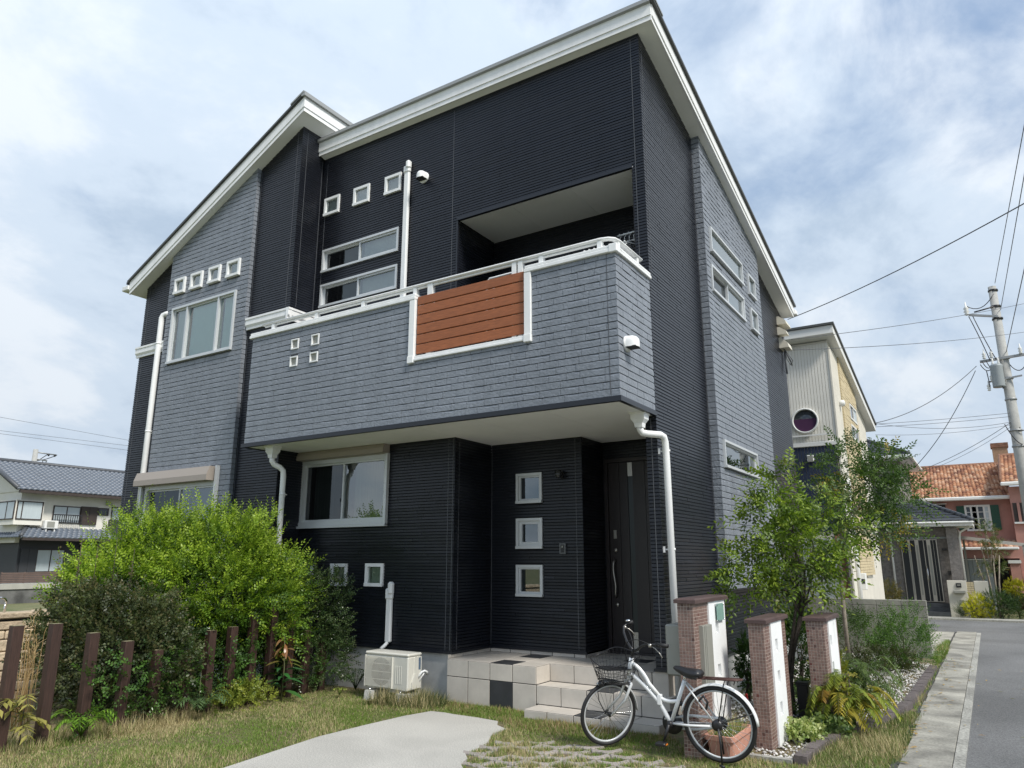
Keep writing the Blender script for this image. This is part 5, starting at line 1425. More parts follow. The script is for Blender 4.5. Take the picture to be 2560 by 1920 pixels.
# wire basket
ba = thing('tmp', None, None); bpy.data.objects.remove(ba)
top = [Vector(p) for p in ((-2.645, 5.985, .735), (-2.62, 6.16, .752), (-2.83, 6.235, .805), (-3.005, 6.20, .742), (-3.04, 6.02, .722), (-2.87, 5.93, .705))]
top = [Vector(p) for p in ((-2.62, 6.02, .745), (-2.655, 6.19, .762), (-2.86, 6.20, .81), (-3.02, 6.16, .745), (-3.035, 6.02, .728), (-2.84, 5.955, .66))]
bot = [Vector(p) for p in ((-2.70, 6.035, .535), (-2.715, 6.14, .535), (-2.85, 6.155, .54), (-2.965, 6.13, .555), (-2.975, 6.04, .555), (-2.84, 6.005, .53))]
def ringpts(R_, n): 
    out = []; m = len(R_)
    for i in range(n):
        t = i * m / n; k = int(t); f_ = t - k
        p0, p1, p2, p3 = R_[(k - 1) % m], R_[k % m], R_[(k + 1) % m], R_[(k + 2) % m]
        out.append(.5 * ((2 * p1) + (-p0 + p2) * f_ + (2 * p0 - 5 * p1 + 4 * p2 - p3) * f_ ** 2 + (-p0 + 3 * p1 - 3 * p2 + p3) * f_ ** 3))
    return out
N = 30; T_, B_ = ringpts(top, N), ringpts(bot, N)
mb = MB(); mb.tube(T_, .0042, 6, closed=True); bas = mb.build('basket', M['black'], bk)
mb = MB()
for i in range(N): mb.tube([T_[i], B_[i]], .0016, 4, cap=False)
for f_ in (.35, .55, .7, .82, .92): mb.tube([T_[i] * (1 - f_) + B_[i] * f_ for i in range(N)], .0016, 4, closed=True)
for i in range(N): mb.tube([T_[i] * .5 + B_[i] * .5, T_[(i + 2) % N] * .1 + B_[(i + 2) % N] * .9], .0013, 4, cap=False)
for i in range(0, N // 2): mb.tube([B_[i], B_[N - 1 - i]], .0016, 4, cap=False)
mb.tube(B_, .003, 5, closed=True); mb.build('wires', M['black'], bas, 'stuff')
mb = MB(); mb.add([tuple(T_[i] * .48 + B_[i] * .52 + Vector((0, 0, 0))) for i in (2, 9, 14, 18, 21, 28)][::1], [(0, 1, 2, 3, 4, 5)]); 
mb = MB(); mb.prism([(-2.67, 6.05, .648), (-2.70, 6.17, .652), (-2.98, 6.14, .648), (-3.0, 6.04, .645), (-2.86, 5.995, .635)], (0, 0, .006)); mb.build('basket_mat', M['black'], bas)
mb = MB(); mb.tube([Vector((-2.72, 6.09, .53)), Vector((-2.90, 6.10, .525)), Vector((-2.96, 6.10, .50))], .005, 6); mb.tube([Vector((-2.95, 6.08, .545)), Vector((-2.99, 6.03, .50)), Vector((-2.985, 6.05, .46)), Vector((-2.98, 6.06, .38)), Vector((-2.945, 6.10, .28))], .004, 6); mb.build('basket_bracket', M['black'], bas)
mb = MB(); mb.lathe((-2.93, 6.06, .52), [(.012, 0), (.026, .012), (.028, .03), (.02, .045), (0, .05)], 14, (-.8, -.55, 0)); mb.build('headlamp', M['black'], bk)
# carrier
mb = MB()
for s in (-1, 1): mb.tube([B(-2.10, .632, s * .03), B(-2.06, .632, s * .055), B(-1.80, .638, s * .06), B(-1.755, .64, s * .035)], .0052, 6)
mb.tube([B(-1.755, .64, -.035), B(-1.75, .64, 0), B(-1.755, .64, .035)], .0052, 6); mb.tube([B(-2.10, .632, -.03), B(-2.10, .632, .03)], .0052, 6); ca_ = mb.build('carrier', M['rust'], bk)
mb = MB()
for s in (-.02, .02): mb.tube([B(-2.10, .632, s), B(-1.756, .64, s)], .004, 5)
for x in (-1.86, -1.97, -2.05): mb.tube([B(x, .636, -.058), B(x, .636, .058)], .004, 5)
mb.build('carrier_rods', M['rust'], ca_)
mb = MB()
for s in (-1, 1):
    mb.tube([B(-1.87, .634, s * .06), B(-1.885, .60, s * .06), B(-1.955, .31, s * .058)], .0045, 6); mb.tube([B(-1.69, .40, s * .028), B(-1.955, .30, s * .055)], .003, 5)
mb.tube([B(-1.80, .638, -.03), B(-1.815, .60, -.02)], .005, 5); mb.build('carrier_stay', M['black'], bk)
# drive
mb = MB(); mb.lathe(Vector(bb) + Vector((0, .04, 0)), [(.086, 0), (.088, .006), (.02, .010)], 30, (0, -1, 0)); dr = mb.build('chainwheel', M['black'], bk)
mb = MB(); mb.tube([B(-2.44, .275, .045), B(-2.2, .322, .048), B(-1.99, .325, .05), B(-1.95, .29, .05), B(-1.99, .255, .05), B(-2.2, .215, .048), B(-2.42, .21, .045)], .012, 6); mb.build('chain_guard', M['alu'], dr)
mb = MB(); mb.lathe(Vector(bb) + Vector((0, .045, 0)), [(.022, 0), (.026, .01), (.026, .085), (.020, .095)], 14, (0, -1, 0)); mb.build('bottom_bracket', M['black'], dr)
for d, s, yy in ((Vector((-.052, -.0, -.142)), 1, -.055), (Vector((.052, 0, .142)), -1, .07)):
    a = Vector(bb) + Vector((0, yy, 0)); mb = MB(); mb.tube([a, a + d], [.014, .010], 8); mb.build('crank', M['black'], dr)
    q = a + d; mb = MB(); w = .045 * s
    mb.rbox((q.x - .042, q.y - .008, q.z - .013), (q.x + .042, q.y - .008 - .075 * s, q.z + .013), .006); pd = mb.build('pedal', M['black'], dr)
    mb = MB(); mb.box((q.x + .0425, q.y - .02, q.z - .006), (q.x + .046, q.y - .05 * s - .01, q.z + .006)); mb.build('reflector', M['amber'], pd)
mb = MB(); mb.lathe(Vector(rc) + Vector((0, .06, 0)), [(.05, 0), (.052, .02), (.03, .03), (.03, .10), (.042, .105), (.042, .125), (.015, .13)], 20, (0, -1, 0)); mb.build('hub_brake', M['black'], bk)
mb = MB(); mb.tube([B(-1.955, .27, -.075), B(-1.945, .16, -.085), Vector((-1.935, 6.045, .02))], .008, 7); mb.tube([Vector((-1.955, 6.05, .01)), Vector((-1.915, 6.03, .008))], .010, 7); mb.tube([B(-1.99, .25, .075), Vector((-1.98, 6.24, .05))], .008, 6); mb.build('kickstand', M['black'], bk)
mb = MB(); mb.tube([B(-2.085, .40, -.03), B(-2.10, .46, -.045), B(-2.06, .50, -.05), B(-2.03, .455, -.045), B(-2.05, .40, -.04)], .010, 7); mb.build('ring_lock', M['black'], bk)

# ================================================================== THE NEIGHBOURS
M.update(
    cream_wall=mat('cream_cladding', (0.72, 0.70, 0.635), .6, noise=(2, .05)),
    navy=mat('navy_cladding', (0.022, 0.032, 0.062), .45),
    buff=mat('buff_brick', (0.55, 0.46, 0.29), .8, noise=(9, .12), bump=(40, .4, .01)),
    plain=mat('off_white_render', (0.62, 0.59, 0.51), .85, noise=(2.4, .07)),
    trim_white=mat('white_trim', (.72, .72, .69), .5),
    win_dark=mat('dark_window', (0.03, 0.036, 0.042), .08, .6),
    win_pale=mat('pale_curtained_window', (.46, .52, .54), .15, .6, wave=(30, 30, .4, .12)),
    purple=mat('purple_blind', (.075, .035, .075), .2, .6),
    brown_door=mat('brown_wood_door', (.26, .12, .065), .6, wave=(30, 30, 1, .3)),
    grey_stone=mat('grey_stone_cladding', (.22, .20, .185), .85, noise=(14, .30), bump=(30, .5, .01)),
    tile_grey=mat('dark_grey_roof_tile', (.060, .066, .075), .5, noise=(9, .2)),
    tile_blue=mat('blue_grey_roof_tile', (.115, .135, .165), .45, noise=(3, .15)),
    tile_orange=mat('orange_roof_tile', (1, 1, 1), .75, tint=True, noise=(5, .12)),
    pink=mat('pink_render', (.45, .235, .195), .85, noise=(3, .10)),
    green_shutter=mat('green_shutter', (.012, .075, .045), .5),
    ridge=mat('weathered_ridge', (.20, .10, .06), .8, noise=(10, .4)),
    brick_tan=mat('tan_chimney_brick', (.33, .21, .13), .85, noise=(20, .2), bump=(40, .4, .01)),
    dark_wood=mat('dark_brown_timber', (.045, .033, .028), .6, noise=(6, .2)),
    black_clad=mat('charcoal_boarding', (.035, .037, .042), .6, wave=(2, 2, 30, .2)),
    shed=mat('grey_shed_steel', (.30, .33, .34), .5),
    bed_wall=mat('stained_retaining_wall', (.12, .12, .115), .9, noise=(1.6, .5)),
    cap_wall=mat('pale_wall_cap', (.38, .37, .33), .9, noise=(2, .15)),
    slat=mat('weathered_slat', (.125, .085, .07), .75, noise=(3, .2)),
)
def part(name, m, parent, a, b, r=0, kind=None):
    mb = MB()
    if r: mb.rbox(a, b, r)
    else: mb.box(a, b)
    return mb.build(name, M[m] if isinstance(m, str) else m, parent, kind)
def fwin(parent, F, u0, u1, z0, z1, frame='trim_white', pane='win_dark', fw=.04, splits=(), d=.03, bars=()):
    mb = MB()
    fbox(mb, F, u0, u1, z0, z0 + fw, -.03, d); fbox(mb, F, u0, u1, z1 - fw, z1, -.03, d); fbox(mb, F, u0, u0 + fw, z0 + fw, z1 - fw, -.03, d); fbox(mb, F, u1 - fw, u1, z0 + fw, z1 - fw, -.03, d)
    for s in splits: fbox(mb, F, s - fw * .45, s + fw * .45, z0 + fw, z1 - fw, -.02, d - .004)
    for s in bars: fbox(mb, F, u0 + fw, u1 - fw, s - .010, s + .010, -.02, d - .012)
    w = mb.build('window', M[frame], parent)
    es = [u0 + fw] + [s for s in splits] + [u1 - fw]
    ps = pane if isinstance(pane, (list, tuple)) else [pane] * (len(es) - 1)
    for a, b, pm in zip(es, es[1:], ps):
        mb = MB(); fbox(mb, F, a + .001, b - .001, z0 + fw + .001, z1 - fw - .001, -.02, d - .022); mb.build('pane', M[pm], w)
    return w
def course_boxes(parent, F, u0, u1, z0, z1, p, lo, hi, d, m, name='brick_courses', top=None, holes=()):
    mb = MB(); z = z0
    while z < z1 - .01:
        e = min(z + p - .006, z1); iv = [(u0, u1)]
        for (a, b, c, q) in holes:
            if c < e and q > z: iv = cut(iv, a, b)
        for (a, b) in iv:
            if top:
                ok = [u for u in (a, b) if top(u) > z]
                if not ok: continue
                if top(a) < z: a = a + (b - a) * (z - top(a)) / (top(b) - top(a))
                if top(b) < z: b = a + (b - a) * (top(a) - z) / (top(a) - top(b))
            u = a
            while u < b - .01:
                f_ = min(b, u + rng.uniform(lo, hi)); fbox(mb, F, u, f_ - .004, z, e, 0, d + rng.uniform(-.004, .004)); u = f_
        z += p
    return mb.build(name, M[m], parent, 'stuff')
def tile_roof(parent, name, m, quad, nu, nv, lift=.035, amp=.028, tints=None, sub=5):
    """quad: eave-left, eave-right, ridge-right, ridge-left; waves across, steps up the slope"""
    a, b, c, d = [Vector(p) for p in quad]
    nrm = (b - a).cross(d - a).normalized()
    if nrm.z < 0: nrm = -nrm
    V = []; Fq = []; T = []
    for j in range(nv):
        v0, v1 = j / nv, (j + 1) / nv + .15 / nv
        for i in range(nu):
            t = rng.choice(tints) if tints else (1, 1, 1); s = rng.uniform(.85, 1.12); t = tuple(q * s for q in t)
            k = len(V)
            for q in range(sub + 1):
                u = (i + q / sub) / nu
                w = amp * (math.sin(math.pi * q / sub) if q < sub else 0.0) if sub > 1 else 0
                for (v, l) in ((v0, lift), (v1, 0.0)):
                    p = (a * (1 - u) + b * u) * (1 - v) + (d * (1 - u) + c * u) * v
                    V.append(tuple(p + nrm * (w + l)))
                p = (a * (1 - u) + b * u) * (1 - v0) + (d * (1 - u) + c * u) * v0
                V.append(tuple(p + nrm * (w * .5 - .01)))
            for q in range(sub):
                o = k + q * 3
                Fq.append((o, o + 3, o + 4, o + 1)); Fq.append((o + 2, o + 5, o + 3, o)); T += [t, t]
    return np_mesh(name, np.array(V), np.array(Fq), np.array(T), M[m], parent, 'stuff')

# ---- white and navy house behind the block wall
wh = thing('house', 'tall cream and navy house with a round window behind the black house', 'house', (-4.5, 19.5, 0))
XS, Y1 = -2.435, 17.0
def zw_(y): return 6.36 - .21 * (y - 17)
mb = MB(); mb.prism([(XS - .02, Y1, .0), (XS - .02, 22.2, .0), (XS - .02, 22.2, zw_(22.2)), (XS - .02, Y1, zw_(Y1))], (-5.5, 0, 0)); mb.build('wall', M['plain'], wh)
F = FY(Y1); mb = MB(); x = XS - .02; i = 0
while x > -7.5:
    fbox(mb, F, x - .054, x, 4.09, 6.30, 0, .010); x -= .065
mb.build('cladding_ribs', M['cream_wall'], wh, 'stuff')
mb = MB(); x = XS - .02
while x > -7.5: fbox(mb, F, x - .058, x, 2.15, 3.98, 0, .022); x -= .07
mb.build('cladding_ribs', M['navy'], wh, 'stuff')
part('band', 'trim_white', wh, (-7.5, Y1 - .05, 3.99), (XS + .02, Y1 - .001, 4.085), .01); part('band_pipe', 'trim_white', wh, (-3.5, Y1 - .09, 4.22), (-2.55, Y1 - .06, 4.25))
part('corner_board', 'plain', wh, (XS - .02, Y1 - .03, .0), (XS + .012, 17.95, 6.2))
mb = MB(); mb.lathe((-3.07, Y1 - .022, 4.575), [(.285, 0), (.285, .05), (.25, .055), (.247, .0)], 36, (0, -1, 0), cap=False); rw = mb.build('round_window', M['trim_white'], wh)
mb = MB(); mb.lathe((-3.07, Y1 - .025, 4.575), [(.247, 0), (.247, .012)], 36, (0, -1, 0)); mb.build('pane', M['win_dark'], rw)
mb = MB(); pts = [(-3.07 + .24 * math.cos(R(q)), Y1 - .040, 4.575 + .24 * math.sin(R(q))) for q in range(-190, 11, 10)]; mb.prism(pts, (0, .002, 0)); mb.build('blind', M['purple'], rw)
vt = part('wall_vent', 'trim_white', wh, (-3.10, Y1 - .09, 3.655), (-2.96, Y1 - .02, 3.80), .008); part('vent_louvre', 'greybox', vt, (-3.085, Y1 - .095, 3.67), (-2.975, Y1 - .091, 3.785))
dr_ = part('front_door', 'brown_door', wh, (-2.70, Y1 - .05, .1), (-2.53, Y1 - .001, 2.1)); part('door_post', 'dark_wood', wh, (-2.535, Y1 - .09, .1), (-2.50, Y1 - .001, 2.15)); part('dark_panel', 'shed', wh, (-3.6, Y1 - .06, .1), (-2.71, Y1 - .002, 2.0))
FS = FX(XS)
course_boxes(wh, FS, 17.95, 20.25, 1.22, 6.3, .062, .25, .6, .045, 'buff', top=zw_, holes=[(18.95, 20.02, 4.88, 5.26), (18.87, 20.0, 4.40, 4.74)])
fwin(wh, FS, 18.95, 20.02, 4.88, 5.26, d=.06, splits=(19.48,), pane=['win_dark', 'win_pale']); fwin(wh, FS, 18.87, 20.0, 4.40, 4.74, d=.06, splits=(19.43,))
mb = MB(); mb.tube([(XS + .05, 17.42, 3.3), (XS + .05, 17.42, .0)], .045, 10); mb.build('downpipe', M['trim_white'], wh)
mb_ = part('meter_box', 'trim_white', wh, (XS, 17.9, .93), (XS + .12, 18.1, 1.28), .01); part('meter_glass', 'dark', mb_, (XS + .02, 17.895, 1.06), (XS + .10, 17.899, 1.16))
part('letter_slot', 'greybox', wh, (XS, 18.5, 1.17), (XS + .10, 19.1, 1.21))
mb = MB(); mb.lathe((XS + .0, 17.65, 5.02), [(.06, 0), (.075, .05), (.07, .11), (.03, .13)], 14, (1, 0, 0)); mb.build('vent_hood', M['trim_white'], wh)
mb = MB(); mb.prism([(-8, 16.72, zw_(16.72) + .02), (-8, 22.9, zw_(22.9) + .02), (-8, 22.9, zw_(22.9) + .20), (-8, 16.72, zw_(16.72) + .20)], (8 - 2.27, 0, 0)); wr_ = mb.build('roof', M['trim_white'], wh)
mb = MB(); mb.prism([(-8.03, 16.68, zw_(16.68) + .203), (-8.03, 22.95, zw_(22.95) + .203), (-8.03, 22.95, zw_(22.95) + .25), (-8.03, 16.68, zw_(16.68) + .25)], (8.03 - 2.235, 0, 0)); mb.build('roof_sheet', M['roof_dark'], wr_)

# ---- grey house with the black double door
gh = thing('house', 'grey stone clad house with a striped black double door and dark tiled porch roof', 'house', (-3, 27, 0))
YG = 25.8
part('wall', 'grey_stone', gh, (-6.5, YG + .02, -.03), (-.72, 29, 2.5)); part('wall', 'grey_stone', gh, (-7.0, 26.6, 2.5), (-2.05, 30, 4.72))
course_boxes(gh, FY(YG + .02), -2.82, -2.26, .0, 2.5, .045, .2, .7, .012, 'grey_stone', 'stone_courses'); course_boxes(gh, FY(YG + .02), -1.25, -.72, .0, 2.5, .045, .12, .4, .012, 'grey_stone', 'stone_courses'); course_boxes(gh, FY(YG + .02), -6.4, -2.84, .0, 2.5, .045, .3, .8, .012, 'grey_stone', 'stone_courses')
part('column', 'grey_stone', gh, (-.98, 25.38, 0), (-.70, 25.62, 2.5)); part('lintel', 'shed', gh, (-2.3, YG - .03, 2.19), (-.99, YG + .02, 2.24))
dd = part('double_door', 'steel', gh, (-2.24, YG - .06, .36), (-1.27, YG + .0, 2.17))
xd = [-2.20, -2.03, -1.97, -1.84, -1.74, -1.62, -1.58, -1.50, -1.44, -1.33]
for a, b in ((-2.215, -2.05), (-1.985, -1.86), (-1.755, -1.635), (-1.615, -1.545), (-1.44, -1.375), (-1.365, -1.295)):
    part('door_panel', 'dark', dd, (a, YG - .07, .375), (b, YG - .059, 2.15))
for a, b in ((-2.035, -2.0), (-1.83, -1.785), (-1.52, -1.465)):
    part('glass_strip', 'greybox', dd, (a, YG - .072, .55), (b, YG - .061, 2.0))
mb = MB(); mb.tube([(-1.60, YG - .11, .85), (-1.60, YG - .11, 1.40)], .014, 6); mb.build('handle', M['chrome'], dd)
part('wall_lamp', 'black', gh, (-1.16, YG - .12, 1.84), (-1.03, YG + .0, 1.90)); part('intercom', 'black', gh, (-1.08, YG - .05, 1.14), (-.98, YG + .005, 1.25))
for i in range(3): part('step', 'tile_grey', gh, (-2.35, 25.1 + .22 * i, -.02), (-1.12, 25.8, .11 * (i + 1)))
eave = part('eave', 'trim_white', gh, (-6.5, 25.05, 2.53), (-.27, 25.12, 2.65)); part('gutter', 'trim_white', gh, (-6.5, 24.98, 2.60), (-.24, 25.05, 2.66), .02); part('eave', 'trim_white', gh, (-.30, 25.12, 2.53), (-.27, 27.5, 2.65)); part('eave_soffit', 'soffit', gh, (-6.5, 25.12, 2.53), (-.30, 27, 2.55))
GT = None
tile_roof(gh, 'roof_tiles', 'tile_grey', [(-6.5, 25.02, 2.66), (-.25, 25.02, 2.66), (-1.72, 26.6, 3.34), (-6.5, 26.6, 3.34)], 24, 7, .04, .012, [(1, 1, 1)], 2)
tile_roof(gh, 'roof_tiles', 'tile_grey', [(-.25, 25.02, 2.66), (-.25, 28.2, 2.66), (-1.72, 26.65, 3.34), (-1.72, 26.6, 3.34)], 10, 7, .04, .012, [(1, 1, 1)], 2)
mb = MB(); n = 11
for i in range(n):
    p, q = Vector((-.26, 25.02, 2.70)), Vector((-1.72, 26.6, 3.40)); mb.tube([p + (q - p) * (i / n), p + (q - p) * ((i + 1.08) / n)], [.075, .062], 8)
mb.build('hip_tiles', M['tile_grey'], gh, 'stuff')
mb = MB(); mb.tube([(-.31, 25.1, 2.6), (-.36, 25.2, 2.5), (-.62, 25.42, 2.36), (-.66, 25.44, 2.2), (-.66, 25.44, 0)], .03, 8); mb.build('downpipe', M['cream_wall'], gh)
mb = MB(); mb.tube([(-2.5, 25.7, 2.5), (-2.5, 25.7, 0)], .03, 8); mb.build('downpipe', M['cream_wall'], gh)
tile_roof(gh, 'roof_tiles', 'tile_grey', [(-7.5, 25.95, 4.80), (-1.72, 25.95, 4.80), (-3.2, 28.0, 5.62), (-7.5, 28.0, 5.62)], 22, 9, .04, .012, [(1, 1, 1)], 2)
tile_roof(gh, 'roof_tiles', 'tile_grey', [(-1.72, 25.95, 4.80), (-1.72, 30.5, 4.80), (-3.2, 28.1, 5.62), (-3.2, 28.0, 5.62)], 14, 9, .04, .012, [(1, 1, 1)], 2)
part('gutter', 'trim_white', gh, (-7.5, 25.86, 4.70), (-1.66, 25.95, 4.80), .02); part('gutter', 'trim_white', gh, (-1.73, 25.95, 4.70), (-1.64, 30.5, 4.80), .02); part('eave_soffit', 'soffit', gh, (-7.5, 25.95, 4.70), (-1.74, 30.4, 4.72))
mb = MB()
for i in range(12):
    p, q = Vector((-1.73, 25.95, 4.84)), Vector((-3.2, 28.0, 5.68)); mb.tube([p + (q - p) * (i / 12), p + (q - p) * ((i + 1.08) / 12)], [.075, .062], 8)
mb.build('hip_tiles', M['tile_grey'], gh, 'stuff')
# entrance wall with the letter box
ew = thing('entrance_wall', 'short white entrance wall with a letter box and brick strip before the grey house', 'wall', (-.6, 25.1, 0))
part('panel', 'plain', ew, (-1.12, 25.1, -.03), (-.64, 25.25, .99), .008); part('panel', 'plain', ew, (-.46, 25.1, -.03), (-.12, 25.25, .985), .008)
bs = part('brick_strip', 'grout', ew, (-.64, 25.12, -.03), (-.46, 25.24, .97)); course_boxes(bs, FY(25.12), -.64, -.46, .0, .97, .06, .08, .12, .012, 'buff', 'bricks')
part('letter_box', 'greybox', ew, (-.98, 25.0, .64), (-.68, 25.09, .72), .01); part('name_plate', 'black', ew, (-.90, 25.07, .80), (-.77, 25.099, .92)); part('plate_print', 'greybox', ew, (-.875, 25.065, .85), (-.795, 25.069, .88)); part('intercom', 'greybox', ew, (-.86, 25.08, .34), (-.76, 25.099, .46)); part('air_vent', 'greybox', ew, (-.84, 25.085, .06), (-.72, 25.099, .17))
# ---- pink house with orange tiles
ph = thing('house', 'pink rendered house with an orange tiled roof and green shutters at the far end', 'house', (0, 33, 0))
part('wall', 'pink', ph, (-4.5, 31, -.03), (.86, 37, 3.66)); part('wall', 'pink', ph, (.86, 30.4, -.03), (5, 37, 4.02))
OT = [(.47, .235, .13), (.55, .30, .175), (.37, .17, .095), (.60, .39, .26), (.26, .12, .075), (.50, .265, .15)]
tile_roof(ph, 'roof_tiles', 'tile_orange', [(-4.6, 30.7, 3.72), (.93, 30.7, 3.72), (.72, 34, 5.20), (-4.6, 34, 5.20)], 46, 18, .06, .036, OT, 4)
mb = MB(); mb.tube([(-4.6, 34, 5.23), (.74, 34, 5.23)], .06, 8); mb.tube([(.92, 30.7, 3.80), (.72, 34, 5.24)], .05, 8); mb.build('ridge_tiles', M['ridge'], ph, 'stuff')
part('gutter', 'trim_white', ph, (-4.6, 30.56, 3.62), (.95, 30.70, 3.75), .03); part('gutter', 'trim_white', ph, (.64, 29.92, 4.02), (5.2, 30.06, 4.15), .03)
tile_roof(ph, 'roof_tiles', 'tile_orange', [(.66, 30.05, 4.15), (5.2, 30.05, 4.15), (5.2, 33.2, 5.40), (.82, 33.2, 5.40)], 36, 15, .06, .036, OT, 4)
mb = MB(); mb.tube([(.66, 30.05, 4.20), (.82, 33.2, 5.44), (5.2, 33.2, 5.44)], .06, 8); mb.build('ridge_tiles', M['ridge'], ph, 'stuff')
mb = MB(); mb.prism([(.80, 30.1, 4.1), (.80, 37, 4.1), (.80, 33.2, 5.36)], (.05, 0, 0)); mb.build('gable', M['pink'], ph)
ch = part('chimney', 'brick_tan', ph, (.64, 34.0, 4.6), (1.14, 34.5, 5.85)); part('chimney_cap', 'ridge', ch, (.60, 33.96, 5.85), (1.18, 34.54, 6.02))
FP = FY(31.0)
fwin(ph, FP, -.53, .25, 2.56, 3.47, fw=.065, splits=(-.14, -.33, .06), d=.07, pane=['win_dark', 'win_pale', 'win_dark', 'win_pale'], bars=(2.78, 3.0, 3.22))
for a, b in ((-.77, -.535), (.255, .51)):
    s = part('shutter', 'green_shutter', ph, (a, 30.93, 2.60), (b, 30.999, 3.45))
    mb = MB()
    for i in range(14): mb.box((a + .02, 30.915, 2.64 + i * .056), (b - .02, 30.93, 2.675 + i * .056))
    mb.build('louvres', M['green_shutter'], s, 'stuff')
part('loggia', 'dark', ph, (-1.65, 30.96, 3.25), (-1.1, 30.999, 3.52)); part('loggia_rail', 'trim_white', ph, (-1.65, 30.9, 3.53), (-1.05, 30.95, 3.56))
lg = part('loggia', 'dark_wood', ph, (.90, 30.37, 2.82), (3.0, 30.399, 3.46)); part('loggia_sill', 'trim_white', ph, (.88, 30.3, 2.76), (3.0, 30.39, 2.82)); part('loggia_post', 'pink', lg, (1.02, 30.30, 2.82), (1.10, 30.36, 3.46))
tile_roof(ph, 'roof_tiles', 'tile_orange', [(-.85, 29.9, 1.98), (.86, 29.9, 1.98), (.86, 30.9, 2.2), (-.85, 30.9, 2.2)], 12, 4, .04, .04, OT, 4); part('gutter', 'trim_white', ph, (-.87, 29.8, 1.90), (.88, 29.9, 1.99), .02)
part('column', 'pink', ph, (.56, 29.9, .5), (.84, 30.3, 1.46)); part('column_cap', 'trim_white', ph, (.52, 29.86, 1.46), (.88, 30.34, 1.56)); part('painted_porch_shade', 'dark', ph, (-.82, 30.9, .0), (.52, 30.98, 1.88)); part('wall', 'pink', ph, (.9, 29.95, -.03), (2.2, 30.35, 1.0)); part('wall', 'pink', ph, (-.85, 30.0, 1.62), (.86, 30.05, 1.89))  # dark sheet painted in place of the shade inside the porch
sh = thing('shed', 'grey steel panelled shed between the grey house and the pink house', 'shed', (-.3, 28.8, 0))
for i in range(6): part('panel', 'shed', sh, (-.72 + .125 * i, 28.4, 0), (-.60 + .125 * i, 28.44, 1.56), .006)
part('body', 'shed', sh, (-.73, 28.445, 0), (.04, 29.6, 1.55)); part('shed_top', 'trim_white', sh, (-.75, 28.36, 1.565), (.06, 29.65, 1.60))
cp = thing('carport', 'pale metal carport frame with a thin sloping roof before the pink house', 'carport', (.3, 28, 0))
mb = MB(); mb.prism([(-.72, 27.6, 2.22), (1.4, 27.6, 1.90), (1.4, 27.6, 2.0), (-.72, 27.6, 2.32)], (0, .09, 0)); mb.prism([(-.72, 27.69, 2.30), (1.4, 27.69, 1.98), (1.4, 27.69, 2.0), (-.72, 27.69, 2.32)], (0, 1.6, 0)); mb.build('beam', mat('carport_alu', (.50, .47, .42), .5, metal=.2), cp)
part('post', 'greybox', cp, (.90, 27.6, 0), (.98, 27.7, 2.0)); part('post', 'greybox', cp, (-.66, 28.1, 0), (-.60, 28.2, 2.2))

# ---- utility pole and wires
up = thing('utility_pole', 'tall grey concrete utility pole with a transformer at the street corner', 'utility pole', (1.10, 24.8, 0))
mb = MB(); mb.tube([(1.115, 24.8, -.2), (1.10, 24.8, 4), (1.09, 24.8, 9.45)], [.165, .145, .105], 16); mb.build('shaft', M['pole'], up)
def arm(a, b, w=.03, name='cross_arm'):
    mb = MB(); a, b = Vector(a), Vector(b); d = (b - a).normalized(); n = Vector((0, 0, 1)); s = d.cross(n) * w
    mb.prism([tuple(a - s - n * w), tuple(a + s - n * w), tuple(a + s + n * w), tuple(a - s + n * w)], tuple(b - a)); return mb.build(name, M['galv'], up)
arm((.40, 24.66, 8.66), (1.12, 24.66, 8.48)); arm((.50, 24.68, 7.20), (1.75, 24.68, 7.27), .035); arm((.62, 24.66, 6.57), (1.45, 24.66, 6.66), .022)
mb = MB(); mb.tube([(.55, 24.66, 8.72), (.70, 24.66, 8.74), (1.05, 24.66, 8.80)], .022, 6); mb.build('bracket', M['black'], up)
def insul(x, y, z, s=1):
    mb = MB(); mb.lathe((x, y, z), [(.02 * s, -.10 * s), (.05 * s, -.08 * s), (.025 * s, -.05 * s), (.055 * s, -.02 * s), (.03 * s, .02 * s), (.055 * s, .05 * s), (.02 * s, .10 * s), (.012 * s, .2 * s)], 10); mb.build('insulator', M['trim_white'], up)
for x, z, s in ((.36, 8.78, 1.4), (.62, 7.35, 1), (.80, 7.36, 1), (.62, 6.40, 1), (.72, 6.66, 1), (.98, 6.52, 1), (.88, 6.66, 1), (1.5, 7.38, 1)): insul(x, 24.62, z, s)
mb = MB(); mb.lathe((.87, 24.62, 6.38), [(0, 0), (.15, .0), (.155, .03), (.155, .58), (.16, .60), (.16, .64), (.12, .68), (0, .69)], 20); tr = mb.build('transformer', M['shed'], up)
for x in (.80, .94):
    mb = MB(); mb.lathe((x, 24.60, 7.05), [(.03, 0), (.035, .05), (.02, .08), (.03, .12), (.01, .2)], 8); mb.build('bushing', M['trim_white'], tr)
for z, r in ((9.30, .13), (8.8, .135), (8.42, .14), (7.22, .15), (6.62, .15), (6.0, .15), (5.1, .16), (4.65, .16)):
    mb = MB(); mb.lathe((1.10, 24.8, z), [(r, 0), (r, .05)], 16); mb.build('clamp', M['galv' if z < 8 else 'black'], up)
mb = MB()
def loop(a, b, sag, n=8): 
    a, b = Vector(a), Vector(b); return [a + (b - a) * t + Vector((0, 0, -sag * 4 * t * (1 - t))) for t in [i / n for i in range(n + 1)]]
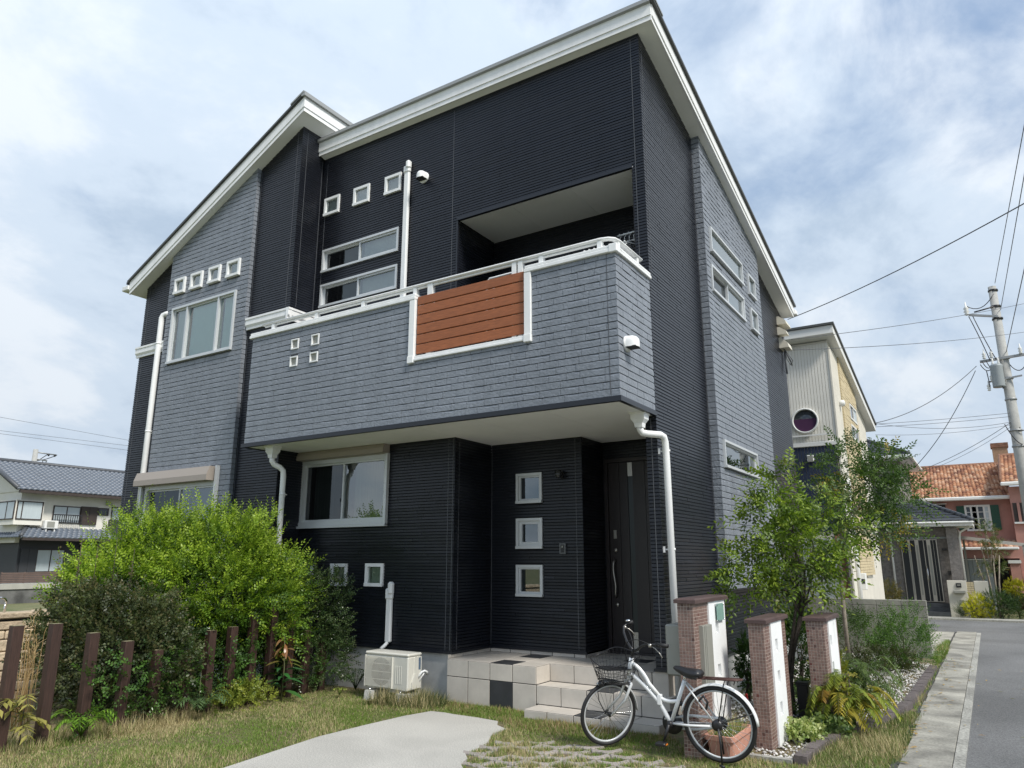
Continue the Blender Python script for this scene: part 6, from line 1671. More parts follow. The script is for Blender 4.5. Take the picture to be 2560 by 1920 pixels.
for a, b, s in (((.36, 24.62, 8.95), (1.1, 24.7, 9.2), .25), ((.4, 24.62, 8.6), (.75, 24.6, 7.2), -.05), ((.5, 24.62, 8.6), (.9, 24.6, 7.2), .05), ((.55, 24.6, 7.2), (.8, 24.6, 7.1), .18), ((.65, 24.6, 7.2), (.95, 24.6, 7.1), .25), ((.5, 24.6, 7.1), (.75, 24.6, 6.95), .12), ((.62, 24.55, 6.9), (.65, 24.55, 6.4), -.06), ((.9, 24.5, 6.8), (.95, 24.5, 6.3), -.08), ((1.2, 24.7, 5.2), (1.0, 24.7, 4.8), .15), ((.85, 24.6, 5.3), (1.2, 24.65, 4.7), .12), ((1.15, 24.65, 5.1), (1.5, 24.7, 5.4), .12), ((1.2, 24.6, 7.0), (1.6, 24.6, 7.0), .2)):
    mb.tube(loop(a, b, s), .013, 5)
mb.build('jumper_cables', M['black'], up, 'stuff')
def wire(pts, r, label):
    mb = MB(); mb.tube(pts, r, 5); return tag(mb.build('power_line', M['cable']), label, 'power line', 'overhead wires')
wire(loop((-2.66, 13.95, 6.02), (4.4, 6.0, 5.95), .30, 24), 0.0078, 'thick service wire from the black house eave rising to the upper right')
wire(loop((-2.66, 14.1, 5.66), (3.2, 28.2, 9.9), .12, 16), 0.0065, 'upper of two thin wires leading from the meter boxes to the right')
wire(loop((-2.66, 14.1, 5.45), (3.2, 28.5, 8.95), .14, 16), 0.0065, 'lower of two thin wires leading from the meter boxes to the right')
wire(loop((-2.25, 22.9, 5.38), (.40, 24.7, 7.09), .26, 16), 0.0104, 'thick wire drooping from the cream house eave up to the transformer')
wire(loop((-1.58, 25.9, 4.40), (.36, 24.7, 6.96), .22, 14), 0.0104, 'steep wire from the grey house eave up to the transformer')
wire(loop((-2.3, 22.9, 5.35), (1.0, 24.7, 5.62), .02, 10), 0.0065, 'higher of the level pair of wires from the cream house to the pole')
wire(loop((-2.3, 22.9, 5.27), (1.0, 24.7, 5.52), .03, 10), 0.0065, 'lower of the level pair of wires from the cream house to the pole')
wire(loop((-2.24, 22.9, 5.36), (1.0, 24.7, 5.36), .16, 12), 0.0065, 'slack wire sagging between the cream house and the pole')
wire(loop((-2.30, 22.95, 5.05), (1.0, 24.7, 5.28), .10, 12), 0.0052, 'lowest slack wire from below the cream house eave to the pole')
wire(loop((-1.46, 25.95, 4.28), (1.0, 24.7, 5.35), .10, 12), 0.0078, 'upper of two wires sloping from the grey house up to the pole')
wire(loop((-1.46, 25.98, 4.22), (1.02, 24.7, 5.25), .13, 12), 0.0052, 'lower of two wires sloping from the grey house up to the pole')
wire([(1.18, 24.8, 9.55), (1.59, 15.4, 9.5), (2.45, -5, 9.55)], .009, 'topmost of the street wires running from the pole head out of view')
wire([(1.21, 24.8, 8.71), (1.486, 15.7, 8.66), (2.1, -5, 8.71)], .009, 'middle of the street wires running from below the pole head out of view')
wire([(1.17, 24.8, 7.41), (1.364, 17.5, 7.38), (1.95, -5, 7.41)], .010, 'lowest of the street wires running from the cross arm out of view')

# ---- house far to the left
lh = thing('house', 'cream and charcoal two storey house with blue grey tiled roofs far to the left', 'house', (-43, 22, 0))
X4 = -40.0
part('wall', 'cream_wall', lh, (-47, 17.55, 2.4), (X4, 32, 4.95)); part('wall', 'black_clad', lh, (-47.5, 17.75, .1), (X4 + .05, 32, 2.6))
tile_roof(lh, 'roof_tiles', 'tile_blue', [(-39.2, 16.95, 4.92), (-39.2, 33, 4.92), (-43.2, 33, 6.62), (-43.2, 16.95, 6.62)], 62, 15, .05, .06, [(1, 1, 1), (.9, .92, .95), (1.1, 1.1, 1.1)], 4)
tile_roof(lh, 'roof_tiles', 'tile_blue', [(-47.3, 33, 4.92), (-47.3, 16.95, 4.92), (-43.2, 16.95, 6.62), (-43.2, 33, 6.62)], 40, 12, .05, .06, [(1, 1, 1)], 2)
mb = MB(); mb.tube([(-43.2, 16.9, 6.68), (-43.2, 33, 6.68)], .13, 8); mb.tube([(-39.2, 16.98, 4.98), (-43.2, 16.95, 6.70)], .11, 8); mb.build('ridge_tiles', M['tile_grey'], lh, 'stuff')
part('eave', 'dark_wood', lh, (-39.35, 17.1, 4.76), (-39.15, 33, 4.90))
mb = MB(); mb.prism([(-40, 17.5, 4.9), (-46.5, 17.5, 4.9), (-43.2, 17.5, 6.45)], (0, .1, 0)); mb.build('gable', M['cream_wall'], lh)
tile_roof(lh, 'roof_tiles', 'tile_blue', [(-38.9, 17.3, 2.62), (-38.9, 32, 2.62), (-40.0, 32, 3.12), (-40.0, 18.0, 3.12)], 56, 5, .05, .06, [(.75, .75, .75)], 4); part('eave', 'dark_wood', lh, (-39.0, 17.4, 2.50), (-38.85, 32, 2.62))
mb = MB(); mb.tube([(-38.9, 17.3, 2.70), (-40.0, 18.0, 3.2)], .10, 8); mb.build('hip_tiles', M['tile_grey'], lh, 'stuff')
tile_roof(lh, 'roof_tiles', 'tile_blue', [(-47.5, 17.0, 2.62), (-38.9, 17.3, 2.62), (-40.0, 18.0, 3.12), (-47.5, 18.0, 3.12)], 34, 5, .05, .06, [(.75, .75, .75)], 3)
FL = FX(X4)
bw_ = part('bay', 'cream_wall', lh, (-41.5, 17.2, 3.25), (X4 + .35, 18.5, 4.45)); fwin(bw_, FX(X4 + .35), 17.25, 18.45, 3.50, 4.40, 'dark_wood', 'win_pale', .05, (17.5,), .04); fwin(bw_, FY(17.2), -41.4, -39.7, 3.50, 4.40, 'dark_wood', 'win_pale', .05, (-40.5,), .04)
fwin(lh, FL, 19.10, 20.47, 3.42, 4.29, 'dark_wood', 'win_pale', .05, (19.78,), .05)
for a, b in ((20.48, 20.90), (20.91, 21.33)): part('shutter', 'dark_wood', lh, (X4, a, 3.38), (X4 + .09, b, 4.32))
mb = MB(); mb.box((X4 + .25, 19.0, 3.80), (X4 + .28, 20.5, 3.85)); mb.box((X4 + .25, 19.0, 3.42), (X4 + .28, 20.5, 3.46))
for i in range(14): mb.box((X4 + .25, 19.02 + i * .108, 3.461), (X4 + .275, 19.05 + i * .108, 3.799))
mb.build('balustrade', M['black'], lh, 'stuff')
fwin(lh, FL, 21.38, 21.95, 3.90, 4.30, 'dark_wood', 'win_dark', .05, (), .04); fwin(lh, FL, 22.1, 23.6, 3.4, 4.4, 'dark_wood', 'win_pale', .05, (22.8,), .04); part('store', 'black_clad', lh, (X4, 22.0, 2.9), (X4 + .6, 24, 3.7))
fwin(lh, FX(X4 + .05), 18.60, 19.95, .98, 2.10, 'dark_wood', ['win_pale', 'win_pale'], .05, (19.28,), .04)
for a, b in ((17.86, 18.22), (18.23, 18.59)): part('shutter', 'black_clad', lh, (X4 + .05, a, .95), (X4 + .14, b, 2.12))
part('porch_door', 'cap_wall', lh, (X4 + .05, 20.7, .9), (X4 + .09, 21.2, 2.2)); part('porch_hood', 'dark_wood', lh, (X4 + .05, 20.6, 2.22), (X4 + .7, 21.6, 2.28)); part('outdoor_lamp', 'cap_wall', lh, (X4, 21.75, 4.45), (X4 + .2, 22.0, 4.60))
la = thing('air_conditioner', 'white air conditioner on the lower tiled roof of the far cream house', 'air conditioner', (-39.6, 18.9, 3.1))
part('casing', 'trim_white', la, (-39.75, 18.55, 3.10), (-39.45, 19.2, 3.50), .02); mb = MB(); mb.box((-39.449, 18.66, 3.16), (-39.44, 19.02, 3.45)); mb.build('fan_grille', M['greybox'], la); part('foot', 'trim_white', la, (-39.7, 18.65, 2.95), (-39.5, 18.70, 3.10)); part('foot', 'trim_white', la, (-39.7, 19.05, 2.95), (-39.5, 19.1, 3.10))
rwl = thing('retaining_wall', 'stained concrete retaining wall below the far slatted fence', 'wall', (-31.5, 18, 0))
part('base', 'bed_wall', rwl, (-31.6, 6, -.1), (-31.05, 27, .50)); part('cap', 'cap_wall', rwl, (-31.8, 6, .50), (-31.0, 27, .70))
sf = thing('slat_fence', 'low brown horizontal slat fence on the far retaining wall', 'fence', (-31.4, 17, .7))
for i in range(6): part('slat', 'slat', sf, (-31.42, 13.5, .72 + i * .066), (-31.39, 17.0, .772 + i * .066))
for y in (13.5, 14.3, 15.2, 16.1, 16.95): part('post', 'slat', sf, (-31.46, y, .70), (-31.425, y + .05, 1.12))
lp_ = thing('utility_pole', 'distant power pole with side arms rising behind the blue grey roof', 'utility pole', (-60, 26.8, 0))
mb = MB(); mb.tube([(-60, 26.8, 0), (-60, 26.8, 9.75)], [.22, .17], 10); mb.build('shaft', M['pole'], lp_)
for a, b in (((-60, 26.8, 9.55), (-60, 28.35, 9.50)), ((-60, 26.8, 9.05), (-60, 27.7, 8.98))):
    mb = MB(); mb.tube([a, b], .05, 6); mb.build('side_arm', M['galv'], lp_)
mb = MB(); mb.tube([(-60, 27.7, 9.5), (-60, 27.2, 9.05), (-60, 26, 8.6)], .03, 5); mb.tube([(-60, 28.3, 9.45), (-60, 27.6, 9.1), (-60, 25, 8.3)], .03, 5); mb.tube([(-60, 27.4, 9.0), (-60, 27.4, 8.3)], .03, 5); mb.tube([(-60, 27.65, 9.0), (-60, 27.65, 8.3)], .03, 5)
for y in (27.75, 28.2): mb.lathe((-60, y, 9.35), [(.05, 0), (.09, .1), (.05, .2)], 8)
mb.build('insulator_strings', M['black'], lp_, 'stuff')
for (a, b), lab in zip((((-60, 20, 11.95), (-60, 50, 10.8)), ((-60, 20, 10.75), (-60, 50, 11.2)), ((-60, 20, 10.6), (-60, 50, 10.55))), ('highest distant wire crossing the sky at the left edge', 'middle distant wire crossing the sky at the left edge', 'lowest distant wire crossing the sky at the left edge')):
    wire([a, b], .013, lab)

# ================================================================== PLANTS
def nz(a): return a / np.maximum(np.linalg.norm(a, axis=-1, keepdims=True), 1e-9)
def sprays(O, A, nl, L, ll, lw, ta, tb, droop=.15, spread=.75, tipcol=None, fold=.25, pair=True, tvar=.18):
    """leafy twigs: O origins, A axes; nl leaves each, twig length L, leaf length ll, width lw; tint between ta and tb"""
    n = len(O); A = nz(A)
    rnd = nz(nrg.normal(size=(n, 3))); S = nz(np.cross(A, rnd)); N = np.cross(S, A)
    flip = np.where(N[:, 2:3] < 0, -1.0, 1.0); S = S * flip; N = N * flip
    Ls = L * nrg.uniform(.65, 1.25, (n, 1)); base = nrg.random((n, 1))
    Vs, Ts = [], []
    for k in range(nl):
        t = (k + .6) / nl; sgn = 1 if k % 2 else -1
        if k == nl - 1: sgn = 0
        P = O + A * Ls * t + np.array([0, 0, -1]) * droop * Ls * t * t
        D = nz(A * (1 - spread * .55) + S * (sgn * spread) + N * nrg.normal(0, .22, (n, 1)) + np.array([0, 0, -1]) * droop * .6)
        W = nz(np.cross(D, N + nrg.normal(0, .25, (n, 3)))); U = np.cross(W, D)
        l = ll * nrg.uniform(.7, 1.15, (n, 1)) * (1 - .35 * abs(t - .5)); w = lw * nrg.uniform(.75, 1.15, (n, 1))
        b = P; tip = P + D * l - U * l * .08; m1 = P + D * l * .45 + W * w + U * w * fold; m2 = P + D * l * .45 - W * w + U * w * fold
        Vs.append(np.stack([b, m1, tip, m2], 1))
        c = np.clip(base + nrg.normal(0, tvar, (n, 1)), 0, 1)
        col = np.array(ta) * (1 - c) + np.array(tb) * c
        if tipcol is not None:
            q = np.clip((t - .45) * 1.6, 0, 1) * (nrg.random((n, 1)) < .6); col = col * (1 - q) + np.array(tipcol) * q
        Ts.append(np.repeat(col[:, None, :], 2, axis=1))
    V = np.stack(Vs, 1).reshape(-1, 3); m = len(V) // 4
    base_i = np.arange(m)[:, None] * 4
    F = np.concatenate([base_i + np.array([0, 2, 1]), base_i + np.array([0, 3, 2])], 1).reshape(-1, 3)
    T = np.stack(Ts, 1).reshape(-1, 3)
    return V, F, T
def join(parts):
    V, F, T = [], [], []; o = 0
    for v, f, t in parts: V.append(v); F.append(f + o); T.append(t); o += len(v)
    return np.concatenate(V), np.concatenate(F), np.concatenate(T)
RH, FH = np.array([.843, .538, 0]), np.array([-.538, .843, 0])
def blob_points(C, blobs, n, shell=.55, clip=None):
    """points in the outer shell of a union of ellipsoids laid out along the camera's right/forward/up; returns points and outward directions"""
    out = []; dirs = []; vol = np.array([b[3] * b[4] * b[5] for b in blobs]); k = (n * vol ** .67 / (vol ** .67).sum()).astype(int)
    for b, q in zip(blobs, k):
        d = nz(nrg.normal(size=(q * 2, 3))); r = nrg.uniform(shell, 1, (q * 2, 1)) ** .6
        lump = 1 + .20 * np.sin(d[:, :1] * 5 + b[0] * 7) * np.cos(d[:, 2:3] * 4 + b[2] * 5) + .12 * np.sin(d[:, 1:2] * 9 + d[:, 2:3] * 7) + .08 * np.sin(d[:, :1] * 17)
        l = d * r * lump * np.array(b[3:6]); w = np.array(b[:3]) + l
        ok = np.ones(len(w), bool)
        for c in blobs:
            if c is b: continue
            e = (w - np.array(c[:3])) / np.array(c[3:6]); ok &= (e ** 2).sum(1) > .55 ** 2
        w, dd = w[ok][:q], d[ok][:q]
        out.append(np.array(C) + w[:, :1] * RH + w[:, 1:2] * FH + w[:, 2:3] * np.array([0, 0, 1])); dirs.append(dd[:, :1] * RH + dd[:, 1:2] * FH + dd[:, 2:3] * np.array([0, 0, 1]))
    P, D = np.concatenate(out), np.concatenate(dirs)
    if clip is not None:
        ok = clip(P); P, D = P[ok], D[ok]
    return P, D
UPV = np.array([0, 0, 1.0])
def stems(name, parent, lines, m='bark', n=6):
    mb = MB()
    for pts, r0, r1 in lines:
        k = len(pts); mb.tube(pts, [r0 + (r1 - r0) * i / (k - 1) for i in range(k)], n)
    return mb.build(name, M[m], parent)
def branchy(base, ends, r0, r1, wob=.06, mid=4):
    out = []
    for e in ends:
        b = Vector(base); e = Vector(e); pts = [b]
        for i in range(1, mid):
            t = i / mid; pts.append(b + (e - b) * t + Vector((rng.uniform(-wob, wob), rng.uniform(-wob, wob), .10 * math.sin(t * 3.1) * (e - b).length * .5)))
        pts.append(e); out.append((pts, r0, r1))
    return out
wallclip = lambda P: (P[:, 1] < np.where(P[:, 0] < -8.15, 6.62, 7.12)) & (P[:, 2] > .03)

# ---- the big bright shrub
bs1 = thing('shrub', 'big bright green feathery shrub in front of the grey brick wing', 'shrub', (-8.5, 5.7, 0))
C = (-8.40, 5.60, 1.10)
bl = [(-.35, 0, .0, .92, .66, .74), (.45, 0, .05, .92, .62, .80), (-.86, -.05, -.04, .50, .5, .52), (1.02, .02, -.02, .50, .48, .62), (-.30, 0, .50, .45, .45, .46), (.55, .0, .48, .50, .45, .52), (.35, -.50, .12, .55, .32, .34), (-.40, -.50, .05, .60, .30, .36), (.85, -.42, .05, .40, .28, .30)]
P, D = blob_points(C, bl, 4700, .62, wallclip)
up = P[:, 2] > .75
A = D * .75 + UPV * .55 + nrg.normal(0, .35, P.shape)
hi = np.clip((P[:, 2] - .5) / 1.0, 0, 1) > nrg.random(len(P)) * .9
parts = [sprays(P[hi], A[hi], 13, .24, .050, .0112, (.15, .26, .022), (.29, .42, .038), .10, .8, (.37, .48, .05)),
         sprays(P[~hi], A[~hi], 13, .24, .050, .0115, (.075, .155, .018), (.16, .28, .03), .14, .8)]  # lower sprays darker: shade painted into the tint, along with older leaves
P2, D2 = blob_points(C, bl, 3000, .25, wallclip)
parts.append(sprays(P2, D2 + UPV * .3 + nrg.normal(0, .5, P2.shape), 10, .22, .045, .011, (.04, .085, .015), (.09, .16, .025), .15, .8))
tops = np.array([C + RH * r_ + UPV * z_ + FH * rng.uniform(-.2, .2) for r_, z_ in [(rng.uniform(-1.08, 1.15), 0) for _ in range(190)]])
tops[:, 2] = 1.52 + .42 * np.cos((tops[:, 0] + 8.4) * 1.0) + nrg.uniform(-.12, .16, len(tops)) + .08 * np.sin(tops[:, 0] * 9)
parts.append(sprays(tops, UPV + nrg.normal(0, .25, tops.shape), 16, .34, .042, .010, (.16, .26, .03), (.26, .37, .045), .05, .8, (.32, .42, .06)))
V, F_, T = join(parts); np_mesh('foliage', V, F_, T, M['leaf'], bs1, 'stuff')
ends = [tuple(np.array(C) + RH * rng.uniform(-1.1, 1.1) + FH * rng.uniform(-.3, .3) + UPV * rng.uniform(-.3, .7)) for _ in range(16)]
stems('branches', bs1, sum([branchy((-8.5 + rng.uniform(-.35, .35), 5.7 + rng.uniform(-.2, .2), -.05), [e], .020, .006, .06, 5) for e in ends], []))
# ---- dark olive shrub by the sandstone wall
os1 = thing('shrub', 'dark olive leaved shrub behind the leftmost brown posts beside the sandstone wall', 'shrub', (-8.0, 4.4, 0))
C = (-7.92, 4.50, .62); cl = lambda P: (P[:, 2] > .02) & ((P[:, 0] > -9.0) | (P[:, 1] > 4.8))
bl = [(-.05, 0, 0, .62, .42, .56), (-.28, .05, .26, .44, .36, .40), (.40, -.05, -.15, .50, .35, .50), (.15, .0, .20, .5, .38, .42)]
P, D = blob_points(C, bl, 1900, .6, cl)
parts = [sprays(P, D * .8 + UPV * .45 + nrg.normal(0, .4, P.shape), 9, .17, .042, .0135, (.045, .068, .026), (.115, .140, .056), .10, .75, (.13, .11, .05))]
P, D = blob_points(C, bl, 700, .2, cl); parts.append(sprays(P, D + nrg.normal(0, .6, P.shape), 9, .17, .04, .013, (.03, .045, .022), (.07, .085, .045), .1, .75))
tw = np.array([C + RH * r_ + FH * .0 + UPV * .62 for r_ in (-.62, -.40, -.22, -.02, .18)]); tw[:, 2] += np.array([-.05, .12, .05, .14, .02])
parts.append(sprays(tw, UPV + nrg.normal(0, .12, tw.shape), 9, .42, .04, .012, (.12, .085, .05), (.16, .13, .07), 0, .6))
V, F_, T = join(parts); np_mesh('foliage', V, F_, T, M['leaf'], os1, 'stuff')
stems('branches', os1, sum([branchy((-8.0 + rng.uniform(-.3, .3), 4.4 + rng.uniform(-.2, .2), -.05), [tuple(np.array(C) + RH * rng.uniform(-.6, .6) + UPV * rng.uniform(0, .5))], .012, .004, .05, 5) for _ in range(10)], []) + [([tuple(t_ - UPV * .1), tuple(t_ + UPV * .42)], .004, .002) for t_ in tw], 'bark')
# ---- low dark hedge running behind the posts
us = thing('hedge', 'low tangle of dark glossy leaves filling the space behind the brown posts', 'hedge', (-7.7, 5.6, 0))
P = np.column_stack([nrg.uniform(-8.3, -7.28, 1700), nrg.uniform(4.3, 7.05, 1700), nrg.uniform(.03, .85, 1700) ** 1.1]); P[:, 0] += .0
P = P[wallclip(P)]
parts = [sprays(P, nrg.normal(0, .6, P.shape) + np.array([.5, -.35, .5]), 8, .16, .040, .013, (.025, .052, .02), (.065, .115, .04), .12, .75)]
P = np.column_stack([nrg.uniform(-7.28, -7.08, 420), nrg.uniform(3.9, 6.9, 420), nrg.uniform(.05, .62, 420)]); P = P[(P[:, 1] < 5.85) | (P[:, 1] > 6.6)]; parts.append(sprays(P, nrg.normal(0, .5, P.shape) + np.array([.6, -.2, .5]), 9, .15, .04, .012, (.05, .11, .025), (.10, .20, .04), .12, .75))
V, F_, T = join(parts); np_mesh('foliage', V, F_, T, M['leaf_gloss'], us, 'stuff')
# ---- dark shrub at the right end, against the black wall
ds = thing('shrub', 'dark green small leaved shrub against the black wall right of the bright shrub', 'shrub', (-7.35, 6.75, 0))
C = (-7.42, 6.72, .78); bl = [(0, 0, 0, .45, .26, .62), (.20, .0, .12, .38, .22, .50), (-.1, -.1, .38, .38, .25, .38), (.22, -.05, -.38, .42, .22, .38)]
P, D = blob_points(C, bl, 1500, .5, wallclip)
parts = [sprays(P, D * .8 + UPV * .4 + nrg.normal(0, .4, P.shape), 10, .15, .030, .0105, (.030, .062, .022), (.085, .135, .045), .10, .8, (.10, .12, .05))]
ex = np.array([[-7.05, 6.85, 1.10], [-6.98, 6.85, .85], [-7.0, 6.9, .55], [-7.08, 6.8, 1.25], [-7.3, 6.75, 1.42], [-7.45, 6.7, 1.5], [-6.98, 6.8, .95]]); parts.append(sprays(ex, np.array([[.7, .1, .25]] * 7) + nrg.normal(0, .2, (7, 3)), 14, .30, .03, .010, (.05, .09, .03), (.10, .14, .05), .2, .8))
V, F_, T = join(parts); np_mesh('foliage', V, F_, T, M['leaf_gloss'], ds, 'stuff')
stems('branches', ds, branchy((-7.4, 6.75, -.05), [tuple(np.array(C) + RH * rng.uniform(-.3, .4) + UPV * rng.uniform(0, .5)) for _ in range(9)], .012, .004, .05, 5))

# ---- big single leaves, each one a part
def leaf_mesh(L, W, bend=.25, fold=.2, seg=4):
    mb = MB(); vs = []; prof = [0, .75, 1.0, .72, .0] if seg == 4 else [0, 1, 0]
    for i in range(seg + 1):
        t = i / seg; w = W * prof[i]; z = -bend * L * t * t; vs += [(L * t, -w, z + fold * w), (L * t, 0, z), (L * t, w, z + fold * w)]
    fs = []
    for i in range(seg):
        for j in (0, 1): fs.append((i * 3 + j, (i + 1) * 3 + j, (i + 1) * 3 + j + 1, i * 3 + j + 1))
    return vs, fs
def big_leaf(parent, loc, az, el, roll, L, W, tint, name='leaf', bend=.3, m='leaf_gloss'):
    vs, fs = leaf_mesh(L, W, bend); mb = MB(); mb.add(vs, fs, 0, tint, True); o = mb.build(name, M[m]); o.parent = parent
    o.location = Vector(loc) - Vector(parent.location); o.rotation_euler = (roll, -el, az); return o
fa = thing('leafy_plant', 'bushy plant with long drooping leaves, green below and reddish brown above', 'plant', (-7.02, 6.10, 0))
for i in range(46):
    t = i / 45; z = .10 + .58 * t ** .9; a = i * 2.4 + rng.uniform(-.3, .3)
    g = (.045, .125, .04) if t < .45 else ((.12, .15, .04) if t < .62 else (.22, .115, .05)); g = tuple(c * rng.uniform(.8, 1.25) for c in g)
    big_leaf(fa, (-7.02 + .02 * math.cos(a), 6.10 + .02 * math.sin(a), z), a, R(rng.uniform(5, 40) if t < .6 else rng.uniform(-45, 20)), rng.uniform(-.4, .4), rng.uniform(.19, .28) * (1 - .42 * t), rng.uniform(.024, .034) * (1 - .3 * t), g, bend=rng.uniform(.2, .6))
stems('stem', fa, [([(-7.02, 6.10, -.05), (-7.01, 6.105, .35), (-7.03, 6.10, .70)], .010, .004)], 'stem')
ys = thing('leafy_plant', 'yellow green weed mound in front of the brown posts', 'plant', (-7.05, 5.75, 0))
P = np.column_stack([nrg.normal(-7.10, .15, 330), nrg.normal(5.58, .20, 330), nrg.uniform(.02, .24, 330)]); P[:, 2] *= np.exp(-((P[:, 1] - 5.6) ** 2) * 5)
yt = np.array([[-7.18 + .01 * i, 6.12 + .03 * i % .1, .25 + .09 * i] for i in range(7)])
V, F_, T = join([sprays(P, nrg.normal(0, .5, P.shape) + UPV * .8, 8, .10, .030, .010, (.14, .19, .03), (.34, .38, .06), .1, .8), sprays(yt, nrg.normal(0, .4, yt.shape) + UPV, 12, .16, .03, .011, (.30, .36, .04), (.42, .46, .06), .1, .8)])
np_mesh('foliage', V, F_, T, M['leaf'], ys, 'stuff')
def frond(parent, base, az, L, rise, drop, n, ll, lw, ta, tb, name='frond', m='leaf'):
    """a long leaf: rachis arching up and over with paired narrow leaflets"""
    dx, dy = math.cos(az), math.sin(az); mb = MB(); pts = []
    for i in range(9):
        t = i / 8; pts.append(Vector((base[0] + dx * L * t, base[1] + dy * L * t, base[2] + rise * L * math.sin(t * 1.9) - drop * L * t * t)))
    mb.tube(pts, [.004 - .0025 * i / 8 for i in range(9)], 4, tint=tuple(c * .7 for c in ta)); S = Vector((-dy, dx, 0))
    for k in range(n):
        t = .18 + .82 * k / n; f_ = t * 8; i = min(int(f_), 7); p = pts[i] + (pts[i + 1] - pts[i]) * (f_ - i); d = (pts[i + 1] - pts[i]).normalized()
        for s in (-1, 1):
            D = (d * .62 + S * (s * .85) + Vector((0, 0, -.28 + rng.uniform(-.15, .15)))).normalized(); l = ll * (1 - .5 * abs(t - .5)) * rng.uniform(.85, 1.1)
            W = D.cross(Vector((0, 0, 1))).normalized() * lw; N = W.cross(D).normalized() * lw * .3; c = min(1, max(0, t * .8 + rng.uniform(-.2, .3))); tt = tuple(a * (1 - c) + b * c for a, b in zip(ta, tb))
            mb.add([p, p + D * l * .4 + W + N, p + D * l, p + D * l * .4 - W + N], [(0, 2, 1), (0, 3, 2)], 0, tt)
    o = mb.build(name, M[m], parent); return o
fp = thing('fan_leaf_plant', 'pale green plant of long narrow fingered leaves at the foot of the shortest post', 'plant', (-7.0, 5.05, 0))
for i in range(12): frond(fp, (-7.0 + rng.uniform(-.05, .05), 5.05 + rng.uniform(-.05, .05), .05), i * .52 + rng.uniform(-.2, .2), rng.uniform(.20, .32), .9, .5, 7, .11, .009, (.07, .13, .05), (.13, .20, .08))
ft = thing('seedling', 'small upright sprout with pointed leaves beside the shortest post', 'plant', (-7.12, 5.10, 0))
for i in range(8): big_leaf(ft, (-7.12, 5.10, .10 + .045 * i), i * 2.2, R(35 - 3 * i), 0, .11, .016, (.10, .19, .04), bend=.2)
stems('stem', ft, [([(-7.12, 5.10, -.03), (-7.12, 5.10, .46)], .005, .002)], 'stem')
fg = thing('fern', 'bright green fern low in front of the second brown post', 'fern', (-7.05, 3.88, 0))
for i in range(13): frond(fg, (-7.05, 3.88, .02), i * .48 + rng.uniform(-.2, .2), rng.uniform(.20, .32), 1.0, .55, 9, .085, .008, (.11, .22, .02), (.20, .36, .03))
sm = thing('sumac_seedling', 'yellowing plant with broad drooping leaflets between the two leftmost posts', 'plant', (-7.15, 3.42, 0))
for i in range(9): frond(sm, (-7.16 + rng.uniform(-.06, .06), 3.42 + rng.uniform(-.08, .08), .10 + .03 * i), i * .75 + rng.uniform(-.3, .3), rng.uniform(.18, .30), .7, .75, 5, .115, .020, (.20, .20, .05), (.42, .37, .10))
stems('stem', sm, [([(-7.15, 3.42, -.03), (-7.16, 3.42, .40)], .006, .003)], 'bark')
dg = thing('dry_grass', 'bundle of tall dry yellow stalks between the two leftmost posts', 'grass', (-7.9, 3.75, 0)); mb = MB()
for i in range(30):
    b = Vector((-7.9 + rng.uniform(-.08, .08), 3.75 + rng.uniform(-.07, .07), .0)); h = rng.uniform(.45, 1.02); lx, ly = rng.uniform(-.07, .07), rng.uniform(-.10, .08)
    mb.tube([b, b + Vector((lx * .3, ly * .3, h * .5)), b + Vector((lx, ly, h)), b + Vector((lx * 1.8, ly * 1.8, h * 1.06))], [.0030, .0025, .0022, .0010], 4, tint=rng.choice([(.52, .36, .16), (.46, .30, .13), (.58, .43, .22)]))
    if i % 2:
        for q in range(6): 
            z = h * (.82 + .04 * q); p = b + Vector((lx * z / h, ly * z / h, z)); mb.tube([p, p + Vector((rng.uniform(-.03, .03), rng.uniform(-.03, .03), .03))], [.003, .001], 3, tint=(.55, .40, .2))
mb.build('stalks', M['straw'], dg, 'stuff')
for lab, (x, y), cnt, L, ta, tb in (('dark green fern with arching fronds left of the cream air conditioner', (-6.72, 6.98), 13, .34, (.035, .07, .02), (.07, .12, .035)), ('tiny yellow green plant on the grass before the air conditioner', (-6.62, 6.62), 7, .10, (.22, .30, .05), (.40, .46, .10))):
    fe = thing('fern', lab, 'fern', (x, y, 0))
    for i in range(cnt): frond(fe, (x, y, .02), i * 6.28 / cnt + rng.uniform(-.2, .2), L * rng.uniform(.7, 1.1), 1.1, .6, 9 if L > .2 else 4, L * .2, L * .022 if L > .2 else .012, ta, tb)

# ---- bed on the right
mh = thing('mahonia', 'yellowing shrub with drooping feathery fronds in front of the farthest tiled pillar', 'shrub', (-1.30, 7.95, 0))
for i in range(84):
    t = i / 83; a = i * 2.4; L = rng.uniform(.30, .44) * (1 - .25 * t); z = .16 + .36 * t
    ta, tb = ((.12, .18, .03), (.32, .36, .05)) if rng.random() < .7 else (((.20, .20, .035), (.46, .37, .05)) if rng.random() < .8 else ((.28, .19, .05), (.44, .28, .06)))
    frond(mh, (-1.30 + rng.uniform(-.16, .16), 7.95 + rng.uniform(-.2, .2), z * rng.uniform(.5, 1.05)), a + rng.uniform(-.6, .6), L * rng.uniform(.55, .9), .75 - .2 * t, .85, 14, .095, .0095, ta, tb)
stems('stem', mh, [([(-1.30 + dx, 7.95, -.03), (-1.30 + dx * .5, 7.95, .5)], .010, .006) for dx in (-.04, .0, .05)], 'bark')
mh2 = thing('mahonia', 'green shrub with drooping feathery fronds beside the white gravel', 'shrub', (-1.42, 9.6, 0))
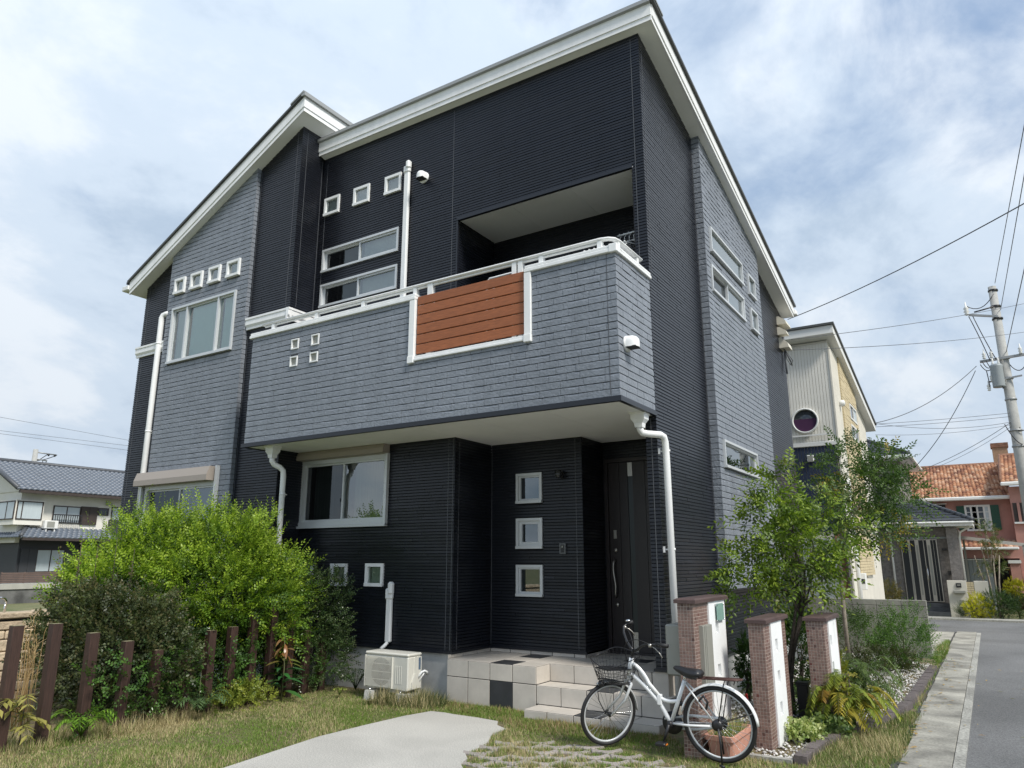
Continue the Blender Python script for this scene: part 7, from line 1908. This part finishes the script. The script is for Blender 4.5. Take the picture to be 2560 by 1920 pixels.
for i in range(64):
    t = i / 63; a = i * 2.4; frond(mh2, (-1.42 + rng.uniform(-.18, .18), 9.6 + rng.uniform(-.3, .3), .08 + .34 * t * rng.uniform(.5, 1)), a + rng.uniform(-.6, .6), rng.uniform(.26, .42) * (1 - .25 * t), .75, .85, 11, .10, .008, (.075, .13, .035), (.16, .22, .07))
stems('stem', mh2, [([(-1.42 + dx, 9.6, -.03), (-1.42 + dx * .5, 9.6, .4)], .010, .006) for dx in (-.04, .04)], 'bark')
iv = thing('ivy', 'pale variegated ivy mound at the foot of the middle pillar', 'ivy', (-1.58, 7.38, 0)); 
P = np.column_stack([nrg.normal(-1.60, .08, 330), nrg.normal(7.38, .11, 330), nrg.uniform(.0, .11, 330)]); P = P[(P[:, 0] > -1.725)]
V, F_, T = sprays(P, nrg.normal(0, .6, P.shape) + UPV * .7, 5, .06, .034, .016, (.16, .24, .05), (.46, .50, .20), .1, .8, tvar=.3); np_mesh('foliage', V, F_, T, M['leaf'], iv, 'stuff')
iv2 = thing('ivy', 'darker spreading ivy between the pale ivy and the yellowing shrub', 'ivy', (-1.46, 7.68, 0))
P = np.column_stack([nrg.uniform(-1.6, -1.25, 330), nrg.uniform(7.5, 7.85, 330), nrg.uniform(.01, .13, 330)]); V, F_, T = sprays(P, nrg.normal(0, .6, P.shape) + UPV * .7, 5, .07, .04, .018, (.05, .10, .03), (.20, .27, .08), .1, .8, tvar=.3); np_mesh('foliage', V, F_, T, M['leaf'], iv2, 'stuff')
def bush(name, lab, loc, blobs, n, L, ll, lw, ta, tb, tip=None, core=.4, stem=True, up=.6, m='leaf', clip=None, cat='bush'):
    b = thing(name, lab, cat, (loc[0], loc[1], 0)); P, D = blob_points(loc, blobs, n, core, clip)
    V, F_, T = sprays(P, D * .8 + UPV * up + nrg.normal(0, .35, P.shape), 10, L, ll, lw, ta, tb, .08, .7, tip); np_mesh('foliage', V, F_, T, M[m], b, 'stuff')
    if stem: stems('branches', b, branchy((loc[0], loc[1], -.05), [tuple(P[rng.randrange(len(P))] * .6 + np.array(loc) * .4) for _ in range(7)], .012, .004, .03, 4))
    return b
bush('bush', 'loose grey green feathery bush against the block wall, the left of two', (-1.95, 13.2, .32), [(0, 0, 0, .50, .35, .34), (.25, 0, .12, .32, .25, .25)], 520, .24, .055, .0065, (.055, .11, .03), (.12, .20, .05), clip=lambda P: P[:, 1] < 14.3)
bush('bush', 'bright green bush at the right end of the block wall', (-1.25, 12.9, .30), [(0, 0, 0, .42, .35, .32), (.10, 0, .22, .28, .25, .28), (-.25, 0, -.1, .3, .25, .2)], 620, .20, .045, .007, (.045, .11, .02), (.11, .22, .035), (.15, .27, .05))
bush('bush', 'dark brownish green low bush spreading between the two bushes at the block wall', (-1.45, 12.4, .12), [(0, 0, 0, .50, .25, .16)], 260, .13, .035, .008, (.04, .05, .02), (.09, .10, .035))
bush('bush', 'dark leafy bush behind the tree between the two far pillars', (-2.10, 9.7, .45), [(0, 0, 0, .34, .3, .42), (.1, 0, .2, .25, .25, .25)], 480, .15, .045, .014, (.03, .065, .02), (.08, .14, .035), clip=lambda P: P[:, 0] > -2.7)
bush('bush', 'small upright green bush against the concrete foundation', (-2.52, 9.05, .40), [(0, 0, 0, .10, .10, .30)], 240, .09, .03, .011, (.03, .075, .02), (.08, .15, .03), clip=lambda P: P[:, 0] > -2.74)
bush('bush', 'low yellow green plants beside the farthest pillar', (-1.62, 9.1, .35), [(0, 0, 0, .14, .14, .26)], 150, .10, .04, .011, (.16, .20, .03), (.34, .33, .05))
# tree by the pillars
def tree(name, lab, base, trunk, ends, blobs, C, n, L, ll, lw, sets, bark, clip=None):
    t = thing(name, lab, 'tree', (base[0], base[1], 0))
    stems('trunk', t, trunk, bark, 8); stems('limbs', t, ends, bark, 6)
    P, D = blob_points(C, blobs, n, .35, clip); parts = []; w = nrg.random(len(P)); lo = 0
    fx = .5 + .5 * np.sin(P[:, 0] * 5.3 + 1.3) * np.sin(P[:, 2] * 4.1) + .0
    key = .55 * w + .45 * fx
    q = np.quantile(key, [0] + [s[0] for s in sets]); q[-1] += 1
    for s, a, b in zip(sets, q, q[1:]):
        k = (key >= a) & (key < b)
        parts.append(sprays(P[k], D[k] * .8 + UPV * .25 + nrg.normal(0, .45, (k.sum(), 3)), 11, L, ll, lw, s[1], s[2], .30, .8, s[3]))
    V, F_, T = join(parts); np_mesh('crown', V, F_, T, M['leaf'], t, 'stuff'); return t
b0 = (-1.92, 8.46, -.05); fk = (-1.76, 8.45, .98)
C1 = (-1.72, 8.42, 1.75)
bl1 = [(.0, 0, -.10, .42, .38, .36), (-.50, 0, -.24, .30, .28, .15), (-.62, -.05, -.46, .24, .22, .10), (-.10, .1, .48, .26, .25, .34), (.30, -.05, .18, .36, .3, .32), (-.28, 0, .18, .28, .25, .30), (.05, .0, -.42, .36, .3, .14)]
en = [(-2.25, 8.5, 1.6), (-2.1, 8.4, 1.45), (-1.85, 8.5, 2.5), (-1.5, 8.4, 2.05), (-1.3, 8.4, 1.8), (-1.75, 8.5, 2.2), (-1.45, 8.3, 1.4), (-2.0, 8.55, 2.1), (-1.6, 8.5, 1.7)]
tree('tree', 'young tree with feathery yellow green leaves between the two far pillars', b0, [([b0, (-1.93, 8.46, .3), (-1.88, 8.46, .6), fk], .034, .024), ([(-1.96, 8.44, -.05), (-1.95, 8.42, .35), (-1.86, 8.42, .75), (-1.78, 8.42, 1.15)], .024, .015)], branchy(fk, en, .014, .004, .05, 5),
     bl1, C1, 740, .29, .066, .0140, [(.42, (.085, .15, .022), (.17, .26, .035), (.24, .32, .05)), (.80, (.13, .21, .025), (.26, .36, .04), (.34, .42, .06)), (1.0, (.045, .085, .03), (.10, .14, .04), (.20, .20, .06))], 'bark', lambda P: (P[:, 0] > -2.60))
b0 = (-1.97, 12.5, -.05); C2 = (-1.45, 12.5, 2.55)
bl2 = [(.0, 0, .05, .48, .4, .50), (-.30, 0, .42, .38, .35, .45), (.45, 0, -.05, .40, .35, .35), (.15, 0, -.48, .38, .3, .32), (.30, 0, .45, .30, .3, .32), (-.25, 0, -.25, .3, .3, .35)]
en = [(-1.8, 12.5, 3.4), (-1.2, 12.5, 3.1), (-.95, 12.5, 2.6), (-1.5, 12.5, 3.0), (-1.1, 12.4, 2.1), (-1.9, 12.5, 2.9), (-1.05, 12.5, 3.25)]
tree('tree', 'taller dark green tree with pale slender trunk in front of the cream house', b0, [([b0, (-1.97, 12.5, .8), (-1.95, 12.5, 1.6), (-1.80, 12.5, 2.2)], .035, .022)], branchy((-1.93, 12.5, 1.75), en, .015, .004, .05, 5),
     bl2, C2, 820, .29, .064, .0150, [(.62, (.045, .095, .030), (.11, .175, .055), None), (.94, (.07, .13, .03), (.14, .22, .05), None), (1.0, (.28, .24, .04), (.45, .34, .05), None)], 'bark_pale')
# hedges and the small tree by the entrance wall
bush('bush', 'bright yellow bush beside the white entrance wall', (-.40, 24.55, .34), [(0, 0, 0, .24, .25, .28), (-.18, 0, -.1, .2, .2, .2), (.15, 0, -.12, .2, .2, .2)], 420, .12, .04, .010, (.34, .34, .02), (.62, .58, .03), clip=lambda P: P[:, 1] < 25.05)
bush('bush', 'grassy dark green tuft at the foot of the entrance wall', (-.72, 24.75, .12), [(0, 0, 0, .20, .18, .16)], 200, .22, .05, .005, (.04, .08, .02), (.09, .14, .04), stem=False, up=1.2)
bush('bush', 'dark green rounded bush between the yellow bushes at the corner', (.08, 24.6, .38), [(0, 0, 0, .36, .3, .36), (.25, 0, -.08, .3, .25, .26)], 620, .14, .035, .009, (.025, .055, .018), (.07, .12, .035))
bush('bush', 'yellow bush at the right edge above the dark hedge', (.50, 25.2, .80), [(0, 0, 0, .22, .22, .20), (.2, 0, -.05, .25, .2, .2)], 300, .12, .04, .010, (.34, .32, .02), (.60, .54, .03))
bush('bush', 'dark leafy hedge along the right end of the far kerb', (.75, 24.9, .30), [(0, 0, 0, .45, .3, .32), (.6, 0, 0, .5, .3, .32)], 560, .14, .035, .009, (.03, .06, .02), (.09, .13, .035))
bush('bush', 'small rusty green bush beside the grey house wall', (-2.62, 25.3, .62), [(0, 0, 0, .28, .22, .30), (0, 0, -.25, .26, .2, .3)], 420, .14, .05, .007, (.10, .12, .03), (.26, .20, .07))
kb = (.0, 26.0, 0)
tree('tree', 'thin multi stemmed tree in front of the shed and the pink house', (.0, 26.0), [([(.0 + dx, 26, -.03), (dx * 1.5, 26, .9), (dx * 2.6, 26, 1.7)], .035, .015) for dx in (-.14, -.05, .04, .10)], branchy((.0, 26, 1.2), [(-.25, 26, 2.3), (.22, 26, 2.5), (.0, 26, 2.7), (.3, 26, 2.0)], .015, .005, .04, 4),
     [(.05, 0, .25, .26, .25, .45), (.22, 0, -.1, .25, .2, .30), (-.22, 0, -.70, .14, .15, .25), (.25, 0, -.65, .15, .15, .25)], (.0, 26, 2.05), 330, .16, .05, .009, [(.6, (.06, .10, .03), (.13, .17, .05), None), (1.0, (.14, .15, .05), (.28, .24, .10), None)], 'bark_pale')

gc = None
P = np.column_stack([nrg.uniform(-2.2, -1.02, 620), nrg.uniform(8.0, 12.3, 620), nrg.uniform(-.01, .10, 620)]); k = np.sin(P[:, 0] * 5 + P[:, 1] * 2.2) + np.sin(P[:, 1] * 3.7) > -.35; P = P[k & (P[:, 0] < -1.0 - .12 * np.abs(P[:, 1] - 10))]
V, F_, T = sprays(P, nrg.normal(0, .6, P.shape) + UPV * .8, 8, .13, .05, .008, (.05, .10, .025), (.15, .22, .055), .15, .8)
tag(np_mesh('ground_cover', V, F_, T, M['leaf']), 'low feathery green ground cover spreading over the gravel bed', 'plants', kind='stuff')
